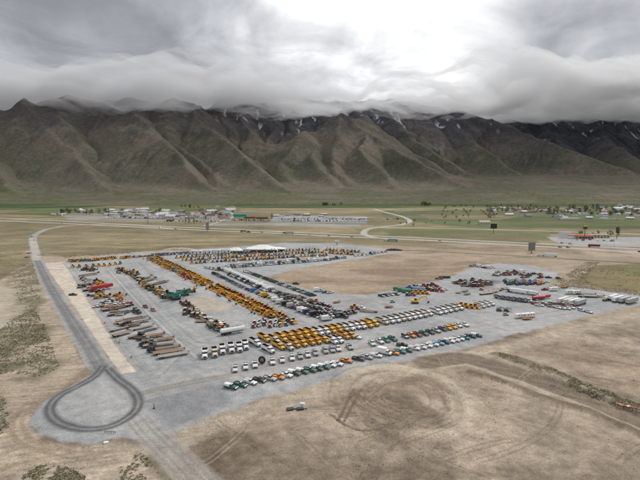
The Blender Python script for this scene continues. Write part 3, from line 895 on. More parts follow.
def plain(name, color, rough=0.6, metal=0.0, mottle=0.12, scale=1.5, own_color=False, coat=0.0):
    g = Nodes(name)
    tcn = g.n('ShaderNodeTexCoord')
    f = g.rng(g.noise(tcn.outputs['Object'], scale, 4, 0.6), 0.3, 0.7, 1 - mottle, 1 + mottle)
    if own_color:
        oi = g.n('ShaderNodeObjectInfo')
        col = oi.outputs['Color']
        # road dust gathers low on the bodywork
        sx = g.n('ShaderNodeSeparateXYZ'); g.l(tcn.outputs['Object'], sx.inputs[0])
        dust = g.math('MULTIPLY', g.rng(sx.outputs[2], 0.3, 1.5, 0.26, 0.03), g.rng(g.noise(tcn.outputs['Object'], 2.2, 4, 0.6), 0.35, 0.7, 0.4, 1.3))
        col = g.mix(dust, col, (0.36, 0.30, 0.235))
        f = g.math('MULTIPLY', f, g.rng(oi.outputs['Random'], 0, 1, 0.9, 1.06))
        g.l(g.scale_color(col, f), g.b.inputs['Base Color'])
    else:
        g.l(g.scale_color(color, f), g.b.inputs['Base Color'])
    g.b.inputs['Roughness'].default_value = rough; g.b.inputs['Metallic'].default_value = metal
    g.b.inputs['Coat Weight'].default_value = coat
    MAT_ID[name] = len(MATS); MATS.append(g.m)
    return g.m


plain('paint', None, 0.38, own_color=True, mottle=0.05, coat=0.3)
plain('glass', (0.018, 0.022, 0.028), 0.08, mottle=0.02)
plain('rubber', (0.022, 0.022, 0.023), 0.85, mottle=0.3)
plain('chassis', (0.045, 0.044, 0.045), 0.7, mottle=0.3)
plain('steel', (0.28, 0.28, 0.285), 0.45, 0.6)
plain('wood', (0.26, 0.165, 0.095), 0.85, mottle=0.35, scale=3)
plain('wood_grey', (0.33, 0.28, 0.235), 0.9, mottle=0.3, scale=3)
plain('rust', (0.115, 0.058, 0.034), 0.9, mottle=0.4, scale=2)
plain('white_paint', (0.82, 0.82, 0.81), 0.4, mottle=0.06)
plain('canvas', (0.82, 0.82, 0.82), 0.7, mottle=0.04, scale=0.4)
plain('concrete', (0.40, 0.385, 0.36), 0.9)
plain('lamp_lens', (0.62, 0.62, 0.60), 0.15)
plain('bark', (0.075, 0.055, 0.04), 0.95, mottle=0.3)
plain('shingle', (0.12, 0.105, 0.095), 0.9, mottle=0.25)
plain('wall_paint', None, 0.8, own_color=True, mottle=0.06)


def leafy(name, c1, c2):
    g = Nodes(name)
    pos = g.n('ShaderNodeNewGeometry').outputs['Position']
    oi = g.n('ShaderNodeObjectInfo')
    c = g.mix(g.rng(g.noise(pos, 0.9, 4, 0.6), 0.32, 0.68, 0, 1), c1, c2)
    g.l(g.scale_color(c, g.rng(oi.outputs['Random'], 0, 1, 0.75, 1.2)), g.b.inputs['Base Color'])
    g.b.inputs['Roughness'].default_value = 0.9; g.b.inputs['Specular IOR Level'].default_value = 0.15
    MAT_ID[name] = len(MATS); MATS.append(g.m)


leafy('leaf_green', (0.085, 0.115, 0.05), (0.16, 0.19, 0.08))
leafy('leaf_bare', (0.20, 0.175, 0.125), (0.30, 0.26, 0.17))
leafy('leaf_yellow', (0.22, 0.22, 0.08), (0.30, 0.28, 0.10))
leafy('leaf_sage', (0.27, 0.245, 0.165), (0.44, 0.39, 0.27))
leafy('leaf_weed', (0.20, 0.20, 0.095), (0.33, 0.30, 0.15))


# ------------------------------------------------------------------ mesh kit
class MB:
    def __init__(self):
        self.v = []; self.f = []; self.m = []

    def add(self, verts, faces, mat):
        b = len(self.v)
        self.v += [tuple(p) for p in verts]
        k = MAT_ID[mat]
        for f in faces:
            self.f.append([b + i for i in f]); self.m.append(k)
        return self

    def box(self, x0, x1, y0, y1, z0, z1, mat, tx0=0, tx1=0, ty=0):
        """a box; tx0 / tx1 / ty pull the top edge in at the rear, the front and the sides"""
        v = [(x0, y0, z0), (x1, y0, z0), (x1, y1, z0), (x0, y1, z0), (x0 + tx0, y0 + ty, z1), (x1 - tx1, y0 + ty, z1), (x1 - tx1, y1 - ty, z1), (x0 + tx0, y1 - ty, z1)]
        return self.add(v, [(0, 3, 2, 1), (4, 5, 6, 7), (0, 1, 5, 4), (1, 2, 6, 5), (2, 3, 7, 6), (3, 0, 4, 7)], mat)

    def prism(self, prof, y0, y1, mat, inset=0.0, zi=1e9):
        """profile in x, z swept across y; points above zi lean in by inset"""
        n = len(prof)
        a = [(x, y0 + (inset if z > zi else 0), z) for x, z in prof]; b = [(x, y1 - (inset if z > zi else 0), z) for x, z in prof]
        return self.add(a + b, [tuple(range(n)), tuple(range(2 * n - 1, n - 1, -1))] + [(i, n + i, n + (i + 1) % n, (i + 1) % n) for i in range(n)], mat)

    def cyl(self, x, z, r, y0, y1, mat, n=10, rim=None):
        a = [(x + r * math.cos(2 * math.pi * i / n), y0, z + r * math.sin(2 * math.pi * i / n)) for i in range(n)]
        b = [(p[0], y1, p[2]) for p in a]
        self.add(a + b, [tuple(range(n - 1, -1, -1)), tuple(range(n, 2 * n))] + [(i, (i + 1) % n, n + (i + 1) % n, n + i) for i in range(n)], mat)
        if rim:
            for y in (y0 - 0.012, y1 + 0.012):
                q = [(x + r * 0.52 * math.cos(2 * math.pi * i / n), y, z + r * 0.52 * math.sin(2 * math.pi * i / n)) for i in range(n)]
                self.add(q, [tuple(range(n)) if y > y0 else tuple(range(n - 1, -1, -1))], rim)
        return self

    def beam(self, a, b, w, h, mat, w2=None, h2=None):
        """a bar of rectangular section from a to b, tapering to w2 x h2"""
        a, b = Vector(a), Vector(b)
        d = (b - a).normalized()
        s = d.cross(Vector((0, 0, 1)))
        s = Vector((0, 1, 0)) if s.length < 1e-4 else s.normalized()
        u = s.cross(d)
        w2 = w if w2 is None else w2; h2 = h if h2 is None else h2
        v = []
        for p, ww, hh in ((a, w, h), (b, w2, h2)):
            for i, j in ((-1, -1), (1, -1), (1, 1), (-1, 1)):
                v.append(p + s * (i * ww / 2) + u * (j * hh / 2))
        return self.add(v, [(3, 2, 1, 0), (4, 5, 6, 7), (0, 1, 5, 4), (1, 2, 6, 5), (2, 3, 7, 6), (3, 0, 4, 7)], mat)

    def pipe(self, a, b, r, mat, n=8, r2=None):
        a, b = Vector(a), Vector(b)
        d = (b - a).normalized()
        s = d.orthogonal().normalized(); u = d.cross(s)
        r2 = r if r2 is None else r2
        v = [p + s * (rr * math.cos(2 * math.pi * i / n)) + u * (rr * math.sin(2 * math.pi * i / n)) for p, rr in ((a, r), (b, r2)) for i in range(n)]
        return self.add(v, [tuple(range(n - 1, -1, -1)), tuple(range(n, 2 * n))] + [(i, (i + 1) % n, n + (i + 1) % n, n + i) for i in range(n)], mat)

    def shell(self, x0, x1, y0, y1, z0, z1, t, mat, inner, slope_f=0.0, slope_r=0.0):
        """an open tub: outer walls, rim and inner faces in another material"""
        ox0, ox1 = x0 - slope_r, x1 + slope_f
        o = [(x0, y0, z0), (x1, y0, z0), (x1, y1, z0), (x0, y1, z0), (ox0, y0, z1), (ox1, y0, z1), (ox1, y1, z1), (ox0, y1, z1)]
        i = [(x0 + t, y0 + t, z0 + t), (x1 - t, y0 + t, z0 + t), (x1 - t, y1 - t, z0 + t), (x0 + t, y1 - t, z0 + t), (ox0 + t, y0 + t, z1), (ox1 - t, y0 + t, z1), (ox1 - t, y1 - t, z1), (ox0 + t, y1 - t, z1)]
        self.add(o, [(0, 3, 2, 1), (0, 1, 5, 4), (1, 2, 6, 5), (2, 3, 7, 6), (3, 0, 4, 7)], mat)
        self.add(i, [(0, 1, 2, 3), (0, 4, 5, 1), (1, 5, 6, 2), (2, 6, 7, 3), (3, 7, 4, 0)], inner)
        rim = o[4:] + i[4:]
        return self.add(rim, [(0, 1, 5, 4), (1, 2, 6, 5), (2, 3, 7, 6), (3, 0, 4, 7)], mat)

    def mesh(self, name):
        me = bpy.data.meshes.new(name)
        me.from_pydata(self.v, [], self.f)
        used = sorted(set(self.m))
        for k in used:
            me.materials.append(MATS[k])
        rm = {k: i for i, k in enumerate(used)}
        me.polygons.foreach_set('material_index', [rm[k] for k in self.m])
        me.update()
        return me

    def merge(self, o):
        b = len(self.v)
        self.v += o.v; self.f += [[i + b for i in f] for f in o.f]; self.m += o.m
        return self


def wheels(parts, spots, r, w, n=10):
    for x, y in spots:
        s = 1 if y > 0 else -1
        m = MB().cyl(x, r, r, min(y, y - s * w), max(y, y - s * w), 'rubber', n, 'steel')
        parts.append(('wheel', m, None))


def tracks(parts, L, y, w, r):
    for s in (-1, 1):
        m = MB()
        prof = [(-L / 2 + r * 0.5, 0), (L / 2 - r * 0.5, 0), (L / 2, r * 0.55), (L / 2, r * 1.25), (L / 2 - r * 0.5, r * 1.75), (-L / 2 + r * 0.5, r * 1.75), (-L / 2, r * 1.25), (-L / 2, r * 0.55)]
        m.prism(prof, s * y - w / 2, s * y + w / 2, 'chassis')
        parts.append(('track', m, None))


# ------------------------------------------------------------------ vehicle kinds: lists of (part, mesh, parent part)
def k_pickup(util=False, crew=True, flat=False, top='paint', cap=False):
    p = []
    L2 = 2.85
    body = MB()
    body.prism([(-L2, 0.55), (-L2, 0.98), (L2 - 1.75, 1.0), (L2 - 0.25, 0.98), (L2, 0.82), (L2, 0.5), (L2 - 0.1, 0.42), (-L2 + 0.1, 0.42)], -0.98, 0.98, 'paint')
    body.box(L2 - 1.6, L2 - 0.2, -0.9, 0.9, 0.96, 1.12, 'paint', 0.0, 0.15, 0.06)
    body.box(-L2 + 0.1, L2 - 0.1, -0.8, 0.8, 0.25, 0.44, 'chassis')
    p.append(('body', body, None))
    xr = -0.75 if crew else -0.15
    cab = MB()
    cab.box(xr, 1.25, -0.93, 0.93, 0.98, 1.30, 'paint', 0.04, 0.25, 0.03)
    cab.box(xr + 0.28, 0.62, -0.72, 0.72, 1.80, 1.87, top, 0.05, 0.05, 0.05)
    p.append(('cab', cab, None))
    win = MB().box(xr + 0.05, 1.0, -0.9, 0.9, 1.29, 1.81, 'glass', 0.22, 0.42, 0.18)
    p.append(('window', win, 'cab'))
    g = MB().box(L2 + 0.001, L2 + 0.03, -0.62, 0.62, 0.58, 0.84, 'chassis')
    p.append(('grille', g, 'body'))
    for s in (-1, 1):
        p.append(('headlight', MB().box(L2 + 0.001, L2 + 0.035, s * 0.78 - 0.13, s * 0.78 + 0.13, 0.66, 0.86, 'lamp_lens'), 'body'))
    p.append(('bumper', MB().box(L2 - 0.02, L2 + 0.14, -0.95, 0.95, 0.36, 0.56, 'steel'), None))
    if util:
        b = MB()
        for s in (-1, 1):
            b.box(-L2 - 0.1, xr - 0.08, min(s * 0.5, s * 1.05), max(s * 0.5, s * 1.05), 0.85, 1.55, 'paint')
        b.box(-L2 - 0.1, xr - 0.08, -0.5, 0.5, 0.86, 0.93, 'steel')
        for x in (-L2 + 0.2, xr - 0.3):
            b.beam((x, -0.95, 1.55), (x, -0.95, 2.0), 0.06, 0.06, 'steel'); b.beam((x, 0.95, 1.55), (x, 0.95, 2.0), 0.06, 0.06, 'steel'); b.beam((x, -0.98, 2.0), (x, 0.98, 2.0), 0.06, 0.06, 'steel')
        p.append(('utility_box', b, None))
    elif cap:
        p.append(('canopy', MB().box(-L2, xr - 0.05, -0.98, 0.98, 1.001, 1.75, 'white_paint', 0.08, 0.02, 0.12), None))
    elif flat:
        p.append(('flatbed', MB().box(-L2 - 0.1, xr - 0.05, -1.1, 1.1, 0.99, 1.10, 'wood'), None))
    else:
        p.append(('bed', MB().shell(-L2, xr - 0.06, -0.98, 0.98, 0.75, 1.24, 0.09, 'paint', 'chassis'), None))
    wheels(p, [(1.85, -0.99), (1.85, 0.99), (-1.75, -0.99), (-1.75, 0.99)], 0.40, 0.28)
    return p


def k_car():
    p = []
    b = MB().prism([(-2.3, 0.45), (-2.35, 0.85), (-1.5, 0.98), (0.9, 0.96), (2.15, 0.82), (2.3, 0.6), (2.25, 0.35), (-2.2, 0.35)], -0.9, 0.9, 'paint', 0.06, 0.9)
    p.append(('body', b, None))
    r = MB().box(-1.1, 0.05, -0.62, 0.62, 1.44, 1.50, 'paint', 0.08, 0.08, 0.06)
    p.append(('roof', r, None))
    p.append(('window', MB().box(-1.75, 0.85, -0.84, 0.84, 0.95, 1.45, 'glass', 0.6, 0.85, 0.2), None))
    p.append(('bumper', MB().box(2.22, 2.36, -0.8, 0.8, 0.35, 0.52, 'chassis'), None))
    wheels(p, [(1.4, -0.91), (1.4, 0.91), (-1.4, -0.91), (-1.4, 0.91)], 0.33, 0.22)
    return p


def k_suv():
    p = []
    b = MB().prism([(-2.35, 0.5), (-2.4, 1.05), (0.95, 1.05), (2.2, 0.98), (2.4, 0.7), (2.35, 0.4), (-2.3, 0.4)], -0.95, 0.95, 'paint')
    p.append(('body', b, None))
    p.append(('roof', MB().box(-2.2, 0.3, -0.74, 0.74, 1.72, 1.80, 'paint', 0.1, 0.1, 0.06), None))
    p.append(('window', MB().box(-2.36, 1.0, -0.92, 0.92, 1.04, 1.73, 'glass', 0.15, 0.7, 0.17), None))
    p.append(('grille', MB().box(2.36, 2.43, -0.6, 0.6, 0.6, 0.86, 'chassis'), None))
    wheels(p, [(1.5, -0.96), (1.5, 0.96), (-1.45, -0.96), (-1.45, 0.96)], 0.38, 0.25)
    return p


def cab_conv(p, x0, z0=0.95, hood=1.9, w=1.15):
    """conventional truck nose starting at x0 (rear of cab)"""
    h = MB().prism([(x0 + 1.5, z0 - 0.25), (x0 + 1.5, z0 + 0.95), (x0 + 1.5 + hood * 0.85, z0 + 0.72), (x0 + 1.5 + hood, z0 + 0.5), (x0 + 1.5 + hood, z0 - 0.3)], -w * 0.82, w * 0.82, 'paint', 0.12, z0 + 0.6)
    for s in (-1, 1):
        h.box(x0 + 2.0, x0 + 1.4 + hood, min(s * w * 0.74, s * w * 1.02), max(s * w * 0.74, s * w * 1.02), z0 - 0.15, z0 + 0.32, 'paint', 0.1, 0.35, 0)
    p.append(('hood', h, None))
    c = MB().box(x0, x0 + 1.65, -w, w, z0 - 0.2, z0 + 0.95, 'paint')
    c.box(x0 + 0.02, x0 + 1.35, -w + 0.1, w - 0.1, z0 + 1.58, z0 + 1.72, 'paint', 0.04, 0.2, 0.08)
    p.append(('cab', c, None))
    p.append(('window', MB().box(x0 + 0.03, x0 + 1.6, -w + 0.03, w - 0.03, z0 + 0.95, z0 + 1.6, 'glass', 0.03, 0.3, 0.1), 'cab'))
    xf = x0 + 1.5 + hood
    p.append(('grille', MB().box(xf + 0.001, xf + 0.05, -0.55, 0.55, z0 - 0.2, z0 + 0.45, 'chassis'), 'hood'))
    p.append(('bumper', MB().box(xf - 0.05, xf + 0.16, -w, w, 0.45, 0.78, 'steel'), None))
    for s in (-1, 1):
        p.append(('headlight', MB().box(xf - 0.22, xf - 0.02, s * (w - 0.28) - 0.12, s * (w - 0.28) + 0.12, z0 + 0.05, z0 + 0.3, 'lamp_lens'), 'hood'))


def k_dump(L=10.0, single=False):
    p = []
    x0 = L / 2 - 3.4
    p.append(('chassis', MB().box(-L / 2 + 0.3, L / 2 - 0.2, -0.45, 0.45, 0.6, 0.92, 'chassis'), None))
    cab_conv(p, x0)
    b = MB().shell(-L / 2, x0 - 0.35, -1.25, 1.25, 1.05, 2.45, 0.14, 'paint', 'rust', 0.05, 0.12)
    nrib = 4 if not single else 3
    for i in range(nrib):
        x = -L / 2 + 0.4 + (x0 - 0.9 + L / 2) * i / (nrib - 1)
        for s in (-1, 1):
            b.box(x - 0.07, x + 0.07, min(s * 1.25, s * 1.33), max(s * 1.25, s * 1.33), 1.1, 2.42, 'paint')
    p.append(('dump_box', b, None))
    p.append(('cab_shield', MB().box(x0 - 0.4, x0 + 0.75, -1.2, 1.2, 2.72, 2.80, 'paint').box(x0 - 0.42, x0 - 0.34, -1.2, 1.2, 2.45, 2.72, 'paint'), 'dump_box'))
    wheels(p, [(L / 2 - 1.15, s * 1.18) for s in (-1, 1)], 0.52, 0.32)
    for x in ((-L / 2 + 2.6, -L / 2 + 1.3) if not single else (-L / 2 + 1.6,)):
        wheels(p, [(x, s * 1.22) for s in (-1, 1)], 0.52, 0.55)
    return p


def k_semi(sleeper=True):
    p = []
    L = 8.0 if sleeper else 6.8
    x0 = L / 2 - 3.4
    p.append(('chassis', MB().box(-L / 2, L / 2 - 0.2, -0.45, 0.45, 0.65, 0.95, 'chassis').box(-L / 2 + 0.6, -L / 2 + 2.2, -0.5, 0.5, 0.95, 1.12, 'chassis'), None))
    cab_conv(p, x0, 1.05, 1.9)
    if sleeper:
        p.append(('sleeper', MB().box(x0 - 1.5, x0 - 0.02, -1.15, 1.15, 0.85, 2.95, 'paint', 0.05, 0.25, 0.08), None))
    for s in (-1, 1):
        p.append(('fuel_tank', MB().pipe((x0 - 0.4, s * 0.95, 0.72), (x0 + 1.0, s * 0.95, 0.72), 0.3, 'steel'), None))
        p.append(('exhaust_stack', MB().pipe((x0 - 1.62 if sleeper else x0 - 0.15, s * 0.9, 0.9), (x0 - 1.62 if sleeper else x0 - 0.15, s * 0.9, 3.3), 0.08, 'steel', 6), None))
    wheels(p, [(L / 2 - 1.15, s * 1.18) for s in (-1, 1)], 0.52, 0.32)
    for x in (-L / 2 + 1.9, -L / 2 + 0.62):
        wheels(p, [(x, s * 1.22) for s in (-1, 1)], 0.52, 0.55)
    return p


def k_flat(L=13.5, deck='wood', drop=False):
    p = []
    p.append(('frame', MB().box(-L / 2, L / 2, -0.55, -0.4, 0.72, 1.1, 'chassis').box(-L / 2, L / 2, 0.4, 0.55, 0.72, 1.1, 'chassis'), None))
    d = MB()
    if drop:
        d.box(-L / 2 + 3.2, L / 2 - 2.8, -1.28, 1.28, 0.72, 0.86, deck); d.box(L / 2 - 2.8, L / 2, -1.28, 1.28, 1.28, 1.42, deck)
        d.box(-L / 2, -L / 2 + 3.2, -1.28, 1.28, 1.02, 1.14, deck)
    else:
        d.box(-L / 2, L / 2, -1.22, 1.22, 1.12, 1.24, deck)
    p.append(('deck', d, None))
    r = MB()
    for s in (-1, 1):
        r.box(-L / 2, L / 2, min(s * 1.23, s * 1.31), max(s * 1.23, s * 1.31), 1.05, 1.27, 'paint')
    r.box(L / 2 + 0.01, L / 2 + 0.09, -1.3, 1.3, 1.05, 1.9 if not drop else 1.45, 'paint')
    p.append(('side_rail', r, None))
    p.append(('landing_gear', MB().box(L / 2 - 3.0, L / 2 - 2.85, -0.75, -0.6, 0.02, 0.8, 'steel').box(L / 2 - 3.0, L / 2 - 2.85, 0.6, 0.75, 0.02, 0.8, 'steel'), None))
    for x in (-L / 2 + 2.2, -L / 2 + 0.95):
        wheels(p, [(x, s * 1.2) for s in (-1, 1)], 0.5, 0.55)
    return p


def k_box_trailer(L=14.0, h=4.0):
    p = []
    b = MB().box(-L / 2, L / 2, -1.28, 1.28, 1.2, h, 'paint')
    p.append(('body', b, None))
    r = MB()
    n = int(L / 1.0)
    for i in range(n + 1):
        x = -L / 2 + L * i / n
        for s in (-1, 1):
            r.box(x - 0.03, x + 0.03, min(s * 1.281, s * 1.31), max(s * 1.281, s * 1.31), 1.25, h - 0.05, 'steel')
    p.append(('side_rib', r, 'body'))
    for s in (-1, 1):
        p.append(('door', MB().box(-L / 2 - 0.05, -L / 2 - 0.005, min(s * 0.03, s * 1.22), max(s * 0.03, s * 1.22), 1.28, h - 0.1, 'paint'), None))
    p.append(('frame', MB().box(-L / 2 + 0.2, L / 2 - 0.4, -0.5, 0.5, 0.95, 1.19, 'chassis'), None))
    p.append(('landing_gear', MB().box(L / 2 - 3.0, L / 2 - 2.85, -0.75, -0.6, 0.02, 1.0, 'steel').box(L / 2 - 3.0, L / 2 - 2.85, 0.6, 0.75, 0.02, 1.0, 'steel'), None))
    for x in (-L / 2 + 2.2, -L / 2 + 0.95):
        wheels(p, [(x, s * 1.24) for s in (-1, 1)], 0.5, 0.55)
    return p


def k_container():
    p = []
    b = MB()
    n = 24
    prof = []
    b.box(-6.1, 6.1, -1.2, 1.2, 0.08, 2.6, 'paint')
    p.append(('body', b, None))
    r = MB()
    for i in range(n):
        x = -5.9 + 11.8 * i / (n - 1)
        for s in (-1, 1):
            r.box(x - 0.12, x + 0.12, min(s * 1.201, s * 1.25), max(s * 1.201, s * 1.25), 0.2, 2.5, 'paint')
    p.append(('side_rib', r, 'body'))
    for s in (-1, 1):
        p.append(('door', MB().box(-6.16, -6.105, min(s * 0.03, s * 1.15), max(s * 0.03, s * 1.15), 0.2, 2.5, 'paint'), None))
    return p


def k_tank(L=12.0):
    p = []
    b = MB()
    n = 14
    prof = [(-L / 2, 0.55), (-L / 2 + 0.35, 1.0), (L / 2 - 0.35, 1.0), (L / 2, 0.55)]
    v = []
    for x, k in prof:
        v += [(x, 1.22 * k * math.cos(2 * math.pi * i / n), 2.2 + 1.15 * k * math.sin(2 * math.pi * i / n)) for i in range(n)]
    f = [tuple(range(n)), tuple(range(4 * n - 1, 3 * n - 1, -1))]
    for r_ in range(3):
        f += [(r_ * n + i, (r_ + 1) * n + i, (r_ + 1) * n + (i + 1) % n, r_ * n + (i + 1) % n) for i in range(n)]
    b.add(v, f, 'paint')
    p.append(('tank', b, None))
    w_ = MB().box(-L / 2 + 1, L / 2 - 1, -0.25, 0.25, 3.36, 3.42, 'steel')
    p.append(('walkway', w_, 'tank'))
    for x in (-2.5, 0, 2.5):
        p.append(('hatch', MB().pipe((x, 0, 3.3), (x, 0, 3.58), 0.28, 'steel'), 'tank'))
    p.append(('frame', MB().box(-L / 2 + 0.3, L / 2 - 0.5, -0.5, 0.5, 0.85, 1.15, 'chassis'), None))
    p.append(('landing_gear', MB().box(L / 2 - 3.0, L / 2 - 2.85, -0.75, -0.6, 0.02, 0.9, 'steel').box(L / 2 - 3.0, L / 2 - 2.85, 0.6, 0.75, 0.02, 0.9, 'steel'), None))
    for x in (-L / 2 + 2.2, -L / 2 + 0.95):
        wheels(p, [(x, s * 1.24) for s in (-1, 1)], 0.5, 0.55)
    return p


def k_hopper(L=12.5):
    p = []
    b = MB()
    b.prism([(-L / 2, 1.5), (-L / 2, 3.3), (L / 2, 3.3), (L / 2, 1.5), (L / 2 - 2.6, 1.5), (L / 2 - 4.0, 0.8), (0.8, 1.5), (-0.8, 1.5), (-L / 2 + 3.6, 0.8), (-L / 2 + 2.6, 1.5)], -1.25, 1.25, 'paint')
    p.append(('hopper', b, None))
    p.append(('tarp', MB().box(-L / 2, L / 2, -1.2, 1.2, 3.31, 3.6, 'paint', 0.1, 0.1, 0.8), 'hopper'))
    p.append(('landing_gear', MB().box(L / 2 - 2.2, L / 2 - 2.05, -0.75, -0.6, 0.02, 1.5, 'steel').box(L / 2 - 2.2, L / 2 - 2.05, 0.6, 0.75, 0.02, 1.5, 'steel'), None))
    for x in (-L / 2 + 2.2, -L / 2 + 0.95):
        wheels(p, [(x, s * 1.22) for s in (-1, 1)], 0.5, 0.55)
    return p


def k_excavator(reach=0):
    p = []
    tracks(p, 4.0, 1.1, 0.6, 0.5)
    h = MB().box(-2.3, 1.3, -1.25, 1.25, 1.05, 1.75, 'paint')
    h.box(-2.45, -0.4, -1.2, 1.2, 1.75, 2.15, 'paint', 0.2, 0.2, 0.1)
    h.box(-0.4, 0.4, -0.5, 0.5, 0.6, 1.05, 'chassis')
    p.append(('house', h, None))
    c = MB().box(-0.1, 1.35, 0.35, 1.2, 1.75, 2.95, 'glass', 0.05, 0.25, 0.04).box(-0.08, 1.1, 0.38, 1.17, 2.95, 3.05, 'paint')
    p.append(('cab', c, None))
    if reach == 0:
        a, b, d = (1.0, -0.1, 1.6), (3.6, -0.1, 4.6), (5.6, -0.1, 3.6)
        e = (5.9, -0.1, 0.9)
    elif reach == 1:
        a, b, d = (1.0, -0.1, 1.6), (2.6, -0.1, 4.9), (4.6, -0.1, 5.2)
        e = (5.3, -0.1, 2.6)
    else:
        a, b, d = (1.0, -0.1, 1.6), (4.2, -0.1, 3.9), (6.6, -0.1, 4.2)
        e = (8.6, -0.1, 0.9)
    p.append(('boom', MB().beam(a, b, 0.42, 0.75, 'paint', 0.4, 0.7).beam(b, d, 0.4, 0.7, 'paint', 0.36, 0.45), None))
    p.append(('stick', MB().beam((d[0] - 0.2, d[1], d[2] + 0.3), e, 0.34, 0.5, 'paint', 0.3, 0.3), None))
    p.append(('bucket', MB().prism([(e[0] - 0.1, e[2] + 0.2), (e[0] + 0.3, e[2] + 0.1), (e[0] + 0.2, e[2] - 0.6), (e[0] - 0.5, e[2] - 0.85), (e[0] - 0.95, e[2] - 0.3)], -0.65, 0.45, 'chassis'), None))
    p.append(('cylinder', MB().pipe((1.4, -0.1, 1.5), (2.4, -0.1, 3.2), 0.1, 'steel', 6), 'boom'))
    return p


def k_loader():
    p = []
    b = MB().prism([(-3.1, 1.0), (-3.1, 1.9), (-2.8, 2.1), (-0.9, 2.2), (-0.9, 1.0)], -0.9, 0.9, 'paint')
    b.box(-0.9, 1.5, -0.6, 0.6, 0.9, 1.5, 'paint').box(-3.25, -3.1, -1.0, 1.0, 0.7, 1.4, 'chassis')
    p.append(('body', b, None))
    c = MB().box(-0.95, 0.5, -0.75, 0.75, 2.0, 3.15, 'glass', 0.1, 0.1, 0.08).box(-0.9, 0.5, -0.78, 0.78, 3.15, 3.28, 'paint', 0.05, 0.05, 0.05).box(-0.9, 0.5, -0.72, 0.72, 1.5, 2.0, 'paint')
    p.append(('cab', c, None))
    a = MB()
    for s in (-1, 1):
        a.beam((0.9, s * 0.5, 1.8), (2.9, s * 0.5, 1.0), 0.18, 0.4, 'paint')
    p.append(('lift_arm', a, None))
    p.append(('bucket', MB().prism([(2.7, 1.15), (3.5, 1.1), (3.9, 0.15), (2.9, 0.1), (2.6, 0.5)], -1.4, 1.4, 'paint'), None))
    wheels(p, [(1.5, -1.25), (1.5, 1.25), (-1.9, -1.25), (-1.9, 1.25)], 0.78, 0.58, 12)
    return p


def k_dozer():
    p = []
    tracks(p, 3.6, 1.0, 0.55, 0.58)
    b = MB().box(0.0, 2.0, -0.6, 0.6, 0.9, 1.85, 'paint', 0, 0.05, 0.05).box(-1.7, 0.0, -0.75, 0.75, 0.7, 1.6, 'paint')
    p.append(('body', b, None))
    p.append(('cab', MB().box(-1.4, 0.1, -0.75, 0.75, 1.6, 2.75, 'glass', 0.06, 0.12, 0.05).box(-1.45, 0.05, -0.8, 0.8, 2.75, 2.9, 'paint'), None))
    a = MB()
    for s in (-1, 1):
        a.beam((-0.4, s * 1.4, 0.6), (2.6, s * 1.4, 0.5), 0.16, 0.3, 'paint')
    p.append(('push_arm', a, None))
    p.append(('blade', MB().prism([(2.6, 0.05), (2.85, 0.05), (2.65, 0.6), (2.9, 1.25), (2.7, 1.25), (2.5, 0.6)], -1.75, 1.75, 'paint'), None))
    p.append(('ripper', MB().box(-2.4, -1.7, -0.7, 0.7, 0.7, 0.95, 'chassis').box(-2.4, -2.2, -0.1, 0.1, 0.2, 0.9, 'chassis'), None))
    p.append(('exhaust_stack', MB().pipe((1.2, 0.2, 1.85), (1.2, 0.2, 2.5), 0.07, 'chassis', 6), None))
    return p


def k_backhoe():
    p = []
    b = MB().box(-1.2, 1.9, -0.5, 0.5, 0.8, 1.45, 'paint', 0, 0.1, 0.04)
    p.append(('body', b, None))
    p.append(('cab', MB().box(-1.3, 0.2, -0.72, 0.72, 1.3, 2.6, 'glass', 0.05, 0.12, 0.05).box(-1.35, 0.2, -0.78, 0.78, 2.6, 2.73, 'paint'), None))
    a = MB()
    for s in (-1, 1):
        a.beam((0.6, s * 0.62, 1.5), (2.6, s * 0.62, 0.8), 0.12, 0.25, 'paint')
    p.append(('lift_arm', a, None))
    p.append(('bucket', MB().prism([(2.5, 0.9), (3.1, 0.85), (3.4, 0.1), (2.6, 0.08)], -1.1, 1.1, 'paint'), None))
    p.append(('boom', MB().beam((-1.5, 0, 1.0), (-2.1, 0, 3.2), 0.25, 0.4, 'paint').beam((-2.1, 0, 3.2), (-2.9, 0, 1.4), 0.22, 0.3, 'paint'), None))
    wheels(p, [(-0.7, -1.05), (-0.7, 1.05)], 0.72, 0.45, 12)
    wheels(p, [(1.5, -0.95), (1.5, 0.95)], 0.48, 0.32)
    return p


def k_lift():
    """articulated boom lift, folded"""
    p = []
    p.append(('chassis', MB().box(-1.4, 1.4, -0.95, 0.95, 0.45, 0.85, 'chassis').box(-1.0, 1.0, -0.8, 0.8, 0.85, 1.5, 'paint', 0.1, 0.1, 0.1), None))
    p.append(('boom', MB().beam((-1.6, 0, 1.5), (2.8, 0, 2.3), 0.35, 0.4, 'paint').beam((-1.9, 0, 2.1), (1.6, 0, 2.9), 0.3, 0.34, 'paint').beam((-1.6, 0, 1.5), (-1.9, 0, 2.1), 0.3, 0.3, 'paint'), None))
    b = MB()
    for x, y in ((2.8, -0.8), (3.6, -0.8), (2.8, 0.8), (3.6, 0.8)):
        b.beam((x, y, 1.2), (x, y, 2.3), 0.06, 0.06, 'paint')
    b.box(2.75, 3.65, -0.85, 0.85, 1.15, 1.25, 'chassis').box(2.75, 3.65, -0.85, -0.79, 2.2, 2.3, 'paint').box(2.75, 3.65, 0.79, 0.85, 2.2, 2.3, 'paint')
    p.append(('basket', b, None))
    wheels(p, [(1.1, -1.12), (1.1, 1.12), (-1.1, -1.12), (-1.1, 1.12)], 0.45, 0.32)
    return p


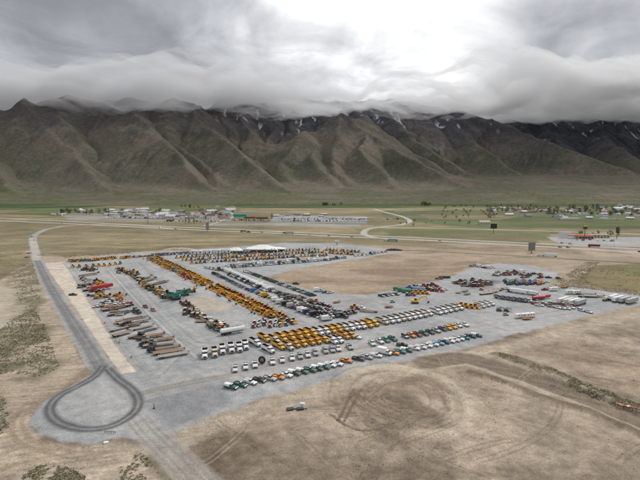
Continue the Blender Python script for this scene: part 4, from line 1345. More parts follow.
def k_telehandler():
    p = []
    p.append(('body', MB().box(-2.3, 2.0, -0.9, 0.9, 0.65, 1.25, 'paint', 0.1, 0.1, 0).box(-2.3, -0.4, -0.95, -0.2, 1.25, 1.7, 'paint'), None))
    p.append(('cab', MB().box(-0.9, 0.7, 0.2, 1.0, 1.2, 2.4, 'glass', 0.08, 0.2, 0.04).box(-0.85, 0.5, 0.2, 1.0, 2.4, 2.5, 'paint'), None))
    p.append(('boom', MB().beam((-2.2, -0.15, 1.95), (2.9, -0.15, 1.25), 0.38, 0.42, 'paint', 0.32, 0.34), None))
    p.append(('fork', MB().box(2.9, 3.1, -0.7, 0.7, 0.3, 1.3, 'chassis').box(3.1, 4.2, -0.45, -0.33, 0.3, 0.37, 'chassis').box(3.1, 4.2, 0.33, 0.45, 0.3, 0.37, 'chassis'), None))
    wheels(p, [(1.4, -1.15), (1.4, 1.15), (-1.6, -1.15), (-1.6, 1.15)], 0.6, 0.4)
    return p


def k_skid():
    p = []
    p.append(('body', MB().box(-1.35, 0.7, -0.75, 0.75, 0.45, 1.25, 'paint', 0.1, 0, 0.03), None))
    p.append(('cab', MB().box(-0.7, 0.55, -0.5, 0.5, 1.2, 2.0, 'glass', 0.05, 0.15, 0.04).box(-0.72, 0.45, -0.52, 0.52, 2.0, 2.1, 'white_paint'), None))
    a = MB()
    for s in (-1, 1):
        a.beam((-1.2, s * 0.68, 1.45), (1.3, s * 0.68, 0.75), 0.12, 0.22, 'paint')
    p.append(('lift_arm', a, None))
    p.append(('bucket', MB().prism([(1.2, 0.75), (1.7, 0.7), (2.0, 0.06), (1.2, 0.06)], -0.95, 0.95, 'chassis'), None))
    wheels(p, [(0.5, -0.92), (0.5, 0.92), (-0.75, -0.92), (-0.75, 0.92)], 0.42, 0.28)
    return p


def k_grader():
    p = []
    p.append(('body', MB().box(-4.2, -1.6, -0.75, 0.75, 0.9, 2.0, 'paint', 0.15, 0, 0.05), None))
    p.append(('cab', MB().box(-1.6, -0.1, -0.75, 0.75, 1.3, 3.1, 'glass', 0.05, 0.1, 0.08).box(-1.6, -0.1, -0.78, 0.78, 3.1, 3.22, 'paint'), None))
    p.append(('frame', MB().beam((-0.2, 0, 1.9), (3.9, 0, 1.5), 0.35, 0.4, 'paint').box(3.6, 4.2, -0.5, 0.5, 0.6, 1.3, 'paint'), None))
    p.append(('blade', MB().beam((0.4, -1.9, 0.45), (1.3, 1.9, 0.45), 0.15, 0.7, 'paint'), None))
    wheels(p, [(3.8, -1.15), (3.8, 1.15), (-2.2, -1.2), (-2.2, 1.2), (-3.7, -1.2), (-3.7, 1.2)], 0.65, 0.4)
    return p


def k_roller():
    p = []
    p.append(('body', MB().box(-2.3, -0.5, -0.8, 0.8, 0.8, 1.6, 'paint', 0.15, 0.1, 0.05), None))
    p.append(('canopy', MB().box(-1.2, 0.4, -0.8, 0.8, 2.6, 2.7, 'paint').box(-1.1, -1.0, -0.7, -0.6, 1.5, 2.6, 'chassis').box(-1.1, -1.0, 0.6, 0.7, 1.5, 2.6, 'chassis').box(0.2, 0.3, -0.7, -0.6, 1.2, 2.6, 'chassis').box(0.2, 0.3, 0.6, 0.7, 1.2, 2.6, 'chassis'), None))
    p.append(('drum', MB().cyl(1.5, 0.75, 0.75, -1.0, 1.0, 'steel', 14), None))
    p.append(('drum_frame', MB().box(0.0, 2.4, -1.18, -1.03, 0.6, 0.95, 'paint').box(0.0, 2.4, 1.03, 1.18, 0.6, 0.95, 'paint').box(2.3, 2.45, -1.18, 1.18, 0.6, 0.95, 'paint'), None))
    wheels(p, [(-1.5, -1.0), (-1.5, 1.0)], 0.7, 0.45, 12)
    return p


def k_crusher():
    """screening plant with raised discharge conveyors"""
    p = []
    tracks(p, 4.5, 1.2, 0.5, 0.45)
    p.append(('hopper', MB().shell(-4.2, -1.2, -1.4, 1.4, 2.2, 3.4, 0.12, 'paint', 'chassis', 0.3, 0.3), None))
    p.append(('screen_box', MB().beam((-1.0, 0, 2.6), (3.2, 0, 3.6), 2.0, 1.2, 'paint'), None))
    p.append(('engine_box', MB().box(-1.0, 1.6, -1.2, 1.2, 0.9, 2.2, 'paint'), None))
    for q, (a, b) in enumerate((((2.0, 0, 1.2), (7.2, 0, 4.0)), ((0.5, 1.2, 1.2), (0.5, 5.0, 3.4)), ((0.5, -1.2, 1.2), (0.5, -5.0, 3.4)))):
        p.append(('conveyor', MB().beam(a, b, 0.9, 0.35, 'paint').beam((a[0], a[1], a[2] + 0.2), (b[0], b[1], b[2] + 0.2), 0.6, 0.05, 'chassis').beam(((a[0] + b[0]) / 2, (a[1] + b[1]) / 2, 1.2), ((a[0] + b[0]) / 2, (a[1] + b[1]) / 2, 2.5), 0.15, 0.15, 'paint'), None))
    return p


def k_tractor():
    p = []
    p.append(('hood', MB().box(0.1, 1.8, -0.4, 0.4, 0.75, 1.35, 'paint', 0, 0.1, 0.05), None))
    p.append(('cab', MB().box(-1.2, 0.1, -0.65, 0.65, 0.9, 2.2, 'glass', 0.06, 0.1, 0.05).box(-1.25, 0.15, -0.72, 0.72, 2.2, 2.35, 'white_paint'), None))
    f = MB()
    for s in (-1, 1):
        f.box(-1.3, -0.2, min(s * 0.66, s * 1.15), max(s * 0.66, s * 1.15), 1.32, 1.44, 'paint')
    p.append(('fender', f, None))
    wheels(p, [(-0.75, -1.05), (-0.75, 1.05)], 0.72, 0.42, 12)
    wheels(p, [(1.4, -0.85), (1.4, 0.85)], 0.42, 0.28)
    return p


def k_boxvan():
    p = []
    p.append(('body', MB().box(-3.4, 0.9, -1.15, 1.15, 0.85, 3.2, 'paint'), None))
    p.append(('cab', MB().prism([(0.95, 0.6), (0.95, 2.3), (1.7, 2.25), (2.3, 1.45), (3.1, 1.25), (3.2, 0.6)], -1.0, 1.0, 'paint'), None))
    p.append(('window', MB().prism([(1.1, 1.5), (1.1, 2.15), (1.72, 2.12), (2.25, 1.5)], -1.02, 1.02, 'glass').add([(1.74, -0.85, 2.24), (2.33, -0.85, 1.46), (2.33, 0.85, 1.46), (1.74, 0.85, 2.24)], [(0, 1, 2, 3)], 'glass'), 'cab'))
    p.append(('chassis', MB().box(-3.3, 2.8, -0.5, 0.5, 0.5, 0.8, 'chassis'), None))
    p.append(('bumper', MB().box(3.2, 3.32, -1.0, 1.0, 0.45, 0.7, 'chassis'), None))
    wheels(p, [(2.2, -1.05), (2.2, 1.05), (-2.2, -1.1), (-2.2, 1.1)], 0.42, 0.32)
    return p


def k_camper():
    """travel trailer / motorhome body"""
    p = []
    p.append(('body', MB().prism([(-3.6, 0.55), (-3.6, 2.9), (3.2, 3.0), (3.7, 2.3), (3.5, 0.6)], -1.2, 1.2, 'paint'), None))
    w_ = []
    for s in (-1, 1):
        for x in (-2.4, -0.4, 1.6):
            p.append(('window', MB().box(x, x + 0.9, min(s * 1.202, s * 1.22), max(s * 1.202, s * 1.22), 1.7, 2.3, 'glass'), 'body'))
    p.append(('roof_unit', MB().box(-0.6, 0.4, -0.4, 0.4, 2.96, 3.25, 'white_paint', 0.1, 0.1, 0.05), 'body'))
    p.append(('hitch', MB().beam((3.5, 0, 0.6), (4.6, 0, 0.55), 0.15, 0.12, 'chassis'), None))
    wheels(p, [(-0.6, -1.1), (-0.6, 1.1), (-1.4, -1.1), (-1.4, 1.1)], 0.36, 0.25)
    return p


def k_bucket():
    """loose digging bucket or attachment"""
    p = [('shell', MB().prism([(-0.7, 0.0), (-0.9, 0.7), (-0.5, 1.05), (0.5, 0.9), (0.9, 0.15), (0.7, 0.02)], -0.9, 0.9, 'paint'), None)]
    t = MB()
    for i in range(5):
        y = -0.8 + 0.4 * i
        t.box(0.8, 1.1, y - 0.05, y + 0.05, 0.05, 0.13, 'steel')
    p.append(('tooth', t, 'shell'))
    p.append(('bracket', MB().box(-0.3, 0.3, -0.35, -0.2, 0.98, 1.4, 'chassis').box(-0.3, 0.3, 0.2, 0.35, 0.98, 1.4, 'chassis'), None))
    return p


def k_utiltrailer(L=5.0):
    p = []
    p.append(('deck', MB().box(-L / 2, L / 2, -1.0, 1.0, 0.62, 0.72, 'wood'), None))
    r = MB()
    for s in (-1, 1):
        r.box(-L / 2, L / 2, min(s * 1.0, s * 1.06), max(s * 1.0, s * 1.06), 0.6, 1.0, 'paint')
    r.box(L / 2 + 0.001, L / 2 + 0.06, -1.0, 1.0, 0.6, 1.3, 'paint')
    p.append(('side_rail', r, None))
    p.append(('hitch', MB().beam((L / 2, -0.6, 0.6), (L / 2 + 1.3, 0, 0.5), 0.1, 0.1, 'chassis').beam((L / 2, 0.6, 0.6), (L / 2 + 1.3, 0, 0.5), 0.1, 0.1, 'chassis'), None))
    wheels(p, [(-0.5, -1.3), (-0.5, 1.3), (-1.25, -1.3), (-1.25, 1.3)], 0.35, 0.22)
    return p


KINDS = {
    'pickup': k_pickup(), 'pickup_single': k_pickup(crew=False), 'utility_truck': k_pickup(True, False), 'flatbed_truck': k_pickup(False, False, True),
    'two_tone': k_pickup(crew=False, top='white_paint'), 'capped': k_pickup(crew=False, top='white_paint', cap=True),
    'car': k_car(), 'suv': k_suv(), 'dump_truck': k_dump(), 'small_dump': k_dump(7.8, True), 'semi': k_semi(), 'day_cab': k_semi(False),
    'flatbed_trailer': k_flat(), 'grey_flatbed': k_flat(13.5, 'wood_grey'), 'lowboy': k_flat(14.5, 'wood_grey', True), 'short_flatbed': k_flat(8.5, 'wood'),
    'box_trailer': k_box_trailer(), 'container': k_container(), 'tank_trailer': k_tank(), 'hopper_trailer': k_hopper(),
    'excavator': k_excavator(0), 'excavator_up': k_excavator(1), 'excavator_out': k_excavator(2), 'loader': k_loader(), 'dozer': k_dozer(), 'backhoe': k_backhoe(),
    'lift': k_lift(), 'telehandler': k_telehandler(), 'skid': k_skid(), 'grader': k_grader(), 'roller': k_roller(), 'crusher': k_crusher(), 'tractor': k_tractor(),
    'box_van': k_boxvan(), 'camper': k_camper(), 'bucket': k_bucket(), 'utility_trailer': k_utiltrailer(),
}
OBJ_NAME = {'two_tone': 'pickup_truck', 'capped': 'pickup_truck', 'pickup': 'pickup_truck', 'pickup_single': 'pickup_truck', 'small_dump': 'dump_truck', 'semi': 'semi_truck', 'day_cab': 'semi_truck', 'grey_flatbed': 'flatbed_trailer', 'lowboy': 'lowboy_trailer', 'short_flatbed': 'flatbed_trailer',
            'excavator_up': 'excavator', 'excavator_out': 'excavator', 'loader': 'wheel_loader', 'dozer': 'bulldozer', 'backhoe': 'backhoe_loader', 'lift': 'boom_lift', 'skid': 'skid_steer', 'roller': 'road_roller', 'crusher': 'screening_plant',
            'tractor': 'farm_tractor', 'camper': 'camper_trailer', 'bucket': 'digging_bucket', 'container': 'shipping_container', 'grader': 'motor_grader'}
CATEGORY = {'two_tone': 'pickup', 'capped': 'pickup', 'pickup': 'pickup', 'pickup_single': 'pickup', 'utility_truck': 'truck', 'flatbed_truck': 'truck', 'car': 'car', 'suv': 'car', 'dump_truck': 'dump truck', 'small_dump': 'dump truck', 'semi': 'truck', 'day_cab': 'truck',
            'flatbed_trailer': 'trailer', 'grey_flatbed': 'trailer', 'lowboy': 'trailer', 'short_flatbed': 'trailer', 'box_trailer': 'trailer', 'container': 'container', 'tank_trailer': 'tank trailer', 'hopper_trailer': 'trailer', 'excavator': 'excavator', 'excavator_up': 'excavator', 'excavator_out': 'excavator', 'loader': 'loader',
            'dozer': 'bulldozer', 'backhoe': 'backhoe', 'lift': 'boom lift', 'telehandler': 'telehandler', 'skid': 'skid steer', 'grader': 'grader', 'roller': 'roller', 'crusher': 'machine', 'tractor': 'tractor', 'box_van': 'truck', 'camper': 'camper', 'bucket': 'bucket', 'utility_trailer': 'trailer'}
WORD = {'two_tone': 'pickup truck', 'capped': 'white-capped pickup truck', 'pickup': 'pickup truck', 'pickup_single': 'pickup truck', 'utility_truck': 'utility truck', 'flatbed_truck': 'flatbed truck', 'small_dump': 'dump truck', 'dump_truck': 'dump truck', 'semi': 'semi truck', 'day_cab': 'semi truck', 'loader': 'wheel loader', 'backhoe': 'backhoe loader', 'lift': 'boom lift', 'skid': 'skid steer', 'roller': 'road roller', 'grader': 'motor grader',
        'dozer': 'bulldozer', 'excavator_up': 'excavator', 'excavator_out': 'excavator', 'box_van': 'box truck', 'tractor': 'tractor', 'camper': 'camper', 'bucket': 'digging bucket', 'utility_trailer': 'small trailer', 'flatbed_trailer': 'flatbed trailer', 'grey_flatbed': 'flatbed trailer', 'short_flatbed': 'flatbed trailer', 'lowboy': 'lowboy trailer', 'suv': 'car', 'crusher': 'screening plant',
        'box_trailer': 'box trailer', 'tank_trailer': 'tank trailer', 'hopper_trailer': 'hopper trailer', 'container': 'container'}
PAINT = {'white': (0.85, 0.85, 0.845), 'silver': (0.46, 0.47, 0.48), 'grey': (0.20, 0.205, 0.21), 'black': (0.018, 0.018, 0.02), 'green': (0.016, 0.125, 0.085), 'dark green': (0.012, 0.055, 0.045), 'bright green': (0.03, 0.22, 0.10), 'teal': (0.015, 0.22, 0.20),
         'orange': (0.72, 0.24, 0.015), 'yellow': (0.80, 0.43, 0.02), 'amber': (0.72, 0.33, 0.02), 'navy': (0.02, 0.035, 0.10), 'blue': (0.03, 0.13, 0.38), 'light blue': (0.25, 0.42, 0.58), 'red': (0.48, 0.03, 0.02), 'maroon': (0.16, 0.02, 0.025), 'tan': (0.42, 0.32, 0.20), 'brown': (0.14, 0.085, 0.05), 'olive': (0.22, 0.19, 0.07), 'cream': (0.68, 0.62, 0.48), 'pink': (0.62, 0.20, 0.20)}
ORD = ['first', 'second', 'third', 'fourth', 'fifth', 'sixth', 'seventh', 'eighth', 'ninth', 'tenth', 'eleventh', 'twelfth', 'thirteenth', 'fourteenth', 'fifteenth', 'sixteenth', 'seventeenth', 'eighteenth', 'nineteenth']
TENS = ['', '', 'twenty', 'thirty', 'forty', 'fifty', 'sixty', 'seventy', 'eighty', 'ninety']


def ordinal(i):
    """1 -> first"""
    if i < 20:
        return ORD[i - 1]
    t, u = divmod(i, 10)
    if u == 0:
        return TENS[t][:-1] + 'ieth'
    return TENS[t] + '-' + ORD[u - 1]


_part_mesh, _whole_mesh = {}, {}


def place(kind, x, y, heading, color='white', label='', group=None, detail=True, scale=1.0, z=0.0):
    """one vehicle or machine standing on the ground; heading in radians"""
    oname = OBJ_NAME.get(kind, kind)
    rgb = (*PAINT[color], 1.0)
    if detail:
        root = new_obj(oname, None)
        root.empty_display_size = 1.0
        if kind not in _part_mesh:
            _part_mesh[kind] = [(n, m.mesh(n), par) for n, m, par in KINDS[kind]]
        made = {}
        for n, me, par in _part_mesh[kind]:
            o = new_obj(n, me, made.get(par, root))
            o.color = rgb
            made.setdefault(n, o)
    else:
        if kind not in _whole_mesh:
            b = MB()
            for n, m, par in KINDS[kind]:
                b.merge(m)
            _whole_mesh[kind] = b.mesh(oname)
        root = new_obj(oname, _whole_mesh[kind])
        root.color = rgb
    root.location = (x, y, z); root.rotation_euler = (0, 0, heading); root.scale = (scale,) * 3
    root['label'] = label; root['category'] = CATEGORY.get(kind, kind)
    if group:
        root['group'] = group
    return root


def hd(dx, dy):
    return math.atan2(dy, dx)
# ------------------------------------------------------------------ the yard: rows of vehicles and machines
rnd = random.Random(11)
COUNT = {}


def lay(items, heading, phrase, group, end='left', jitter=0.04, z=1.0, detail=True, scale=1.0, wobble=0.15):
    """items: (px, py, kind, colour); labels count along the row"""
    items = sorted(items, key=lambda q: q[0]) if end == 'left' else items
    for i, (px, py, kind, color) in enumerate(items):
        x, y = gp(px, py, z)
        h = heading(i) if callable(heading) else heading
        lab = f'{color} {WORD.get(kind, kind)}, {ordinal(i + 1)} from {end} {phrase}'
        place(kind, x + rnd.uniform(-wobble, wobble), y + rnd.uniform(-wobble, wobble), h + rnd.uniform(-jitter, jitter), color, lab, group, detail, scale * rnd.uniform(0.97, 1.03))


def spread(p0, p1, n, kinds, colors, curve=0.0, jit=0.0):
    """n places evenly spaced on the ground between two pixels"""
    a, b = gp(*p0), gp(*p1)
    out = []
    for i in range(n):
        t = i / max(n - 1, 1)
        x, y = a[0] + (b[0] - a[0]) * t, a[1] + (b[1] - a[1]) * t
        nx, ny = -(b[1] - a[1]), b[0] - a[0]; ll = math.hypot(nx, ny)
        o = curve * 4 * t * (1 - t) + rnd.uniform(-jit, jit)
        out.append((x + nx / ll * o, y + ny / ll * o, kinds(i) if callable(kinds) else rnd.choice(kinds), colors(i) if callable(colors) else rnd.choice(colors)))
    return out


def lay_xy(items, heading, phrase, group, end='left', jitter=0.05, detail=True, scale=1.0, start=0):
    for i, (x, y, kind, color) in enumerate(items):
        lab = f'{color} {WORD.get(kind, kind)}, {ordinal(i + 1 + start)} from {end} {phrase}'
        h = heading(i) if callable(heading) else heading
        place(kind, x, y, h + rnd.uniform(-jitter, jitter), color, lab, group, detail, scale * rnd.uniform(0.97, 1.03))


H_ROW = hd(0.60, -0.80)           # down the long rows, towards the camera
H_FACE = hd(0.16, -0.99)          # facing the camera
H_SIDE = hd(0.88, -0.46)          # angled to the right in the front row

# front row along the edge of the bare dirt
front = [(231, 385.8, 'capped', 'green'), (240.5, 383.6, 'two_tone', 'green'), (250, 381.2, 'utility_truck', 'white'), (259.5, 379.2, 'pickup', 'black'), (269.5, 377.6, 'pickup', 'silver'), (278.5, 376, 'pickup_single', 'orange'),
         (286.5, 374, 'pickup', 'white'), (294, 372.2, 'capped', 'dark green'), (302, 370.6, 'capped', 'green'), (309.5, 369, 'two_tone', 'green'), (317, 367.4, 'capped', 'dark green'), (323.5, 366, 'capped', 'green'), (330, 364.3, 'utility_truck', 'white'), (336.5, 363, 'utility_truck', 'white'),
         (346.5, 360, 'pickup', 'orange'), (358.5, 358, 'pickup', 'black'), (367, 356.3, 'pickup', 'silver'), (376, 354.6, 'utility_truck', 'white'), (385, 352.4, 'box_van', 'white'), (393.5, 352.2, 'pickup_single', 'orange'), (399.5, 350.8, 'two_tone', 'teal'), (406.5, 349.4, 'capped', 'green'),
         (414.5, 347.6, 'utility_truck', 'white'), (420.8, 346.4, 'utility_truck', 'white'), (427, 345, 'pickup', 'white'), (433, 343.7, 'utility_truck', 'white'), (438.5, 342.6, 'utility_truck', 'light blue'), (443.5, 341.4, 'pickup', 'navy'), (449, 340.4, 'utility_truck', 'white'), (454, 339.3, 'utility_truck', 'white'), (459, 338.2, 'pickup', 'white'), (464.5, 337.2, 'two_tone', 'teal'), (470.5, 335.6, 'pickup', 'navy'), (476.5, 334.8, 'capped', 'green')]
lay(front, H_SIDE, 'in the front row beside the bare dirt', 'vehicles in the front row beside the dirt', scale=1.05)

# second row, noses to the camera
second = [(235, 367.8, 'pickup_single', 'white'), (245.8, 365.5, 'pickup', 'white'), (255, 363.6, 'pickup_single', 'white'), (272, 360.8, 'pickup', 'white'), (282.4, 358.7, 'pickup', 'white'), (291.8, 357, 'pickup', 'white'), (300, 355.3, 'pickup', 'silver'), (307.6, 353.8, 'pickup', 'white'), (315, 352, 'pickup', 'silver'),
          (325.3, 350, 'pickup', 'silver'), (332, 349, 'pickup', 'silver'), (337.8, 347.8, 'pickup', 'white'), (349.8, 346.2, 'pickup_single', 'silver'), (372, 342.6, 'pickup', 'white'), (379.8, 340.6, 'pickup', 'white'), (386, 339.4, 'pickup', 'teal'), (392.6, 338, 'pickup', 'green'),
          (405.5, 335.6, 'suv', 'grey'), (411.6, 334.7, 'pickup', 'orange'), (417.6, 333.8, 'pickup', 'maroon'), (424, 332.6, 'pickup', 'green'), (430, 331.2, 'pickup', 'dark green'), (436.4, 329.8, 'pickup', 'silver'), (442.6, 328.4, 'pickup', 'navy'), (447.8, 327.2, 'pickup', 'yellow'), (452.8, 326.2, 'pickup', 'yellow'), (457.8, 324.8, 'pickup', 'white'), (464, 323.8, 'pickup', 'white')]
lay(second, lambda i: hd(0.20, -0.98) if i < 14 else hd(0.42, -0.9), 'in the second row facing the dirt', 'pickups in the second row', scale=1.12)
place('pickup', *gp(402, 344, 1), H_SIDE + 0.25, 'black', 'black pickup truck parked crosswise in the lane between the two pickup rows')
place('pickup_single', *gp(356.5, 336.5, 1), H_SIDE - 0.1, 'white', 'lone white pickup truck parked beside the end of the yellow dump trucks')

# six small white dump trucks standing apart
lay([(205, 353.5, 'small_dump', 'white'), (214.6, 352, 'small_dump', 'cream'), (222.6, 349, 'small_dump', 'white'), (231, 347.8, 'small_dump', 'white'), (239.2, 347, 'small_dump', 'white'), (245.6, 344.8, 'small_dump', 'white')],
    hd(0.27, -0.96), 'of the six standing apart near the loop', 'small white dump trucks', z=1.4, scale=1.18)
# dump trucks, two deep on the left half
rowA = [(255, 341.5, 'white'), (264, 337.2, 'yellow'), (273, 338.5, 'cream'), (281, 336.8, 'yellow'), (288.8, 335.4, 'yellow'), (296.6, 334.2, 'amber'), (303.6, 333, 'yellow'), (310.6, 331.6, 'yellow'), (317.2, 331, 'white'), (323.6, 329.8, 'white'), (330, 329, 'yellow'), (336, 327.8, 'yellow'), (342.4, 327, 'cream'), (348.2, 326.4, 'white'), (354, 325, 'white'), (360, 324.6, 'white'), (366, 323.6, 'yellow'), (372, 322.2, 'yellow'),
        (382, 320.6, 'cream'), (388, 319.4, 'white'), (393.6, 318.6, 'white'), (399, 317.4, 'cream'), (404.6, 316.4, 'white'), (410, 315.4, 'white'), (415.4, 314.4, 'white'), (420.6, 313.4, 'cream'), (425.8, 312.2, 'white'),
        (435.6, 311, 'white'), (440.8, 310, 'white'), (446, 308.8, 'white'), (451.2, 307.8, 'cream'), (456.4, 306.6, 'white')]
lay([(x, y, 'dump_truck', c) for x, y, c in rowA], hd(0.60, -0.80), 'in the long row of dump trucks', 'dump trucks in the long row', z=1.5, scale=1.06)
rowB = [(268, 348.2, 'white'), (278, 344.8, 'yellow'), (287, 345.2, 'cream'), (294, 343, 'amber'), (301.4, 341.8, 'yellow'), (308.6, 340.6, 'amber'), (315.4, 339.4, 'amber'), (322.6, 338.4, 'yellow'), (331, 339.4, 'white'), (337.4, 338.4, 'white'), (343, 334.6, 'amber'), (349, 333.8, 'amber')]
lay([(x, y, 'dump_truck', c) for x, y, c in rowB], hd(0.60, -0.80), 'in the nearer half row of dump trucks', 'dump trucks in the nearer half row', z=1.5, scale=1.0)
lay([(461, 304.6, 'loader', 'yellow'), (466, 305.4, 'loader', 'amber'), (471, 306, 'loader', 'yellow'), (475.5, 306.2, 'loader', 'amber')], hd(0.6, -0.8), 'at the end of the dump truck row', 'yellow loaders at the end of the dump truck row', z=1.4)
lay([(479.5, 304.8, 'dump_truck', 'white'), (484, 303.6, 'dump_truck', 'white'), (488.6, 302.6, 'dump_truck', 'white')], hd(0.6, -0.8), 'past the yellow loaders at the row end', 'white trucks past the loaders', z=1.5, scale=0.9)

# small tractors and skid steers
tr = []
for k, (px, py) in enumerate([(253, 326), (258.5, 325.2), (264, 324), (269.5, 325.8), (275, 324.6), (280.5, 325), (286, 324), (254.5, 322.6), (259.6, 321.4), (264.8, 320.4), (270.6, 322), (276.2, 321.4), (281.6, 321), (287, 320.4), (292, 322.6)]):
    tr.append((px, py, 'tractor' if k % 3 else 'skid', ('red', 'white', 'maroon', 'red', 'white', 'yellow', 'teal')[k % 7]))
lay(tr[:7], hd(0.35, -0.94), 'in the nearer small tractor line', 'small tractors beside the white tank', scale=0.95)
lay(tr[7:], hd(0.35, -0.94), 'in the farther small tractor line', 'small tractors beside the white tank', scale=0.95)

# the long diagonal row of yellow machines, in three runs
mk = ['backhoe', 'loader', 'telehandler', 'skid', 'backhoe', 'loader', 'dozer', 'excavator']
mc = ['yellow', 'yellow', 'amber', 'yellow', 'tan', 'orange', 'yellow', 'amber', 'yellow', 'yellow']


def tilt(i):
    return hd(-0.80, -0.60)


run1 = spread((149, 258.8), (204, 285.5), 46, mk, lambda i: 'red' if 31 < i < 37 else rnd.choice(mc), jit=0.6)
lay_xy(run1, tilt, 'in the longest diagonal machine row', 'machines in the long diagonal row', detail=False, end='the far end')
run1b = spread((155.5, 257.2), (210, 283.5), 42, mk, mc, jit=0.8)
lay_xy(run1b, tilt, 'in the longest machine row, rear rank', 'machines in the rear rank of the diagonal row', detail=False, end='the far end')
run2 = spread((211, 288), (238, 300.5), 18, ['backhoe', 'telehandler', 'loader', 'excavator'], ['yellow', 'amber', 'yellow', 'orange'], jit=0.5)
lay_xy(run2, tilt, 'in the middle run of diagonal machines', 'machines in the middle diagonal run', end='the far end', detail=False)
run2b = spread((216, 286.5), (243, 298.5), 16, ['backhoe', 'loader', 'telehandler'], ['yellow', 'amber', 'olive', 'red'], jit=0.5)
lay_xy(run2b, tilt, 'in the middle diagonal run, rear rank', 'machines in the middle diagonal run, rear rank', end='the far end', detail=False)
run3 = spread((241, 302.5), (272, 317.8), 14, ['backhoe', 'telehandler', 'loader', 'excavator'], ['yellow', 'amber', 'orange', 'yellow'], jit=0.5)
lay_xy(run3, tilt, 'in the nearest run of diagonal machines', 'machines in the nearest diagonal run', end='the far end')
run3b = spread((247, 300.5), (285, 318.5), 15, ['backhoe', 'telehandler', 'lift', 'loader'], ['yellow', 'red', 'amber', 'orange'], jit=0.5)
lay_xy(run3b, tilt, 'in the nearest diagonal run, rear rank', 'machines in the nearest diagonal run, rear rank', end='the far end')
lay([(281, 321, 'loader', 'amber'), (288.5, 319.6, 'lift', 'teal'), (293.5, 321, 'loader', 'yellow')], hd(0.4, -0.9), 'at the tail of the diagonal machine row', 'machines at the tail of the diagonal row')

# cars and trucks in the diagonal lines right of the machines
carc = ['white', 'silver', 'navy', 'blue', 'black', 'grey', 'white', 'light blue', 'maroon', 'white', 'black', 'dark green']
line1 = spread((214, 273.5), (250, 291), 22, ['car', 'pickup', 'suv'], ['black', 'grey', 'navy', 'black', 'maroon', 'silver', 'light blue', 'white'], jit=0.4)
lay_xy(line1, H_ROW + R(80), 'in the car line, far run', 'cars in the far run', detail=False, end='the far end')
line2 = spread((252, 291), (279, 302.5), 11, ['pickup', 'suv', 'box_van'], ['white', 'silver', 'blue', 'yellow', 'white', 'light blue', 'black'], jit=0.4)
lay_xy(line2, H_ROW + R(80), 'in the car line, middle run', 'cars in the middle run', detail=False, end='the far end')
line3 = spread((281, 303.5), (327, 320.5), 17, ['pickup', 'suv', 'pickup', 'box_van'], ['white', 'blue', 'white', 'silver', 'black', 'maroon', 'white', 'navy', 'white'], jit=0.4)
lay_xy(line3, H_ROW + R(80), 'in the car line, near run', 'cars in the near run', end='the far end')
# white vans and trailers side by side
lineW = spread((226.5, 270.8), (270, 290.5), 27, ['box_van', 'box_van', 'camper'], ['white', 'white', 'white', 'white'], jit=0.3)
lay_xy(lineW, H_ROW + R(82), 'in the diagonal line of white vans', 'white vans in the diagonal line', end='the far end', detail=False)
lineT = spread((231, 275.2), (268, 291.6), 24, ['day_cab', 'semi', 'pickup', 'day_cab'], ['black', 'grey', 'navy', 'white', 'black', 'silver'], jit=0.4)
lay_xy(lineT, H_ROW + R(-100), 'in the dark trucks beside white vans', 'dark trucks beside the white vans', end='the far end', detail=False)
lineM = spread((271, 291), (318, 304.5), 20, ['day_cab', 'flatbed_truck', 'utility_truck', 'semi', 'utility_trailer'], ['tan', 'silver', 'black', 'cream', 'white', 'grey', 'black', 'brown'], jit=0.7)
lay_xy(lineM, H_ROW + R(82), 'in the mixed line behind the cars', 'mixed trucks beyond the car line', end='the far end', detail=False)
place('telehandler', *gp(316, 301.5, 1.2), hd(0.8, -0.5), 'orange', 'bright orange machine among dark trucks beside the dirt lot', None, True, 1.2)
# green and white pickups along the edge of the dirt lot
lineG = spread((246, 271.8), (313, 296), 40, ['pickup', 'pickup_single', 'utility_truck'], lambda i: rnd.choice(['dark green', 'green', 'white', 'silver', 'dark green', 'white']), jit=0.3)
lay_xy(lineG, H_ROW + R(78), 'in the line edging the dirt lot', 'pickups edging the dirt lot', end='the far end', detail=False)
lay([(318, 290.2, 'box_van', 'white'), (322, 290.5, 'pickup', 'white'), (325.5, 291.6, 'utility_truck', 'blue'), (330, 292, 'pickup', 'white')], H_ROW + R(78), 'at the near corner of the dirt lot', 'trucks at the corner of the dirt lot')
place('pickup', *gp(296, 283, 1), hd(1, -0.1), 'dark green', 'single dark green pickup truck standing out on the dirt lot edge')
place('utility_trailer', *gp(336.5, 301.5, 1), hd(1, 0.4), 'orange', 'small orange trailer alone on the gravel past the dirt lot corner')

# dark semi tractors bunched together
for k, (p0, p1, n) in enumerate((((314, 309), (336, 313.5), 8), ((318, 314.5), (343, 317), 8), ((322, 319), (352, 312.8), 9), ((317, 305.5), (328, 309), 5))):
    it = spread(p0, p1, n, ['semi', 'day_cab', 'day_cab'], ['black', 'black', 'grey', 'black', 'silver', 'maroon'], jit=0.9)
    lay_xy(it, hd(0.65, -0.75), 'in the ' + ('rearmost', 'middle', 'nearest', 'small corner')[k] + ' rank of bunched semi trucks', 'bunched dark semi trucks')
lay([(354.8, 307, 'loader', 'orange'), (360.5, 308.4, 'day_cab', 'white')], hd(0.9, -0.4), 'ahead of the loaded flatbed in the open', 'machine and truck by the flatbed')
place('flatbed_trailer', *gp(369, 310.6, 1), hd(-0.97, 0.2), 'maroon', 'flatbed trailer with reddish deck behind the white truck in the open', None, True, 0.85)
place('utility_trailer', *gp(388.5, 306.8, 0.7), hd(1, 0.1), 'red', 'small low red trailer alone on the open gravel')
place('skid', *gp(392, 301.2, 1), hd(0.6, 0.3), 'silver', 'small grey machine alone near the green pickups')
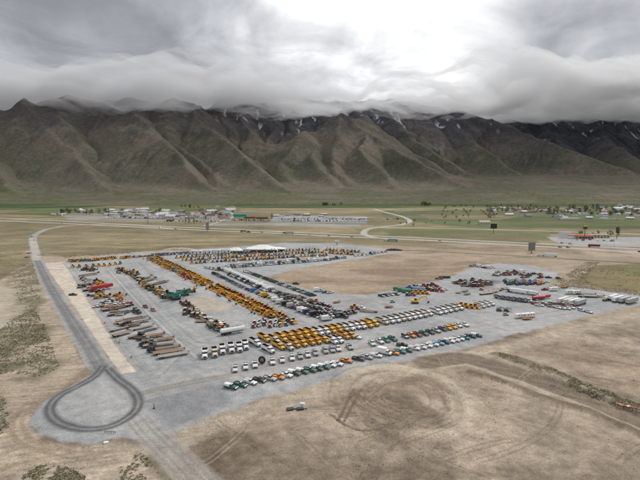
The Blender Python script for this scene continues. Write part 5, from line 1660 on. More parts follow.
lay([(381.5, 295.2, 'pickup', 'dark green'), (386.2, 294.5, 'pickup', 'dark green'), (391, 293.8, 'pickup', 'silver'), (396, 293.6, 'pickup', 'green')], hd(0.5, -0.6), 'of four parked on the lot corner', 'four pickups on the lot corner')
place('excavator_out', *gp(415, 301.6, 1.2), hd(0.97, 0.1), 'yellow', 'yellow excavator with its boom stretched out, alone on the gravel', None, True, 1.15)
# green machines and what stands with them
lay([(399.5, 288.6, 'box_trailer', 'bright green'), (404, 289.8, 'box_trailer', 'bright green'), (408.5, 291, 'box_trailer', 'bright green'), (412.5, 287.4, 'hopper_trailer', 'blue'), (419, 288.6, 'box_trailer', 'light blue')], hd(0.95, -0.25), 'of the green and blue trailers', 'green and blue trailers', scale=0.7, z=1.6)
lay([(407.5, 294.6, 'tractor', 'dark green'), (411.5, 294.2, 'day_cab', 'red'), (416.5, 292.6, 'loader', 'yellow'), (421, 292.4, 'loader', 'amber'), (425.5, 292.8, 'loader', 'yellow')], hd(0.9, -0.5), 'in front of the green trailers', 'machines in front of the green trailers')
lay([(423, 285.6, 'day_cab', 'red'), (427.5, 286, 'day_cab', 'black'), (431.5, 284.6, 'day_cab', 'maroon'), (435.5, 286.6, 'day_cab', 'red'), (429, 289, 'pickup', 'navy'), (441, 287.5, 'pickup', 'white'), (445, 289, 'utility_truck', 'white')], hd(0.8, 0.5), 'in the truck knot beyond the excavator', 'trucks beyond the excavator')
place('day_cab', *gp(439, 277.6, 1.2), hd(1, -0.1), 'red', 'red truck beside a black box at the dirt lot edge')
place('container', *gp(445, 276.8, 1.2), hd(1, -0.06), 'dark green', 'dark container box beside the red truck at the dirt lot edge', None, True, 0.75)

# right-hand part of the yard
lay([(472, 265.6, 'pickup', 'light blue'), (475.5, 265.2, 'pickup', 'teal'), (479.5, 266.2, 'box_van', 'white'), (484, 267.2, 'pickup', 'navy'), (488.5, 267.4, 'box_van', 'white'), (492.5, 267, 'pickup', 'white')], hd(0.7, -0.7), 'in the short far row at the dirt bank', 'vehicles at the far dirt bank', detail=False)
bl = []
for k in range(34):
    bl.append((rnd.uniform(455, 492), rnd.uniform(279.4, 285.6), rnd.choice(['bucket', 'bucket', 'skid', 'utility_trailer']), rnd.choice(['black', 'black', 'grey', 'brown', 'red', 'black'])))
bl.sort()
lay(bl, lambda i: rnd.uniform(0, 6.28), 'in the spread of dark attachments', 'dark attachments on the ground', detail=False, scale=1.25)
lay([(471.5, 284, 'skid', 'orange'), (475.5, 284.4, 'skid', 'orange'), (481, 289, 'skid', 'orange')], 0.4, 'of the orange ones near the flatbeds', 'orange skid steers')
lay([(491, 291.6, 'grey_flatbed', 'white'), (495.5, 290, 'grey_flatbed', 'maroon'), (500, 288.6, 'flatbed_trailer', 'white'), (487, 293, 'grey_flatbed', 'cream')], hd(0.92, 0.38), 'of the parallel flatbeds on the right', 'parallel flatbed trailers on the right')
lay([(458.5, 292, 'utility_trailer', 'cream'), (465, 290.8, 'utility_trailer', 'grey'), (467, 293.6, 'utility_trailer', 'tan')], 0.3, 'of three alone before the flatbeds', 'small trailers alone')
lay([(494, 274.6, 'lift', 'grey'), (498, 271.6, 'flatbed_truck', 'silver'), (502.5, 273.6, 'flatbed_truck', 'black'), (507, 272, 'day_cab', 'silver'), (513.5, 271.4, 'day_cab', 'maroon'), (516.5, 273, 'day_cab', 'red'), (522.5, 272, 'box_van', 'white'), (530, 273.6, 'suv', 'navy'), (534, 273.2, 'suv', 'dark green'), (540, 273.8, 'pickup', 'grey')], hd(0.8, 0.3), 'in the loose line by the far bank', 'loose line by the far bank', detail=False)
lay([(548.5, 277, 'pickup', 'black'), (558.5, 277.8, 'suv', 'black'), (547, 281.4, 'car', 'white')], hd(1, -0.1), 'of three beside the scrubby bank', 'cars beside the scrubby bank')
lf = []
for k in range(20):
    lf.append((505 + 1.95 * k + rnd.uniform(-0.5, 0.5), 280.5 + 3.2 * ((k * 7) % 5) / 4 + rnd.uniform(-0.4, 0.4), ('lift', 'telehandler', 'lift')[k % 3], ('green', 'teal', 'green', 'dark green', 'blue', 'amber', 'blue', 'blue', 'orange', 'orange')[min(k // 2, 9)]))
lay(lf, hd(0.85, 0.4), 'in the bank of coloured lifts', 'coloured boom lifts', jitter=0.25)
lay([(509, 290.6, 'crusher', 'dark green')], hd(1, 0.2), 'beside the grey truck row', None, scale=0.6)
lay([(499, 297, 'small_dump', 'grey'), (504.6, 297.8, 'small_dump', 'grey'), (510.2, 298.6, 'small_dump', 'grey'), (515.8, 299.2, 'small_dump', 'grey'), (521.4, 300, 'small_dump', 'grey'), (527, 300.4, 'small_dump', 'silver')], hd(0.62, -0.78), 'in the grey dump truck row', 'grey dump trucks', z=1.2)
lay([(514.5, 291.4, 'box_van', 'white'), (520, 292, 'box_van', 'white'), (525.4, 292.8, 'box_van', 'white'), (530.8, 293.4, 'box_van', 'white'), (535.5, 294.2, 'box_van', 'white')], hd(0.8, -0.55), 'in the row behind grey dump trucks', 'white box trucks behind the grey row')
lay([(539, 297.4, 'tank_trailer', 'red'), (544.5, 296, 'tank_trailer', 'red')], hd(0.95, 0.3), 'of the red pair', 'red tank trailers', z=1.8, scale=0.9)
lay([(535, 303, 'pickup', 'red'), (539.5, 304.6, 'pickup', 'white'), (543.5, 302.4, 'pickup', 'white'), (547.5, 304.2, 'utility_trailer', 'brown'), (551, 305.6, 'utility_trailer', 'tan')], hd(0.7, -0.6), 'below the red tank trailers', 'vehicles below the red tank trailers')
lay([(557.5, 306.8, 'pickup_single', 'white'), (562, 307.4, 'pickup_single', 'white'), (566.5, 307.6, 'pickup_single', 'white'), (571, 306.8, 'pickup_single', 'white')], hd(0.5, -0.85), 'in the short row before the box trailers', 'pickups before the box trailers')
lay([(563, 299.6, 'box_trailer', 'white'), (568.6, 300.4, 'box_trailer', 'cream'), (574.4, 301, 'box_trailer', 'white'), (580.5, 301.6, 'box_trailer', 'silver')], hd(-0.82, -0.57), 'of four parked side by side', 'white box trailers side by side', z=2.2, scale=0.92)
lay([(551, 287.2, 'flatbed_truck', 'white'), (553.5, 289.5, 'camper', 'white'), (545, 289, 'pickup', 'red')], hd(0.9, 0.2), 'left of the white camper pair', 'vehicles left of the campers')
lay([(570, 291.8, 'camper', 'white'), (576.5, 292, 'camper', 'white')], hd(0.95, 0.2), 'of the pair behind the box trailers', 'white campers', z=1.6)
place('telehandler', *gp(564, 286.6, 1.2), 0.3, 'amber', 'small amber machine against the scrubby bank on the right')
lay([(588, 296, 'grey_flatbed', 'grey'), (594, 295.6, 'grey_flatbed', 'brown'), (586, 293.6, 'grey_flatbed', 'maroon')], hd(0.97, -0.2), 'of three near the right edge bank', 'flatbed trailers by the right bank')
lay([(607.5, 297.6, 'tank_trailer', 'cream'), (613, 297, 'hopper_trailer', 'white')], hd(0.8, 0.6), 'of two beside the grey containers', 'pale trailers by the containers', z=1.8)
lay([(618.5, 298.6, 'box_trailer', 'white'), (624.5, 299.4, 'box_trailer', 'silver'), (632, 300.4, 'box_trailer', 'silver')], hd(0.85, 0.53), 'of three at the right end of the yard', 'grey box trailers at the right end', z=2.0, scale=0.9)
lay([(581.5, 309.4, 'suv', 'white'), (588.5, 311.2, 'pickup', 'white')], hd(0.3, -0.9), 'of two alone at the right yard edge', 'white vehicles at the right edge')
place('camper', *gp(520.5, 315.4, 1.6), hd(0.98, 0.22), 'white', 'white camper, left of the pair beside an orange trailer in open gravel', None, True, 0.95)
place('camper', *gp(530, 314.6, 1.6), hd(0.98, 0.24), 'white', 'white camper, right of the pair beside an orange trailer in open gravel', None, True, 0.95)
place('utility_trailer', *gp(527, 318.4, 0.7), hd(0.98, 0.24), 'orange', 'low orange trailer in front of two white campers in open gravel', None, True, 1.2)
lay([(499, 309.6, 'lift', 'green'), (506.5, 310.2, 'lift', 'dark green'), (505, 313.8, 'skid', 'silver')], hd(0.9, 0.1), 'of the small knot in the open gravel', 'small machines in the open gravel')

# machines at the far left end
lay([(72.5, 266.2, 'loader', 'yellow'), (79, 266, 'loader', 'olive'), (86, 265.8, 'loader', 'amber'), (93, 265.2, 'loader', 'olive'), (98.6, 265, 'loader', 'amber'), (104, 264.8, 'loader', 'amber'), (109.6, 264.4, 'loader', 'amber'), (115, 263.6, 'loader', 'yellow'), (120, 262.8, 'loader', 'olive')], hd(0.25, -0.97), 'in the spaced line at the far left end', 'spaced loaders at the far left', detail=False, z=1.4)
fl = []
for p0, p1, n in (((69, 261.6), (78, 261.8), 5), ((80, 261.2), (90, 261), 5), ((94, 260.6), (103, 260), 5), ((105.5, 259.6), (115, 258.6), 6), ((121, 258.8), (130, 258), 6)):
    fl += spread(p0, p1, n, ['loader', 'excavator', 'dozer', 'excavator_up'], ['yellow', 'amber', 'brown', 'yellow', 'amber'], jit=1.0)
lay_xy(fl, hd(0.25, -0.97), 'in the far left back line', 'machines in the far left back line', detail=False, jitter=0.3)

# left column of trailers and machines
def trailer(px0, py0, px1, py1, kind, color, label, z=0.8):
    a, b = gp(px0, py0, z), gp(px1, py1, z)
    L0 = {'flatbed_trailer': 13.5, 'grey_flatbed': 13.5, 'lowboy': 14.5, 'short_flatbed': 8.5, 'hopper_trailer': 12.5, 'tank_trailer': 12.0, 'excavator_out': 9.0, 'crusher': 13.0, 'box_trailer': 14.0, 'utility_trailer': 5.5}[kind]
    s = min(max(1.15 * math.hypot(b[0] - a[0], b[1] - a[1]) / L0, 0.75), 1.3)
    return place(kind, (a[0] + b[0]) / 2, (a[1] + b[1]) / 2, math.atan2(b[1] - a[1], b[0] - a[0]), color, label, 'trailers in the left column', True, s)


for k, a in enumerate([
        (160, 357, 187, 352.5, 'grey_flatbed', 'white', 'white-edged flatbed trailer nearest the loop, lowest in the left trailer column'),
        (155, 353.6, 183, 349.4, 'flatbed_trailer', 'cream', 'cream-edged flatbed trailer, second lowest in the left trailer column'),
        (151, 350.4, 178, 346.6, 'flatbed_trailer', 'black', 'black-edged flatbed trailer, third lowest in the left trailer column'),
        (145, 346, 173, 342.6, 'grey_flatbed', 'silver', 'silver flatbed trailer, fourth lowest in the left trailer column'),
        (144, 342, 172, 338, 'flatbed_trailer', 'tan', 'tan wooden flatbed trailer, fifth lowest in the left trailer column'),
        (145, 337.4, 163, 334.4, 'short_flatbed', 'brown', 'short brown flatbed trailer above the long wooden flatbeds'),
        (114, 336, 130, 331.6, 'short_flatbed', 'white', 'short white trailer at the left edge of the trailer column'),
        (129, 337.6, 142, 334.4, 'short_flatbed', 'grey', 'short grey trailer just right of the short white one'),
        (111, 330.6, 128, 326.6, 'grey_flatbed', 'black', 'black flatbed trailer above the short white trailer'),
        (132, 329.6, 152, 325, 'grey_flatbed', 'cream', 'cream flatbed trailer right of the black flatbed'),
        (141, 331.6, 157, 327.6, 'lowboy', 'black', 'black lowboy trailer at the right edge of the trailer column'),
        (115, 322, 148, 316.4, 'lowboy', 'tan', 'long tan lowboy trailer crossing the whole left trailer column'),
        (119, 324.6, 150, 319.6, 'grey_flatbed', 'grey', 'long grey flatbed trailer just below the tan lowboy'),
        (109, 315, 131, 310.6, 'lowboy', 'black', 'black lowboy trailer below the red trailer in the left column'),
        (104, 310.2, 128, 305.6, 'lowboy', 'red', 'long bright red lowboy trailer in the left column'),
        (92, 291, 112, 287.4, 'hopper_trailer', 'red', 'dark red hopper trailer in the far left column'),
        (80, 276, 98, 273.2, 'flatbed_trailer', 'maroon', 'maroon flatbed trailer in the far left column'),
        (78, 285.2, 90, 282.6, 'short_flatbed', 'white', 'short white trailer in the far left column'),
        (84, 290.6, 95, 288.4, 'short_flatbed', 'black', 'short black trailer left of the dark red hopper trailer')]):
    trailer(*a)
lay([(134.5, 309.4, 'day_cab', 'grey'), (137, 311.8, 'day_cab', 'black'), (127.4, 304.6, 'telehandler', 'red'), (130.6, 303.8, 'telehandler', 'red')], hd(0.8, -0.6), 'beside the bright red lowboy', 'machines beside the red lowboy')
lay([(126.5, 324.8, 'day_cab', 'black'), (130, 323.6, 'day_cab', 'brown'), (145.4, 344.6, 'day_cab', 'black'), (153.6, 350.6, 'day_cab', 'black')], hd(-0.9, 0.3), 'of the dark tractors among the flatbeds', 'dark tractors among the flatbeds')
lay([(94 + 4.4 * k, 305.6 - 0.55 * k, 'small_dump' if k % 2 else 'flatbed_truck', 'white') for k in range(8)], hd(0.15, -0.98), 'in the little white truck row on the left', 'little white trucks on the left', scale=0.75)
lay([(97 + 4.8 * k, 297.6 - 0.7 * k, 'grader' if k % 2 else 'roller', ('yellow', 'amber')[k % 2]) for k in range(6)], hd(0.93, 0.25), 'in the yellow grader row on the left', 'yellow graders and rollers on the left')
lay([(117.5, 299, 'lift', 'orange'), (120.5, 297, 'lift', 'orange'), (122.5, 300.6, 'telehandler', 'orange'), (107, 301.5, 'tractor', 'teal'), (103.5, 303, 'tractor', 'silver')], hd(0.8, 0.4), 'of the bright ones above the white trucks', 'bright lifts on the left')
lay([(83, 269.6, 'excavator', 'brown'), (87, 268.8, 'dozer', 'brown'), (91, 269.4, 'excavator', 'olive'), (97, 280.6, 'loader', 'maroon'), (100.5, 282.6, 'loader', 'yellow'), (103.5, 283.8, 'loader', 'yellow'), (99, 285, 'dozer', 'yellow'), (88.5, 295, 'skid', 'black'), (93, 295.4, 'skid', 'red'), (81.5, 286.6, 'day_cab', 'black'), (86.5, 279.4, 'short_flatbed', 'silver')], hd(0.9, 0.3), 'of those scattered in the far left column', 'scattered machines in the far left column', jitter=0.4)

# middle-left column
lay([(117.5, 268, 'telehandler', 'cream'), (121, 270.4, 'excavator', 'brown'), (125, 271.6, 'dozer', 'amber'), (129.5, 272.4, 'excavator', 'brown'), (134, 271, 'loader', 'amber'), (131, 274, 'dozer', 'brown'), (137.5, 273.2, 'loader', 'brown')], hd(0.7, -0.7), 'of the brown group at the column top', 'brown machines at the top of the middle column', jitter=0.4, detail=False)
for a in [(136, 280.4, 152, 276.2, 'grey_flatbed', 'grey', 'grey flatbed trailer at the top of the middle column'), (140, 282.6, 156, 278.4, 'flatbed_trailer', 'brown', 'brown flatbed trailer just below the grey one in the middle column'), (146, 286, 172, 280, 'lowboy', 'olive', 'long olive lowboy trailer crossing the middle column'), (132, 277.4, 146, 279.8, 'short_flatbed', 'black', 'short black trailer at the left edge of the middle column')]:
    trailer(*a)
lay([(143.5, 285.6, 'dozer', 'yellow'), (148, 287, 'dozer', 'yellow'), (152, 289.6, 'loader', 'olive'), (156.5, 290.6, 'roller', 'olive'), (160, 288.4, 'loader', 'olive'), (157.5, 293.4, 'dozer', 'amber'), (163.5, 294.6, 'roller', 'green'), (168, 293, 'loader', 'maroon')], hd(0.8, -0.5), 'of the olive group above the green plant', 'olive machines above the green plant', jitter=0.4)
place('crusher', *gp(176, 297.6, 1.4), hd(0.9, 0.3), 'teal', 'teal green screening plant with raised conveyors in the middle column', 'green screening plants', True, 1.5)
place('crusher', *gp(185, 293.6, 1.4), hd(0.85, 0.45), 'green', 'dark green screening plant just behind the teal one', 'green screening plants', True, 1.25)
place('excavator_up', *gp(193, 290.4, 1.4), hd(0.5, -0.8), 'yellow', 'yellow excavator with raised boom right of the green screening plant', None, True, 1.1)
lay([(185, 303.4, 'excavator', 'brown'), (189.5, 304.6, 'dozer', 'brown'), (187, 306.4, 'bucket', 'brown')], hd(0.6, -0.7), 'of the brown heap below the green plant', 'brown machines below the green plant', jitter=0.5)
g9 = []
for k in range(22):
    t = k / 21
    g9.append((188 + 36 * t + rnd.uniform(-5, 5), 311 + 17 * t + rnd.uniform(-3.2, 3.2), rnd.choice(['bucket', 'skid', 'roller', 'utility_trailer', 'dozer', 'short_flatbed', 'backhoe']), ('olive', 'brown', 'maroon', 'tan', 'brown', 'orange', 'cream', 'tan', 'amber', 'cream', 'white')[min(int(t * 7) + rnd.randint(0, 4), 10)]))
g9.sort()
lay(g9, lambda i: hd(0.8, -0.5) + rnd.uniform(-0.6, 0.6), 'in the jumbled column above the white tank', 'jumbled machines above the white tank')
trailer(222, 332.6, 243, 329, 'tank_trailer', 'white', 'white tank trailer standing before the six small dump trucks', 1.6)
place('skid', *gp(186, 310.6, 1), 0.4, 'cream', 'small cream machine at the head of the jumbled column')
lay([(145.5, 306, 'pickup', 'maroon'), (153.2, 309.4, 'suv', 'pink')], hd(0.62, -0.75), 'of two driving down the wide lane', 'two cars in the wide lane')
place('pickup', *gp(73, 294.2, 0.9), hd(0.98, 0.1), 'black', 'black pickup truck parked alone on the pale sand strip')

# far rows below the tents
yk = ['loader', 'excavator', 'dozer', 'loader', 'excavator_up', 'backhoe', 'telehandler']
yc = ['yellow', 'amber', 'brown', 'brown', 'yellow', 'olive', 'amber', 'olive', 'white', 'yellow', 'grey', 'tan', 'maroon']
for k, (p0, p1, n) in enumerate((((177, 258.2), (318, 249.8), 42), ((183, 260.8), (322, 252.6), 40), ((192, 263.4), (326, 255.6), 36))):
    lay_xy(spread(p0, p1, n, yk, yc, jit=1.6), hd(0.35, -0.93), 'in the ' + ('back', 'second', 'third', 'front')[k] + ' machine rank below the tents', ('back', 'second', 'third', 'front')[k] + ' rank of machines below the tents', detail=False, jitter=0.4)
lay_xy(spread((326, 250.5), (359, 252.6), 10, ['excavator', 'loader', 'excavator_up'], ['amber', 'brown', 'yellow'], jit=2.5), hd(0.35, -0.93), 'in the loose far end of the machine ranks', 'loose end of the yellow machines', detail=False, jitter=0.5)
lay_xy(spread((330, 253.6), (352, 254.8), 7, ['loader', 'excavator'], ['amber', 'brown', 'yellow'], jit=2.0), hd(0.35, -0.93), 'in the loose near end of the machine ranks', 'loose end of the yellow machines', detail=False, jitter=0.5)
lay_xy(spread((355, 256.6), (385, 252), 9, ['pickup', 'box_van', 'pickup', 'loader'], ['white', 'white', 'silver', 'navy', 'orange'], jit=1.2), hd(0.35, -0.93), 'in the short white row by the brown bank', 'white row by the brown bank', detail=False)
for k, (p0, p1, n) in enumerate((((224, 268.6), (330, 260.2), 44), ((226, 266.4), (318, 259.2), 40), ((300, 262.8), (345, 258.2), 16))):
    lay_xy(spread(p0, p1, n, ['pickup', 'box_van', 'suv', 'utility_truck'], ['white', 'white', 'silver', 'white', 'black', 'light blue', 'dark green', 'white'], jit=0.6), hd(0.3, -0.95), 'in the ' + ('front', 'back', 'end')[k] + ' white row beyond the dirt lot', ('front', 'back', 'end')[k] + ' white row beyond the dirt lot', detail=False)
lay_xy(spread((206, 268), (224, 271), 10, ['pickup', 'suv', 'box_van'], ['white', 'silver', 'light blue', 'white', 'black'], jit=1.6), hd(0.5, -0.85), 'of the loose white group before the machines', 'loose white group', detail=False)
for k, (p0, p1, n) in enumerate((((132, 257.4), (192, 253.6), 34), ((152, 255), (192, 252.4), 24))):
    lay_xy(spread(p0, p1, n, ['car', 'suv', 'pickup'], ['black', 'navy', 'grey', 'silver', 'maroon', 'white', 'navy'], jit=0.7), hd(0.25, -0.97), 'in the ' + ('near', 'far')[k] + ' visitors car row left of tents', ('near', 'far') [k] + ' visitors car row', detail=False)

# more of the crowded columns
def crowd(p0, p1, n, spread_px, kinds, colors, heading, phrase, group, jit=0.5, scale=1.0, detail=False):
    it = []
    for k in range(n):
        t = rnd.random()
        it.append((p0[0] + (p1[0] - p0[0]) * t + rnd.uniform(-spread_px, spread_px), p0[1] + (p1[1] - p0[1]) * t + rnd.uniform(-spread_px, spread_px) * 0.35, rnd.choice(kinds), rnd.choice(colors)))
    lay(it, lambda i: heading + rnd.uniform(-jit, jit), phrase, group, scale=scale, detail=detail, jitter=0.0)


SMALL = ['bucket', 'skid', 'utility_trailer', 'roller', 'backhoe', 'tractor']
crowd((84, 276), (104, 296), 30, 5, SMALL, ['brown', 'black', 'yellow', 'grey', 'cream', 'maroon', 'silver', 'amber', 'tan'], 0.2, 'of small gear in the far left column', 'small gear in the far left column')
crowd((84, 268.6), (92, 270), 8, 3, ['bucket', 'dozer'], ['brown', 'olive'], 0.3, 'of the brown heap at the left column top', 'brown heap at the left column top')
crowd((104, 300), (150, 347), 26, 6, ['bucket', 'utility_trailer', 'day_cab', 'short_flatbed'], ['black', 'grey', 'brown', 'silver', 'black', 'white'], 0.25, 'of dark gear between the left trailers', 'dark gear between the left trailers', 0.2)
crowd((120, 270), (170, 298), 34, 5, SMALL + ['loader', 'dozer'], ['brown', 'olive', 'tan', 'amber', 'olive', 'black', 'yellow'], -0.4, 'of small gear in the middle column', 'small gear in the middle column', scale=1.25)
crowd((190, 311), (228, 331), 46, 5.5, SMALL, ['olive', 'brown', 'tan', 'cream', 'maroon', 'brown', 'amber', 'white', 'orange'], -0.4, 'of small gear above the white tank', 'small gear above the white tank', scale=1.25)
crowd((183, 302), (190, 306), 10, 3, ['bucket', 'skid'], ['brown', 'brown', 'black'], 0.0, 'of the brown heap below the plant', 'brown heap below the plant')
crowd((500, 274), (540, 276), 16, 5, ['bucket', 'skid', 'utility_trailer', 'day_cab'], ['black', 'grey', 'red', 'silver', 'dark green'], 0.3, 'of dark gear by the far bank', 'dark gear by the far bank')
crowd((506, 283), (540, 283), 18, 3, ['lift', 'telehandler', 'skid'], ['green', 'blue', 'blue', 'orange', 'amber', 'red'], 0.4, 'of bright gear around the lifts', 'bright gear around the lifts')
crowd((540, 303), (575, 304), 16, 4, ['bucket', 'utility_trailer', 'skid'], ['white', 'brown', 'grey', 'tan', 'red'], -0.3, 'of small gear under the box trailers', 'small gear under the box trailers')
crowd((470, 279), (490, 283), 16, 4, ['skid', 'tractor', 'bucket'], ['red', 'maroon', 'black', 'orange', 'black'], 0.2, 'of red and black gear by the flatbeds', 'red and black gear by the flatbeds')
crowd((405, 287), (440, 290), 14, 3, ['day_cab', 'loader', 'tractor'], ['green', 'red', 'blue', 'yellow', 'black', 'bright green'], -0.2, 'of small trucks around the green trailers', 'small trucks around the green trailers')
crowd((275, 295), (325, 312), 26, 6, ['bucket', 'day_cab', 'utility_trailer', 'flatbed_truck'], ['black', 'grey', 'tan', 'brown', 'silver', 'black'], -0.9, 'of dark gear behind the car line', 'dark gear behind the car line')
# ------------------------------------------------------------------ tents, cabins and small things in the yard
def thing(name, label, cat, x, y, rz=0.0, group=None, z=0.0):
    o = new_obj(name, None)
    o.location = (x, y, z); o.rotation_euler = (0, 0, rz)
    o['label'] = label; o['category'] = cat
    if group:
        o['group'] = group
    return o


def part(name, mb, parent, color=None):
    o = new_obj(name, mb.mesh(name), parent)
    if color:
        o.color = (*color, 1)
    return o


def frame_tent(name, label, px, py, L, W, eave, ridge, rz, bays):
    x, y = gp(px, py)
    t = thing(name, label, 'tent', x, y, rz)
    n = 24
    r = MB(); v = []
    for i in range(n + 1):
        xx = -L / 2 + L * i / n
        k = abs(math.sin(math.pi * bays * i / n)) * 0.12
        endf = min(1.0, min(i, n - i) / 9.0)
        hgt = eave + (ridge - eave) * (0.12 + 0.88 * endf)
        for j in range(5):
            s = -1 + j / 2
            v.append((xx, s * W / 2, eave + (hgt - eave) * (1 - abs(s)) ** 1.15 - k * (1 - abs(s)) * 1.0))
    f = [(i * 5 + j, (i + 1) * 5 + j, (i + 1) * 5 + j + 1, i * 5 + j + 1) for i in range(n) for j in range(4)]
    r.add(v, f, 'canvas')
    part('roof', r, t)
    wl = MB()
    wl.box(-L / 2, L / 2, -W / 2 - 0.05, -W / 2 + 0.0, eave - 0.9, eave + 0.02, 'canvas').box(-L / 2, L / 2, W / 2, W / 2 + 0.05, 0.0, eave + 0.02, 'canvas')
    wl.box(L / 2, L / 2 + 0.05, -W / 2, W / 2, 0, eave + 1.0, 'canvas')
    part('wall', wl, t)
    for i in range(bays + 1):
        for s in (-1, 1):
            xx = -L / 2 + L * i / bays
            part('post', MB().box(xx - 0.1, xx + 0.1, s * (W / 2 - 0.2) - 0.1, s * (W / 2 - 0.2) + 0.1, 0, eave, 'white_paint'), t)
    return t


frame_tent('auction_tent', 'biggest white tent with a peaked roof behind the yellow machines', 263, 251.4, 40, 22, 4.2, 8.8, R(-4), 6)
frame_tent('flat_tent', 'low white tent wall joined at the right of the biggest tent', 277, 251.4, 22, 12, 4.2, 6.0, R(-3), 3)
frame_tent('small_tent', 'small white peaked tent left of the biggest tent', 236, 252.6, 20, 12, 3.6, 6.8, R(-3), 3)


def cabin(px, py, L, label, color, rz=R(-4)):
    x, y = gp(px, py)
    t = thing('site_cabin', label, 'cabin', x, y, rz, 'white site cabins by the tents')
    part('wall', MB().box(-L / 2, L / 2, -1.7, 1.7, 0.4, 4.6, 'wall_paint'), t, color)
    part('roof', MB().box(-L / 2 - 0.2, L / 2 + 0.2, -1.9, 1.9, 4.62, 4.95, 'white_paint'), t)
    part('skirt', MB().box(-L / 2, L / 2, -1.6, 1.6, 0, 0.39, 'chassis'), t)
    n = max(int(L / 4), 2)
    for i in range(n):
        xx = -L / 2 + L * (i + 0.5) / n
        if i % 2 == 0:
            part('window', MB().box(xx - 0.9, xx + 0.9, -1.76, -1.705, 1.7, 3.2, 'glass'), t)
        else:
            part('door', MB().box(xx - 0.55, xx + 0.55, -1.76, -1.705, 0.5, 2.7, 'chassis'), t)


for k, (px, py, L, lab, c) in enumerate([(197, 254.4, 14, 'pale pink site cabin at the left end of the cabin line', (0.80, 0.72, 0.75)), (206, 254, 14, 'white site cabin, second from left in the cabin line', (0.78, 0.78, 0.78)), (215.5, 253.6, 13, 'white site cabin in the middle of the cabin line', (0.80, 0.80, 0.80)), (225, 253.2, 14, 'white site cabin at the right end of the cabin line', (0.78, 0.76, 0.78)), (246, 252.8, 9, 'light grey site cabin against the biggest tent', (0.55, 0.55, 0.62))]):
    cabin(px, py, L, lab, c)

# soil bank behind the parked cars
def mound(name, label, px, py, L, W, h, color_mat, rz, seed):
    x, y = gp(px, py)
    n, m = 22, 9
    rs = np.random.RandomState(seed)
    v = []
    for i in range(n + 1):
        for j in range(m + 1):
            a, b = -1 + 2 * i / n, -1 + 2 * j / m
            zz = h * max(0, 1 - a * a) ** 0.6 * max(0, 1 - b * b) ** 0.8 * rs.uniform(0.75, 1.15)
            v.append((a * L / 2 + rs.uniform(-.1, .1), b * W / 2 + rs.uniform(-.1, .1), zz - 0.03))
    f = [(i * (m + 1) + j, (i + 1) * (m + 1) + j, (i + 1) * (m + 1) + j + 1, i * (m + 1) + j + 1) for i in range(n) for j in range(m)]
    me = grid_mesh(name, np.array(v), np.array(f), np.tile(np.array([color_mat]), (len(v), 1)))
    me.materials.append(EARTH)
    o = new_obj(name, me); o.location = (x, y, 0); o.rotation_euler = (0, 0, rz)
    o['label'] = label; o['category'] = 'mound'
    return o


mound('soil_mound', 'long pale soil mound behind the parked cars left of the tents', 180, 250, 44, 8, 3.0, (0.50, 0.42, 0.32), R(-3), 4)
mound('soil_mound', 'dark brush covered soil mound at the top edge of the yard', 394, 250.5, 22, 7, 2.6, (0.06, 0.055, 0.035), R(-4), 5)
mound('soil_mound', 'flat grey rubble mound in the field by the left road', 45, 255, 18, 6, 1.2, (0.26, 0.22, 0.17), R(8), 6)

# steel plates lying on the bare dirt
x, y = gp(296, 409)
t = thing('plate_stack', 'dark grey steel plates lying alone on the bare dirt', 'steel plates', x, y, R(14), None)
t.location.z = 0.35
for k, (a, b, c, d, zz, m_) in enumerate(((-3.4, -1.2, -1.0, 0.9, 0.0, 'chassis'), (-1.0, 1.6, -0.4, 1.6, 0.05, 'steel'), (0.2, 2.6, -1.5, 0.0, 0.12, 'chassis'), (2.0, 4.0, -1.2, 0.4, 0.0, 'steel'))):
    part('plate', MB().box(a, b, c, d, zz - 0.6, zz + 0.22, m_), t)
x, y = gp(302.5, 404)
t = thing('white_board', 'white board lying on dirt behind the dark plates', 'board', x, y, R(-20)); t.location.z = 0.3
part('panel', MB().box(-0.9, 0.9, -0.6, 0.6, -0.5, 0.12, 'white_paint'), t)
part('batten', MB().box(-0.85, 0.85, -0.06, 0.06, 0.121, 0.18, 'wood_grey'), t)

# the big dark ring standing among the second row
x, y = gp(262, 363.5)
t = thing('giant_tyre', 'big dark ring shaped tyre standing between white pickups of the second row', 'tyre', x, y, R(-10))
rg = MB(); v = []
n1, n2 = 24, 8
for i in range(n1):
    for j in range(n2):
        a, b = 2 * math.pi * i / n1, 2 * math.pi * j / n2
        rr = 1.35 + 0.42 * math.cos(b)
        v.append((rr * math.cos(a), 0.5 * math.sin(b), 1.77 + rr * math.sin(a)))
rg.add(v, [(i * n2 + j, ((i + 1) % n1) * n2 + j, ((i + 1) % n1) * n2 + (j + 1) % n2, i * n2 + (j + 1) % n2) for i in range(n1) for j in range(n2)], 'rubber')
part('tyre', rg, t)
part('rim', MB().cyl(0, 1.77, 0.95, -0.2, 0.2, 'steel', 20), t)

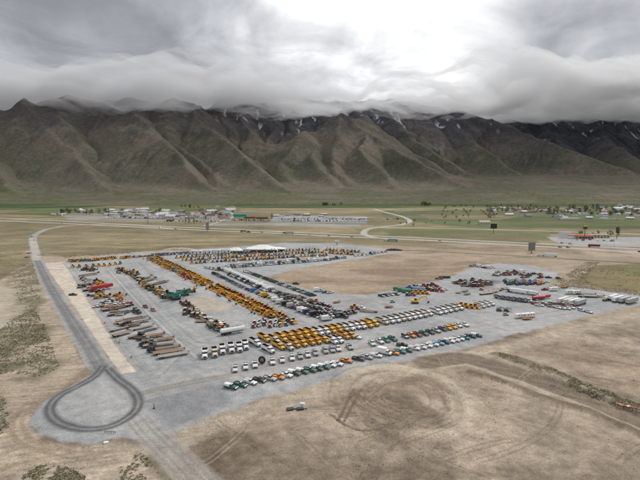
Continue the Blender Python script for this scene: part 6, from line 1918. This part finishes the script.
# little barrier of posts beside the loop and other bits
x, y = gp(110, 433.5)
t = thing('barrier_rail', 'small dark post rail beside the turning loop', 'barrier', x, y, R(-6))
for i in range(7):
    part('post', MB().box(-1.8 + 0.6 * i - 0.05, -1.8 + 0.6 * i + 0.05, -0.05, 0.05, 0, 0.9, 'chassis'), t)
part('rail', MB().box(-1.9, 1.9, -0.09, -0.052, 0.7, 0.8, 'chassis'), t)
x, y = gp(106, 443)
t = thing('road_marker', 'small white panel lying below the turning loop', 'panel', x, y, 0.3); t.location.z = 0.1
part('panel', MB().box(-0.7, 0.7, -0.45, 0.45, -0.3, 0.3, 'white_paint'), t)
part('foot', MB().box(-0.75, -0.6, -0.5, 0.5, -0.3, 0.05, 'rubber'), t)
x, y = gp(154, 408.5)
t = thing('marker_post', 'single dark post standing on the dark apron near the loop', 'post', x, y)
part('post', MB().pipe((0, 0, 0), (0, 0, 1.9), 0.12, 'chassis', 8), t)
part('base', MB().pipe((0, 0, 0), (0, 0, 0.18), 0.4, 'rubber', 10), t)
for k, (px, py, lab) in enumerate([(131.5, 357.6, 'pink traffic barrel beside the sand strip near the flatbeds'), (104.8, 323.4, 'pink traffic barrel on the sand strip edge left of the lowboys'), (115, 335.5, 'faded pink traffic barrel left of the short white trailer'), (119, 343, 'small pink traffic barrel on the sand strip edge'), (95, 308, 'pink traffic barrel at the upper sand strip edge')]):
    x, y = gp(px, py)
    t = thing('traffic_barrel', lab, 'barrel', x, y, 0, 'traffic barrels along the sand strip')
    part('drum', MB().pipe((0, 0, 0.1), (0, 0, 1.1), 0.34, 'paint', 10, 0.27), t, (0.78, 0.10, 0.10))
    part('base', MB().pipe((0, 0, 0), (0, 0, 0.1), 0.48, 'rubber', 10), t)
x, y = gp(628, 409)
t = thing('orange_mesh', 'roll of orange safety mesh lying along the right berm', 'safety mesh', x, y, R(-33))
t.location.z = 0.9
nm = 12
v = []
for i in range(nm + 1):
    for j in range(4):
        v.append((-3.6 + 7.2 * i / nm, -0.55 + 0.37 * j, 0.28 + 0.16 * math.sin(i * 1.9 + j) + 0.1 * math.cos(j * 2.0 + i)))
part('sheet', MB().add(v, [(i * 4 + j, (i + 1) * 4 + j, (i + 1) * 4 + j + 1, i * 4 + j + 1) for i in range(nm) for j in range(3)], 'paint'), t, (0.75, 0.18, 0.08))
part('stake', MB().pipe((-3.4, 0, -0.6), (-3.4, 0, 0.9), 0.05, 'wood', 6), t)
# ------------------------------------------------------------------ scrub, trees, town, highway traffic
def leaf_cards(centres, radii, per, size, rs, flat=0.75):
    """numpy: `per` small leaf faces spread through a squashed ball at every centre"""
    n = len(centres)
    c = np.repeat(np.asarray(centres), per, 0); r = np.repeat(np.asarray(radii), per)
    d = rs.normal(size=(n * per, 3)); d /= np.linalg.norm(d, axis=1)[:, None]
    rad = rs.uniform(0.25, 1.0, n * per) ** 0.6
    p = c + d * (rad * r)[:, None] * np.array([1, 1, flat])
    p[:, 2] = np.maximum(p[:, 2], c[:, 2] - r * 0.3)
    nrm = d + rs.normal(scale=0.6, size=d.shape); nrm /= np.linalg.norm(nrm, axis=1)[:, None]
    t = np.cross(nrm, rs.normal(size=d.shape)); t /= np.linalg.norm(t, axis=1)[:, None] + 1e-9
    b = np.cross(nrm, t)
    s = (size * rs.uniform(0.6, 1.3, n * per))[:, None] * (r / np.mean(r))[:, None]
    V = np.stack([p - t * s - b * s * 0.6, p + t * s - b * s * 0.6, p + t * s * 0.7 + b * s * 0.6, p - t * s * 0.7 + b * s * 0.6], 1).reshape(-1, 3)
    return V, np.arange(len(V)).reshape(-1, 4)


def ground_z(x, y):
    j = np.clip(np.searchsorted(rows, y), 0, len(rows) - 1)
    i = np.clip(np.searchsorted(u_, x / rows[j]), 0, len(u_) - 1)
    return GZ[j, i]


def scrub(name, label, polys, n, r0, r1, mat, seed, per=16, clump=9.0, thr=0.46):
    rs = np.random.RandomState(seed)
    cs, rr = [], []
    for pl, frac in polys:
        pts = P(pl)
        xs = [p[0] for p in pts]; ys = [p[1] for p in pts]
        k = int(n * frac)
        X = rs.uniform(min(xs), max(xs), k * 6); Y = rs.uniform(min(ys), max(ys), k * 6)
        ok = inside(X, Y, pts) & (fbm(X, Y, clump, 3, seed) > thr)
        X, Y = X[ok][:k], Y[ok][:k]
        R_ = rs.uniform(r0, r1, len(X)) * (0.6 + 0.9 * fbm(X, Y, 14, 2, seed + 1))
        cs.append(np.stack([X, Y, ground_z(X, Y) + R_ * 0.35], -1)); rr.append(R_)
    cs = np.concatenate(cs); rr = np.concatenate(rr)
    V, Q = leaf_cards(cs, rr, per, 0.17, rs, 0.42)
    V[:, 2] = np.maximum(V[:, 2], np.repeat(cs[:, 2] - rr * 0.35, per * 4) + 0.01)
    me = grid_mesh(name, V, Q, smooth=False)
    me.materials.append(MATS[MAT_ID[mat]])
    o = new_obj(name, me, kind='stuff')
    o['label'] = label; o['category'] = 'scrub'
    return o


LEFT1 = [(12, 266), (34, 264), (37, 274), (41, 292), (40, 305), (33, 312), (22, 306), (16, 290)]
LEFT2 = [(0, 330), (14, 318), (34, 308), (46, 328), (54, 350), (60, 368), (42, 377), (10, 372), (-20, 380), (-30, 350)]
LEFT3 = [(-60, 400), (0, 392), (8, 408), (10, 425), (0, 436), (-60, 440)]
LEFT4 = [(22, 476), (40, 465), (70, 466), (86, 476), (80, 492), (18, 492)]
LEFT5 = [(120, 462), (140, 452), (158, 470), (170, 490), (120, 490)]
UPLEFT = [(0, 250), (28, 244), (34, 256), (30, 268), (0, 280), (-60, 276)]
scrub('sagebrush_scrub', 'grey green sagebrush scrub on the pale ground left of the road', [(LEFT1, 0.25), (LEFT2, 0.5), (LEFT3, 0.1), (LEFT4, 0.06), (LEFT5, 0.03), (UPLEFT, 0.06)], 5200, 0.20, 0.46, 'leaf_sage', 3, 9, 5.0, 0.45)
scrub('weed_scrub', 'greener weed tufts among the sagebrush left of the road', [(LEFT2, 0.65), (LEFT4, 0.12), (LEFT3, 0.1), (LEFT1, 0.13)], 2200, 0.16, 0.38, 'leaf_weed', 5, 9, 7.0, 0.45)
BERM_PX = [(498, 354), (520, 359), (545, 368), (580, 383), (620, 399), (660, 414), (720, 440), (720, 449), (660, 424), (620, 408), (580, 392), (545, 376), (520, 365), (500, 359)]
scrub('berm_scrub', 'dark sagebrush scrub growing along the low berm on the right', [(BERM_PX, 1.0)], 1500, 0.22, 0.55, 'leaf_sage', 7, 10, 4.0, 0.40)
BANK1 = [(545, 290), (556, 281), (572, 271), (586, 262), (600, 262), (592, 270), (585, 280), (600, 286), (640, 291), (720, 298), (720, 304), (640, 296), (600, 291), (572, 287), (556, 290)]
scrub('bank_scrub', 'dark brush along the bank of the olive paddock on the right', [(BANK1, 1.0)], 2000, 0.35, 0.8, 'leaf_sage', 8, 10, 9.0, 0.42)
scrub('paddock_scrub', 'scattered low brush in the olive paddock on the right edge', [([(600, 267), (760, 269), (760, 298), (640, 290), (600, 285)], 1.0)], 700, 0.4, 0.8, 'leaf_weed', 9, 12, 20.0, 0.5)
scrub('field_scrub', 'low brush scattered over the dry field beyond the yard', [([(-100, 236), (20, 230), (30, 246), (0, 262), (-100, 270)], 0.6), ([(60, 256), (120, 252), (190, 248), (180, 250.5), (120, 254), (66, 258)], 0.4)], 900, 0.5, 1.1, 'leaf_sage', 10, 12, 25.0, 0.48)


# trees: a tapered trunk with limbs and a crown of many small leaf faces
def crown_mesh(name, mat, seed, w, h, lobes, per):
    rs = np.random.RandomState(seed)
    c = []; r = []
    for i in range(lobes):
        a = rs.uniform(0, 6.28); q = rs.uniform(0, 1) ** 0.6; zz = rs.uniform(0.25, 0.92)
        k = math.sin(math.pi * min(zz * 0.9 + 0.12, 1.0)) ** 0.6
        c.append((math.cos(a) * q * w * 0.38 * k, math.sin(a) * q * w * 0.38 * k, h * zz)); r.append(w * rs.uniform(0.12, 0.24))
    V, Q = leaf_cards(np.array(c), np.array(r), per, w * 0.04, rs, 0.85)
    me = grid_mesh(name, V, Q, smooth=False)
    me.materials.append(MATS[MAT_ID[mat]])
    return me


def trunk_mesh(h, r, seed):
    rr = random.Random(seed)
    m = MB().pipe((0, 0, 0), (0, 0, h * 0.62), r, 'bark', 7, r * 0.5)
    for i in range(5):
        a = rr.uniform(0, 6.28)
        z0 = h * rr.uniform(0.2, 0.5)
        m.pipe((0, 0, z0), (math.cos(a) * h * 0.24, math.sin(a) * h * 0.24, z0 + h * rr.uniform(0.18, 0.34)), r * 0.5, 'bark', 5, r * 0.16)
    return m.mesh('trunk')


TREES = {}
for key, mat, w, h, lobes, per in (('green', 'leaf_green', 9, 10, 16, 22), ('bare', 'leaf_bare', 9, 9, 16, 16), ('yellow', 'leaf_yellow', 8, 8, 14, 20), ('poplar', 'leaf_green', 4.5, 15, 16, 22), ('bush', 'leaf_green', 7, 4.5, 10, 22)):
    TREES[key] = [(crown_mesh('crown', mat, 40 + 7 * s + len(key), w, h, lobes, per), trunk_mesh(h, 0.28, s)) for s in range(3)]
TREE_WORD = {'green': 'dark green', 'bare': 'grey brown leafless', 'yellow': 'yellow green', 'poplar': 'tall dark', 'bush': 'low dark green'}
rt2 = random.Random(77)


def tree(key, px, py, s, label, group):
    x, y = gp(px, py)
    t = thing('tree', label, 'tree', x, y, rt2.uniform(0, 6.28), group)
    t.scale = (s * rt2.uniform(0.85, 1.15), s * rt2.uniform(0.85, 1.15), s)
    cm, tm = TREES[key][rt2.randrange(3)]
    new_obj('trunk', tm, t); new_obj('crown', cm, t)


def tree_band(keys, x0, x1, y0, y1, n, s0, s1, where, group):
    s0, s1 = s0 * 1.25, s1 * 1.35
    pts = sorted((rt2.uniform(x0, x1), rt2.uniform(y0, y1)) for _ in range(n))
    for i, (px, py) in enumerate(pts):
        k = rt2.choice(keys)
        tree(k, px, py, rt2.uniform(s0, s1), f'{TREE_WORD[k]} tree, {ordinal(i + 1)} from left {where}', group)


tree_band(['green', 'bush'], 322, 346, 205.3, 205.9, 16, 0.9, 1.4, 'in the dark grove at the mountain foot', 'dark grove at the mountain foot')
tree_band(['green'], 421, 434, 205.6, 206.4, 6, 1.2, 1.7, 'in the small dark clump on the green field', 'small dark clump')
tree_band(['yellow', 'bare', 'green'], 60, 108, 211, 215, 34, 0.8, 1.3, 'in the left town edge', 'trees at the left town edge')
tree_band(['bare', 'green', 'bush'], 105, 232, 211, 219.5, 44, 0.6, 1.1, 'among the left town buildings', 'trees among the left town buildings')
tree_band(['green', 'bush'], 180, 200, 207, 208.4, 8, 0.9, 1.3, 'on the green field behind the left town', 'trees behind the left town')
tree_band(['poplar'], 184, 200, 223.6, 224.6, 5, 0.8, 1.0, 'of the dark group by the highway', 'dark poplars by the highway')
tree_band(['poplar'], 271, 274, 218, 219, 2, 0.9, 1.1, 'of the tall pair by the camper lot', 'tall pair by the camper lot')
tree_band(['bare', 'yellow', 'bare', 'bush'], 486, 545, 206.6, 212.4, 70, 0.9, 1.5, 'in the right village, left half', 'trees in the left half of the right village')
tree_band(['bare', 'green', 'bare', 'bush'], 545, 640, 207.4, 216, 95, 0.8, 1.5, 'in the right village, right half', 'trees in the right half of the right village')
tree_band(['bare', 'bush'], 440, 500, 209, 219, 26, 0.7, 1.2, 'on the fields before the right village', 'trees on the fields before the village')
tree_band(['green', 'bush'], 445, 480, 206, 208.5, 7, 0.8, 1.2, 'behind the fields at centre right', 'trees behind the fields')
tree_band(['bush', 'bare'], 398, 480, 222, 227, 10, 0.5, 0.8, 'in the wet meadow by the ramp', 'trees in the wet meadow')
tree_band(['green', 'bare'], 575, 622, 232.4, 236.4, 9, 0.5, 0.8, 'around the fuel station', 'trees around the fuel station')

# houses and sheds
def house(px, py, L, W, h, roof, color, roofmat, rz, label, group, flat=False, windows=True):
    x, y = gp(px, py)
    t = thing('house' if not flat else 'shed', label, 'house' if not flat else 'shed', x, y, rz, group)
    part('wall', MB().box(-L / 2, L / 2, -W / 2, W / 2, 0, h, 'wall_paint'), t, color)
    if flat:
        part('roof', MB().box(-L / 2 - 0.3, L / 2 + 0.3, -W / 2 - 0.3, W / 2 + 0.3, h + 0.002, h + 0.4, roofmat, 0.1, 0.1, 0.1), t, roof)
    else:
        r = MB(); e = 0.5
        v = [(-L / 2 - e, -W / 2 - e, h), (L / 2 + e, -W / 2 - e, h), (L / 2 + e, W / 2 + e, h), (-L / 2 - e, W / 2 + e, h), (-L / 2 - e, 0, h + W * 0.32), (L / 2 + e, 0, h + W * 0.32)]
        r.add(v, [(0, 1, 5, 4), (2, 3, 4, 5), (0, 4, 3), (1, 2, 5), (3, 2, 1, 0)], roofmat)
        part('roof', r, t, roof)
    if windows:
        n = max(2, int(L / 5))
        for i in range(n):
            xx = -L / 2 + L * (i + 0.5) / n
            if i == n // 2:
                part('door', MB().box(xx - 0.8, xx + 0.8, -W / 2 - 0.06, -W / 2 - 0.005, 0, min(2.4, h - 0.3), 'chassis'), t)
            else:
                part('window', MB().box(xx - 0.9, xx + 0.9, -W / 2 - 0.06, -W / 2 - 0.005, h * 0.4, h * 0.75, 'glass'), t)
    return t


WALLS = [('white', (0.75, 0.74, 0.72)), ('cream', (0.62, 0.55, 0.43)), ('tan', (0.42, 0.34, 0.25)), ('grey', (0.42, 0.42, 0.43)), ('white', (0.78, 0.78, 0.78)), ('blue grey', (0.30, 0.36, 0.44))]
ROOFS = [('dark', (0.10, 0.09, 0.085)), ('grey', (0.30, 0.30, 0.30)), ('brown', (0.17, 0.12, 0.09)), ('pale', (0.62, 0.62, 0.62)), ('red', (0.30, 0.09, 0.06))]


def house_band(x0, x1, y0, y1, n, L0, L1, h, where, group, flat=0.4, pale=False):
    pts = sorted((rt2.uniform(x0, x1), rt2.uniform(y0, y1)) for _ in range(n))
    for i, (px, py) in enumerate(pts):
        wn, wc = rt2.choice(WALLS); rn, rc = rt2.choice(ROOFS if not pale else [ROOFS[1], ROOFS[3], ROOFS[3]])
        L_ = rt2.uniform(L0, L1)
        house(px, py, L_, L_ * rt2.uniform(0.5, 0.75), h * rt2.uniform(0.8, 1.2), rc, wc, 'wall_paint', rt2.uniform(-0.3, 0.3) + rt2.choice((0, 0, R(90))), f'{wn} house, {rn} roof, {ordinal(i + 1)} from left {where}', group, rt2.random() < flat)


house_band(48, 66, 213.6, 215.8, 9, 9, 14, 3.2, 'in the trailer court at far left', 'trailer court at far left', 0.7, True)
house_band(79, 94, 210, 213, 5, 14, 24, 5, 'at the left town edge', 'buildings at the left town edge', 0.4, True)
house_band(102, 168, 210.4, 214, 24, 14, 30, 6, 'in the rear row of the left town', 'rear row of the left town', 0.6, True)
house_band(104, 182, 214.6, 217.8, 26, 12, 26, 5.5, 'in the front row of the left town', 'front row of the left town', 0.7, True)
house_band(166, 232, 212, 219.6, 40, 14, 30, 6.5, 'in the middle of the left town', 'middle of the left town', 0.6)
house_band(200, 232, 206.8, 210.6, 7, 10, 18, 4.5, 'by the pale lane behind the left town', 'farms behind the left town', 0.2)
house_band(276, 330, 215, 217.2, 9, 14, 28, 4.5, 'behind the camper lot', 'buildings behind the camper lot', 0.7, True)
house_band(488, 545, 208.6, 213.4, 32, 11, 20, 5, 'in the village, left half', 'houses in the left half of the village', 0.15)
house_band(545, 640, 208, 216.4, 52, 11, 20, 5, 'in the village, right half', 'houses in the right half of the village', 0.15)
house_band(615, 645, 206, 208.8, 14, 12, 26, 5, 'at the village rear on the right', 'buildings at the village rear', 0.4, True)
house_band(560, 640, 217.5, 220, 8, 12, 20, 4, 'along the lane before the village', 'houses along the lane before the village', 0.2, True)
for a in [(240, 216.6, 38, 20, 7, (0.03, 0.36, 0.34), (0.04, 0.42, 0.40), R(4), 'long teal roofed hall at the right edge of the left town', True),
          (250, 218.4, 30, 9, 4, (0.16, 0.08, 0.06), (0.22, 0.12, 0.09), R(3), 'long low reddish brown building right of the teal hall', True),
          (262, 218.8, 30, 9, 4, (0.10, 0.07, 0.06), (0.18, 0.11, 0.09), R(3), 'long low dark brown building beside the tall trees', True),
          (166, 216.4, 40, 16, 6, (0.55, 0.62, 0.70), (0.60, 0.66, 0.72), R(2), 'long pale blue warehouse in the left town', True),
          (484, 224, 24, 12, 4.5, (0.55, 0.48, 0.36), (0.60, 0.52, 0.40), R(4), 'beige farmhouse alone on the green field', False),
          (509, 216, 22, 11, 5, (0.68, 0.68, 0.66), (0.60, 0.55, 0.48), R(-4), 'pale roofed barn on the field left of the village', False),
          (528, 217, 18, 12, 4.5, (0.22, 0.20, 0.22), (0.40, 0.36, 0.34), R(10), 'dark roofed house at the end of the field lane', False),
          (557, 219.4, 22, 12, 5, (0.10, 0.09, 0.09), (0.60, 0.60, 0.58), R(0), 'dark roofed house at the left end of the long white shed', False),
          (570, 219.8, 46, 10, 4, (0.70, 0.70, 0.70), (0.66, 0.66, 0.64), R(2), 'long low white shed along the lane before the village', True),
          (617, 210.2, 34, 16, 7, (0.70, 0.71, 0.73), (0.60, 0.60, 0.62), R(-3), 'largest white roofed barn in the village on the right', False),
          (602, 209.6, 22, 14, 6, (0.14, 0.24, 0.36), (0.45, 0.48, 0.5), R(5), 'blue roofed house in the village', False)]:
    house(*a[:4], a[4], a[5], a[6], 'wall_paint', a[7], a[8], None, a[9])

# camper lot beyond the highway
def back_row(px0, px1, py, n, kinds, colors, where, group):
    for i in range(n):
        px = px0 + (px1 - px0) * i / (n - 1) + rt2.uniform(-0.3, 0.3)
        k = rt2.choice(kinds); c = rt2.choice(colors)
        x, y = gp(px, py + rt2.uniform(-0.15, 0.15))
        place(k, x, y, rt2.choice((0.1, R(85), R(95))) + rt2.uniform(-0.1, 0.1), c, f'{c} {WORD.get(k, k)}, {ordinal(i + 1)} from left {where}', group, False, rt2.uniform(0.9, 1.2))


back_row(277, 352, 218.3, 27, ['camper', 'camper', 'box_van', 'camper'], ['white', 'white', 'silver', 'cream'], 'in the rear row of the camper lot', 'rear row of the camper lot')
back_row(279, 362, 219.8, 27, ['camper', 'camper', 'suv', 'box_trailer'], ['white', 'white', 'grey', 'silver', 'black'], 'in the middle row of the camper lot', 'middle row of the camper lot')
back_row(280, 366, 221.4, 25, ['camper', 'pickup', 'suv', 'camper'], ['white', 'white', 'grey', 'black', 'silver'], 'in the front row of the camper lot', 'front row of the camper lot')
back_row(384, 398, 219.6, 5, ['box_van', 'suv', 'camper'], ['black', 'black', 'white'], 'by the ramp right of the camper lot', 'vehicles by the ramp')
back_row(104, 180, 218.4, 30, ['box_van', 'camper', 'pickup', 'box_trailer'], ['white', 'white', 'silver', 'navy', 'maroon', 'white'], 'in the vehicle row before the left town', 'vehicles before the left town')
back_row(232, 268, 220.6, 16, ['pickup', 'box_van', 'suv', 'semi'], ['maroon', 'black', 'white', 'navy', 'brown', 'grey'], 'in the row before the brown buildings', 'vehicles before the brown buildings')
back_row(165, 226, 221.6, 18, ['suv', 'box_trailer', 'pickup', 'box_van'], ['white', 'grey', 'silver', 'black', 'yellow'], 'in the lot by the left highway', 'vehicles by the left highway')

# highway traffic
def rig(px, py, c1, c2, ang, lab1, lab2, kind='box_trailer'):
    x, y = gp(px, py)
    place('semi', x + 10.4 * math.cos(ang), y + 10.4 * math.sin(ang), ang, c1, lab1)
    place(kind, x, y, ang, c2, lab2)


HA = math.atan2(gp(400, 239)[1] - gp(270, 233)[1], gp(400, 239)[0] - gp(270, 233)[0])
rig(243.5, 232.2, 'black', 'black', HA, 'black semi truck on the highway pulling a dark hopper trailer', 'dark hopper trailer behind the black semi truck on the highway', 'hopper_trailer')
rig(290, 233.8, 'navy', 'silver', HA + math.pi, 'navy semi truck on the highway right of the tents', 'silver box trailer on the highway right of the tents')
rig(393, 241.4, 'white', 'light blue', HA + math.pi, 'white semi truck pulling a light blue trailer by the dark mound', 'light blue box trailer on the highway by the dark mound')
rig(550.5, 256.6, 'white', 'white', HA + math.pi, 'white semi truck pulling a white trailer near the grey billboard', 'long white box trailer standing near the grey billboard')
place('box_trailer', *gp(594, 247.2), HA, 'maroon', 'dark red box trailer beside the fuel station lot')
for k, (px, py, c) in enumerate([(176, 229.2, 'black'), (160, 228.2, 'black'), (262, 232.6, 'grey'), (329, 236, 'grey'), (352, 237.2, 'silver'), (62, 223.6, 'white'), (560, 247.6, 'black'), (568, 247.8, 'black'), (640, 252.2, 'black'), (310, 235, 'white'), (440, 241, 'silver')]):
    x, y = gp(px, py)
    place('suv', x, y, HA, c, f'{c} car on the highway at the {("far left bend", "left straight", "bend below the teal hall", "centre straight", "straight past the tents", "outermost left", "fuel station exit", "fuel station approach", "right picture edge", "straight beside the navy semi", "right straight")[k]}', 'cars on the highway', False)
for k, (px, py, c) in enumerate([(32, 237, 'silver'), (34.4, 240.2, 'white')]):
    place('pickup', *gp(px, py), R(100), c, f'{c} pickup truck at the top of the left haul road', 'pickups on the haul road', False)
for k, (px, py, c) in enumerate([(29, 253.6, 'black'), (27, 257.6, 'brown')]):
    place('utility_trailer', *gp(px, py), R(10), c, f'{c} trailer standing in the scrub beside the upper haul road', 'trailers beside the upper haul road', True)
lay([(562, 242.6, 'car', 'black'), (570, 243.4, 'suv', 'silver'), (577, 239.6, 'suv', 'white'), (583, 239.8, 'pickup', 'black'), (590, 239.4, 'suv', 'navy'), (598, 240.6, 'car', 'white'), (604, 240.2, 'suv', 'silver'), (612, 240.6, 'semi', 'silver')], 0.4, 'of the cars around the fuel station', 'cars around the fuel station', detail=False)

# fuel station
x, y = gp(584, 238.6)
t = thing('fuel_station', 'tan fuel station with an orange red roof beyond the highway', 'fuel station', x, y, R(-4))
part('wall', MB().box(-12, 12, -6, 6, 0, 4.2, 'wall_paint'), t, (0.42, 0.33, 0.24))
rf = part('roof', MB().box(-13, 13, -7, 7, 4.21, 6.4, 'wall_paint', 3, 3, 3), t, (0.42, 0.12, 0.06))
for i in range(5):
    part('window', MB().box(-10 + 4.4 * i, -7.2 + 4.4 * i, -6.06, -6.005, 1.0, 3.4, 'glass'), t)
part('fuel_canopy', MB().box(-24, -14, -5, 5, 5.0, 6.0, 'wall_paint'), t, (0.55, 0.16, 0.07))
for a_, b_ in ((-23, -4), (-15, -4), (-23, 4), (-15, 4)):
    part('canopy_post', MB().box(a_ - 0.2, a_ + 0.2, b_ - 0.2, b_ + 0.2, 0, 5.0, 'white_paint'), t)
house(598, 237.6, 30, 12, 5, (0.50, 0.42, 0.32), (0.50, 0.40, 0.28), 'wall_paint', R(-4), 'long tan building right of the fuel station', None, True)


def billboard(px, py, w, h, post, color, label, rz=0.0, poles=1, trim=None):
    x, y = gp(px, py)
    t = thing('billboard', label, 'billboard', x, y, rz)
    for i in range(poles):
        xx = 0 if poles == 1 else -w / 3 + 2 * w / 3 * i / (poles - 1)
        part('post', MB().pipe((xx, 0.4, 0), (xx, 0.4, post + h * 0.5), 0.45, 'chassis', 10), t)
    part('panel', MB().box(-w / 2, w / 2, -0.3, 0.3, post, post + h, 'wall_paint'), t, color)
    part('frame', MB().box(-w / 2 - 0.3, w / 2 + 0.3, -0.4, 0.38, post - 0.35, post - 0.002, 'chassis').box(-w / 2 - 0.3, w / 2 + 0.3, -0.4, 0.38, post + h + 0.002, post + h + 0.3, 'chassis'), t)
    if trim:
        part('header', MB().box(-w / 2, w / 2, -0.34, -0.305, post + h * 0.62, post + h * 0.96, 'wall_paint'), t, trim)


billboard(337, 245, 6.5, 4.0, 4.0, (0.72, 0.73, 0.72), 'small white billboard on a post beyond the yellow machines')
billboard(493.5, 233.4, 11, 8, 9, (0.03, 0.03, 0.035), 'black billboard on a post beside the frontage road')
billboard(531.5, 253, 10, 9, 3.5, (0.20, 0.20, 0.21), 'dark grey billboard beside the highway', 0.3)
billboard(617, 238.4, 5, 9, 9, (0.05, 0.05, 0.055), 'narrow dark sign tower right of the fuel station')
billboard(584.5, 239.8, 6.5, 6, 17, (0.05, 0.05, 0.05), 'tall fuel station sign with a yellow top', 0, 1, (0.80, 0.58, 0.04))
billboard(207.5, 231.4, 6, 12, 4, (0.33, 0.31, 0.29), 'grey sign tower beside the highway at the left town')
billboard(148, 224.4, 5, 4, 13, (0.30, 0.30, 0.32), 'slim grey sign on a tall post at the left town')

def lamp_post(px, py, h, label):
    x, y = gp(px, py)
    t = thing('lamp_post', label, 'lamp post', x, y, 0, 'lamp posts beyond the highway')
    part('pole', MB().pipe((0, 0, 0), (0, 0, h), 0.16, 'steel', 6, 0.1), t)
    part('arm', MB().beam((0, 0, h), (2.2, 0, h + 0.3), 0.12, 0.12, 'steel'), t)
    part('lamp_head', MB().box(1.8, 2.8, -0.2, 0.2, h + 0.2, h + 0.42, 'steel'), t)


for px, py, w_ in ((571.6, 246.6, 'left of the fuel station lot'), (614, 246.6, 'right of the fuel station lot'), (549, 240, 'at the frontage road crossing'), (98, 224, 'at the far left ramp'), (146, 222.4, 'before the left town'), (250, 226.4, 'before the brown buildings')):
    lamp_post(px, py, 12, 'grey lamp post ' + w_)
# ------------------------------------------------------------------ cloud resting on the crests (even-density vapour in a lumpy closed body)
def cloud_body(name, x0, x1, y0, y1, base, thick, cell, seed, density, label, patchy=0.0, amp=1.0, gap=0.78):
    xs = np.arange(x0, x1 + 1, cell); ys = np.arange(y0, y1 + 1, cell)
    X, Y = np.meshgrid(xs, ys)
    u = (X - x0) / (x1 - x0); v = (Y - y0) / (y1 - y0)
    e = np.minimum(np.minimum(u, 1 - u) * (x1 - x0), np.minimum(v, 1 - v) * (y1 - y0)) / 1900.0
    edge = sstep(0.0, 1.0, e + (fbm(X, Y, 700, 4, seed) - 0.5) * 0.9 * sstep(0, 0.3, e))
    lump = fbm(X, Y, 620, 5, seed + 1, 0.55)
    wisp = fbm(X, Y, 210, 4, seed + 2, 0.55)
    b = base(X, Y) + ((lump - 0.5) * 330 + (wisp - 0.5) * 170) * amp
    t = thick * (0.45 + 0.9 * fbm(X, Y, 900, 4, seed + 3) + 0.8 * (fbm(X, Y, 300, 4, seed + 5) - 0.5)) * edge
    t = t * (1 - gap * np.exp(-((X - 120 - 0.05 * Y) / 900.0) ** 2))
    if patchy:
        t = t * sstep(patchy, patchy + 0.30, fbm(X, Y, 520, 3, seed + 4, 0.5))
    mid_ = b + thick * 0.5
    lo = mid_ - (mid_ - b) * edge
    hi = lo + t + 0.5
    ny, nx = X.shape
    Vt = np.concatenate([np.stack([X, Y, lo], -1).reshape(-1, 3), np.stack([X, Y, hi], -1).reshape(-1, 3)])
    i = np.arange(ny * nx).reshape(ny, nx); j = i + ny * nx
    q = [np.stack([i[:-1, :-1], i[1:, :-1], i[1:, 1:], i[:-1, 1:]], -1).reshape(-1, 4), np.stack([j[:-1, :-1], j[:-1, 1:], j[1:, 1:], j[1:, :-1]], -1).reshape(-1, 4)]
    for a_, b_ in (((i[0, :-1], i[0, 1:]), (j[0, 1:], j[0, :-1])), ((i[-1, 1:], i[-1, :-1]), (j[-1, :-1], j[-1, 1:])), ((i[1:, 0], i[:-1, 0]), (j[:-1, 0], j[1:, 0])), ((i[:-1, -1], i[1:, -1]), (j[1:, -1], j[:-1, -1]))):
        q.append(np.stack([a_[0], a_[1], b_[0], b_[1]], -1))
    me = grid_mesh(name, Vt, np.concatenate(q))
    m = bpy.data.materials.new(name + '_vapour'); m.use_nodes = True
    t_ = m.node_tree; t_.nodes.clear()
    pv = t_.nodes.new('ShaderNodeVolumePrincipled'); o_ = t_.nodes.new('ShaderNodeOutputMaterial')
    pv.inputs['Color'].default_value = (0.97, 0.98, 1.0, 1); pv.inputs['Density'].default_value = density
    pv.inputs['Anisotropy'].default_value = 0.35
    t_.links.new(pv.outputs[0], o_.inputs['Volume'])
    me.materials.append(m)
    o = new_obj(name, me, kind='stuff')
    o['label'] = label; o['category'] = 'cloud'
    return o


cloud_body('clouds', -8200, 8200, 2900, 9600,
           lambda X, Y: 885 + 0.055 * (Y - 4300) - 30 * sstep(-200, 1800, X), 330, 60, 61, 0.0034,
           'grey cloud bank lying on the mountain crests')
cloud_body('mist_clouds', -6200, 6200, 3500, 6600,
           lambda X, Y: 770 + 0.06 * (Y - 4300), 230, 45, 83, 0.0026,
           'thin torn mist clouds hanging just under the cloud bank', 0.50, 0.7)
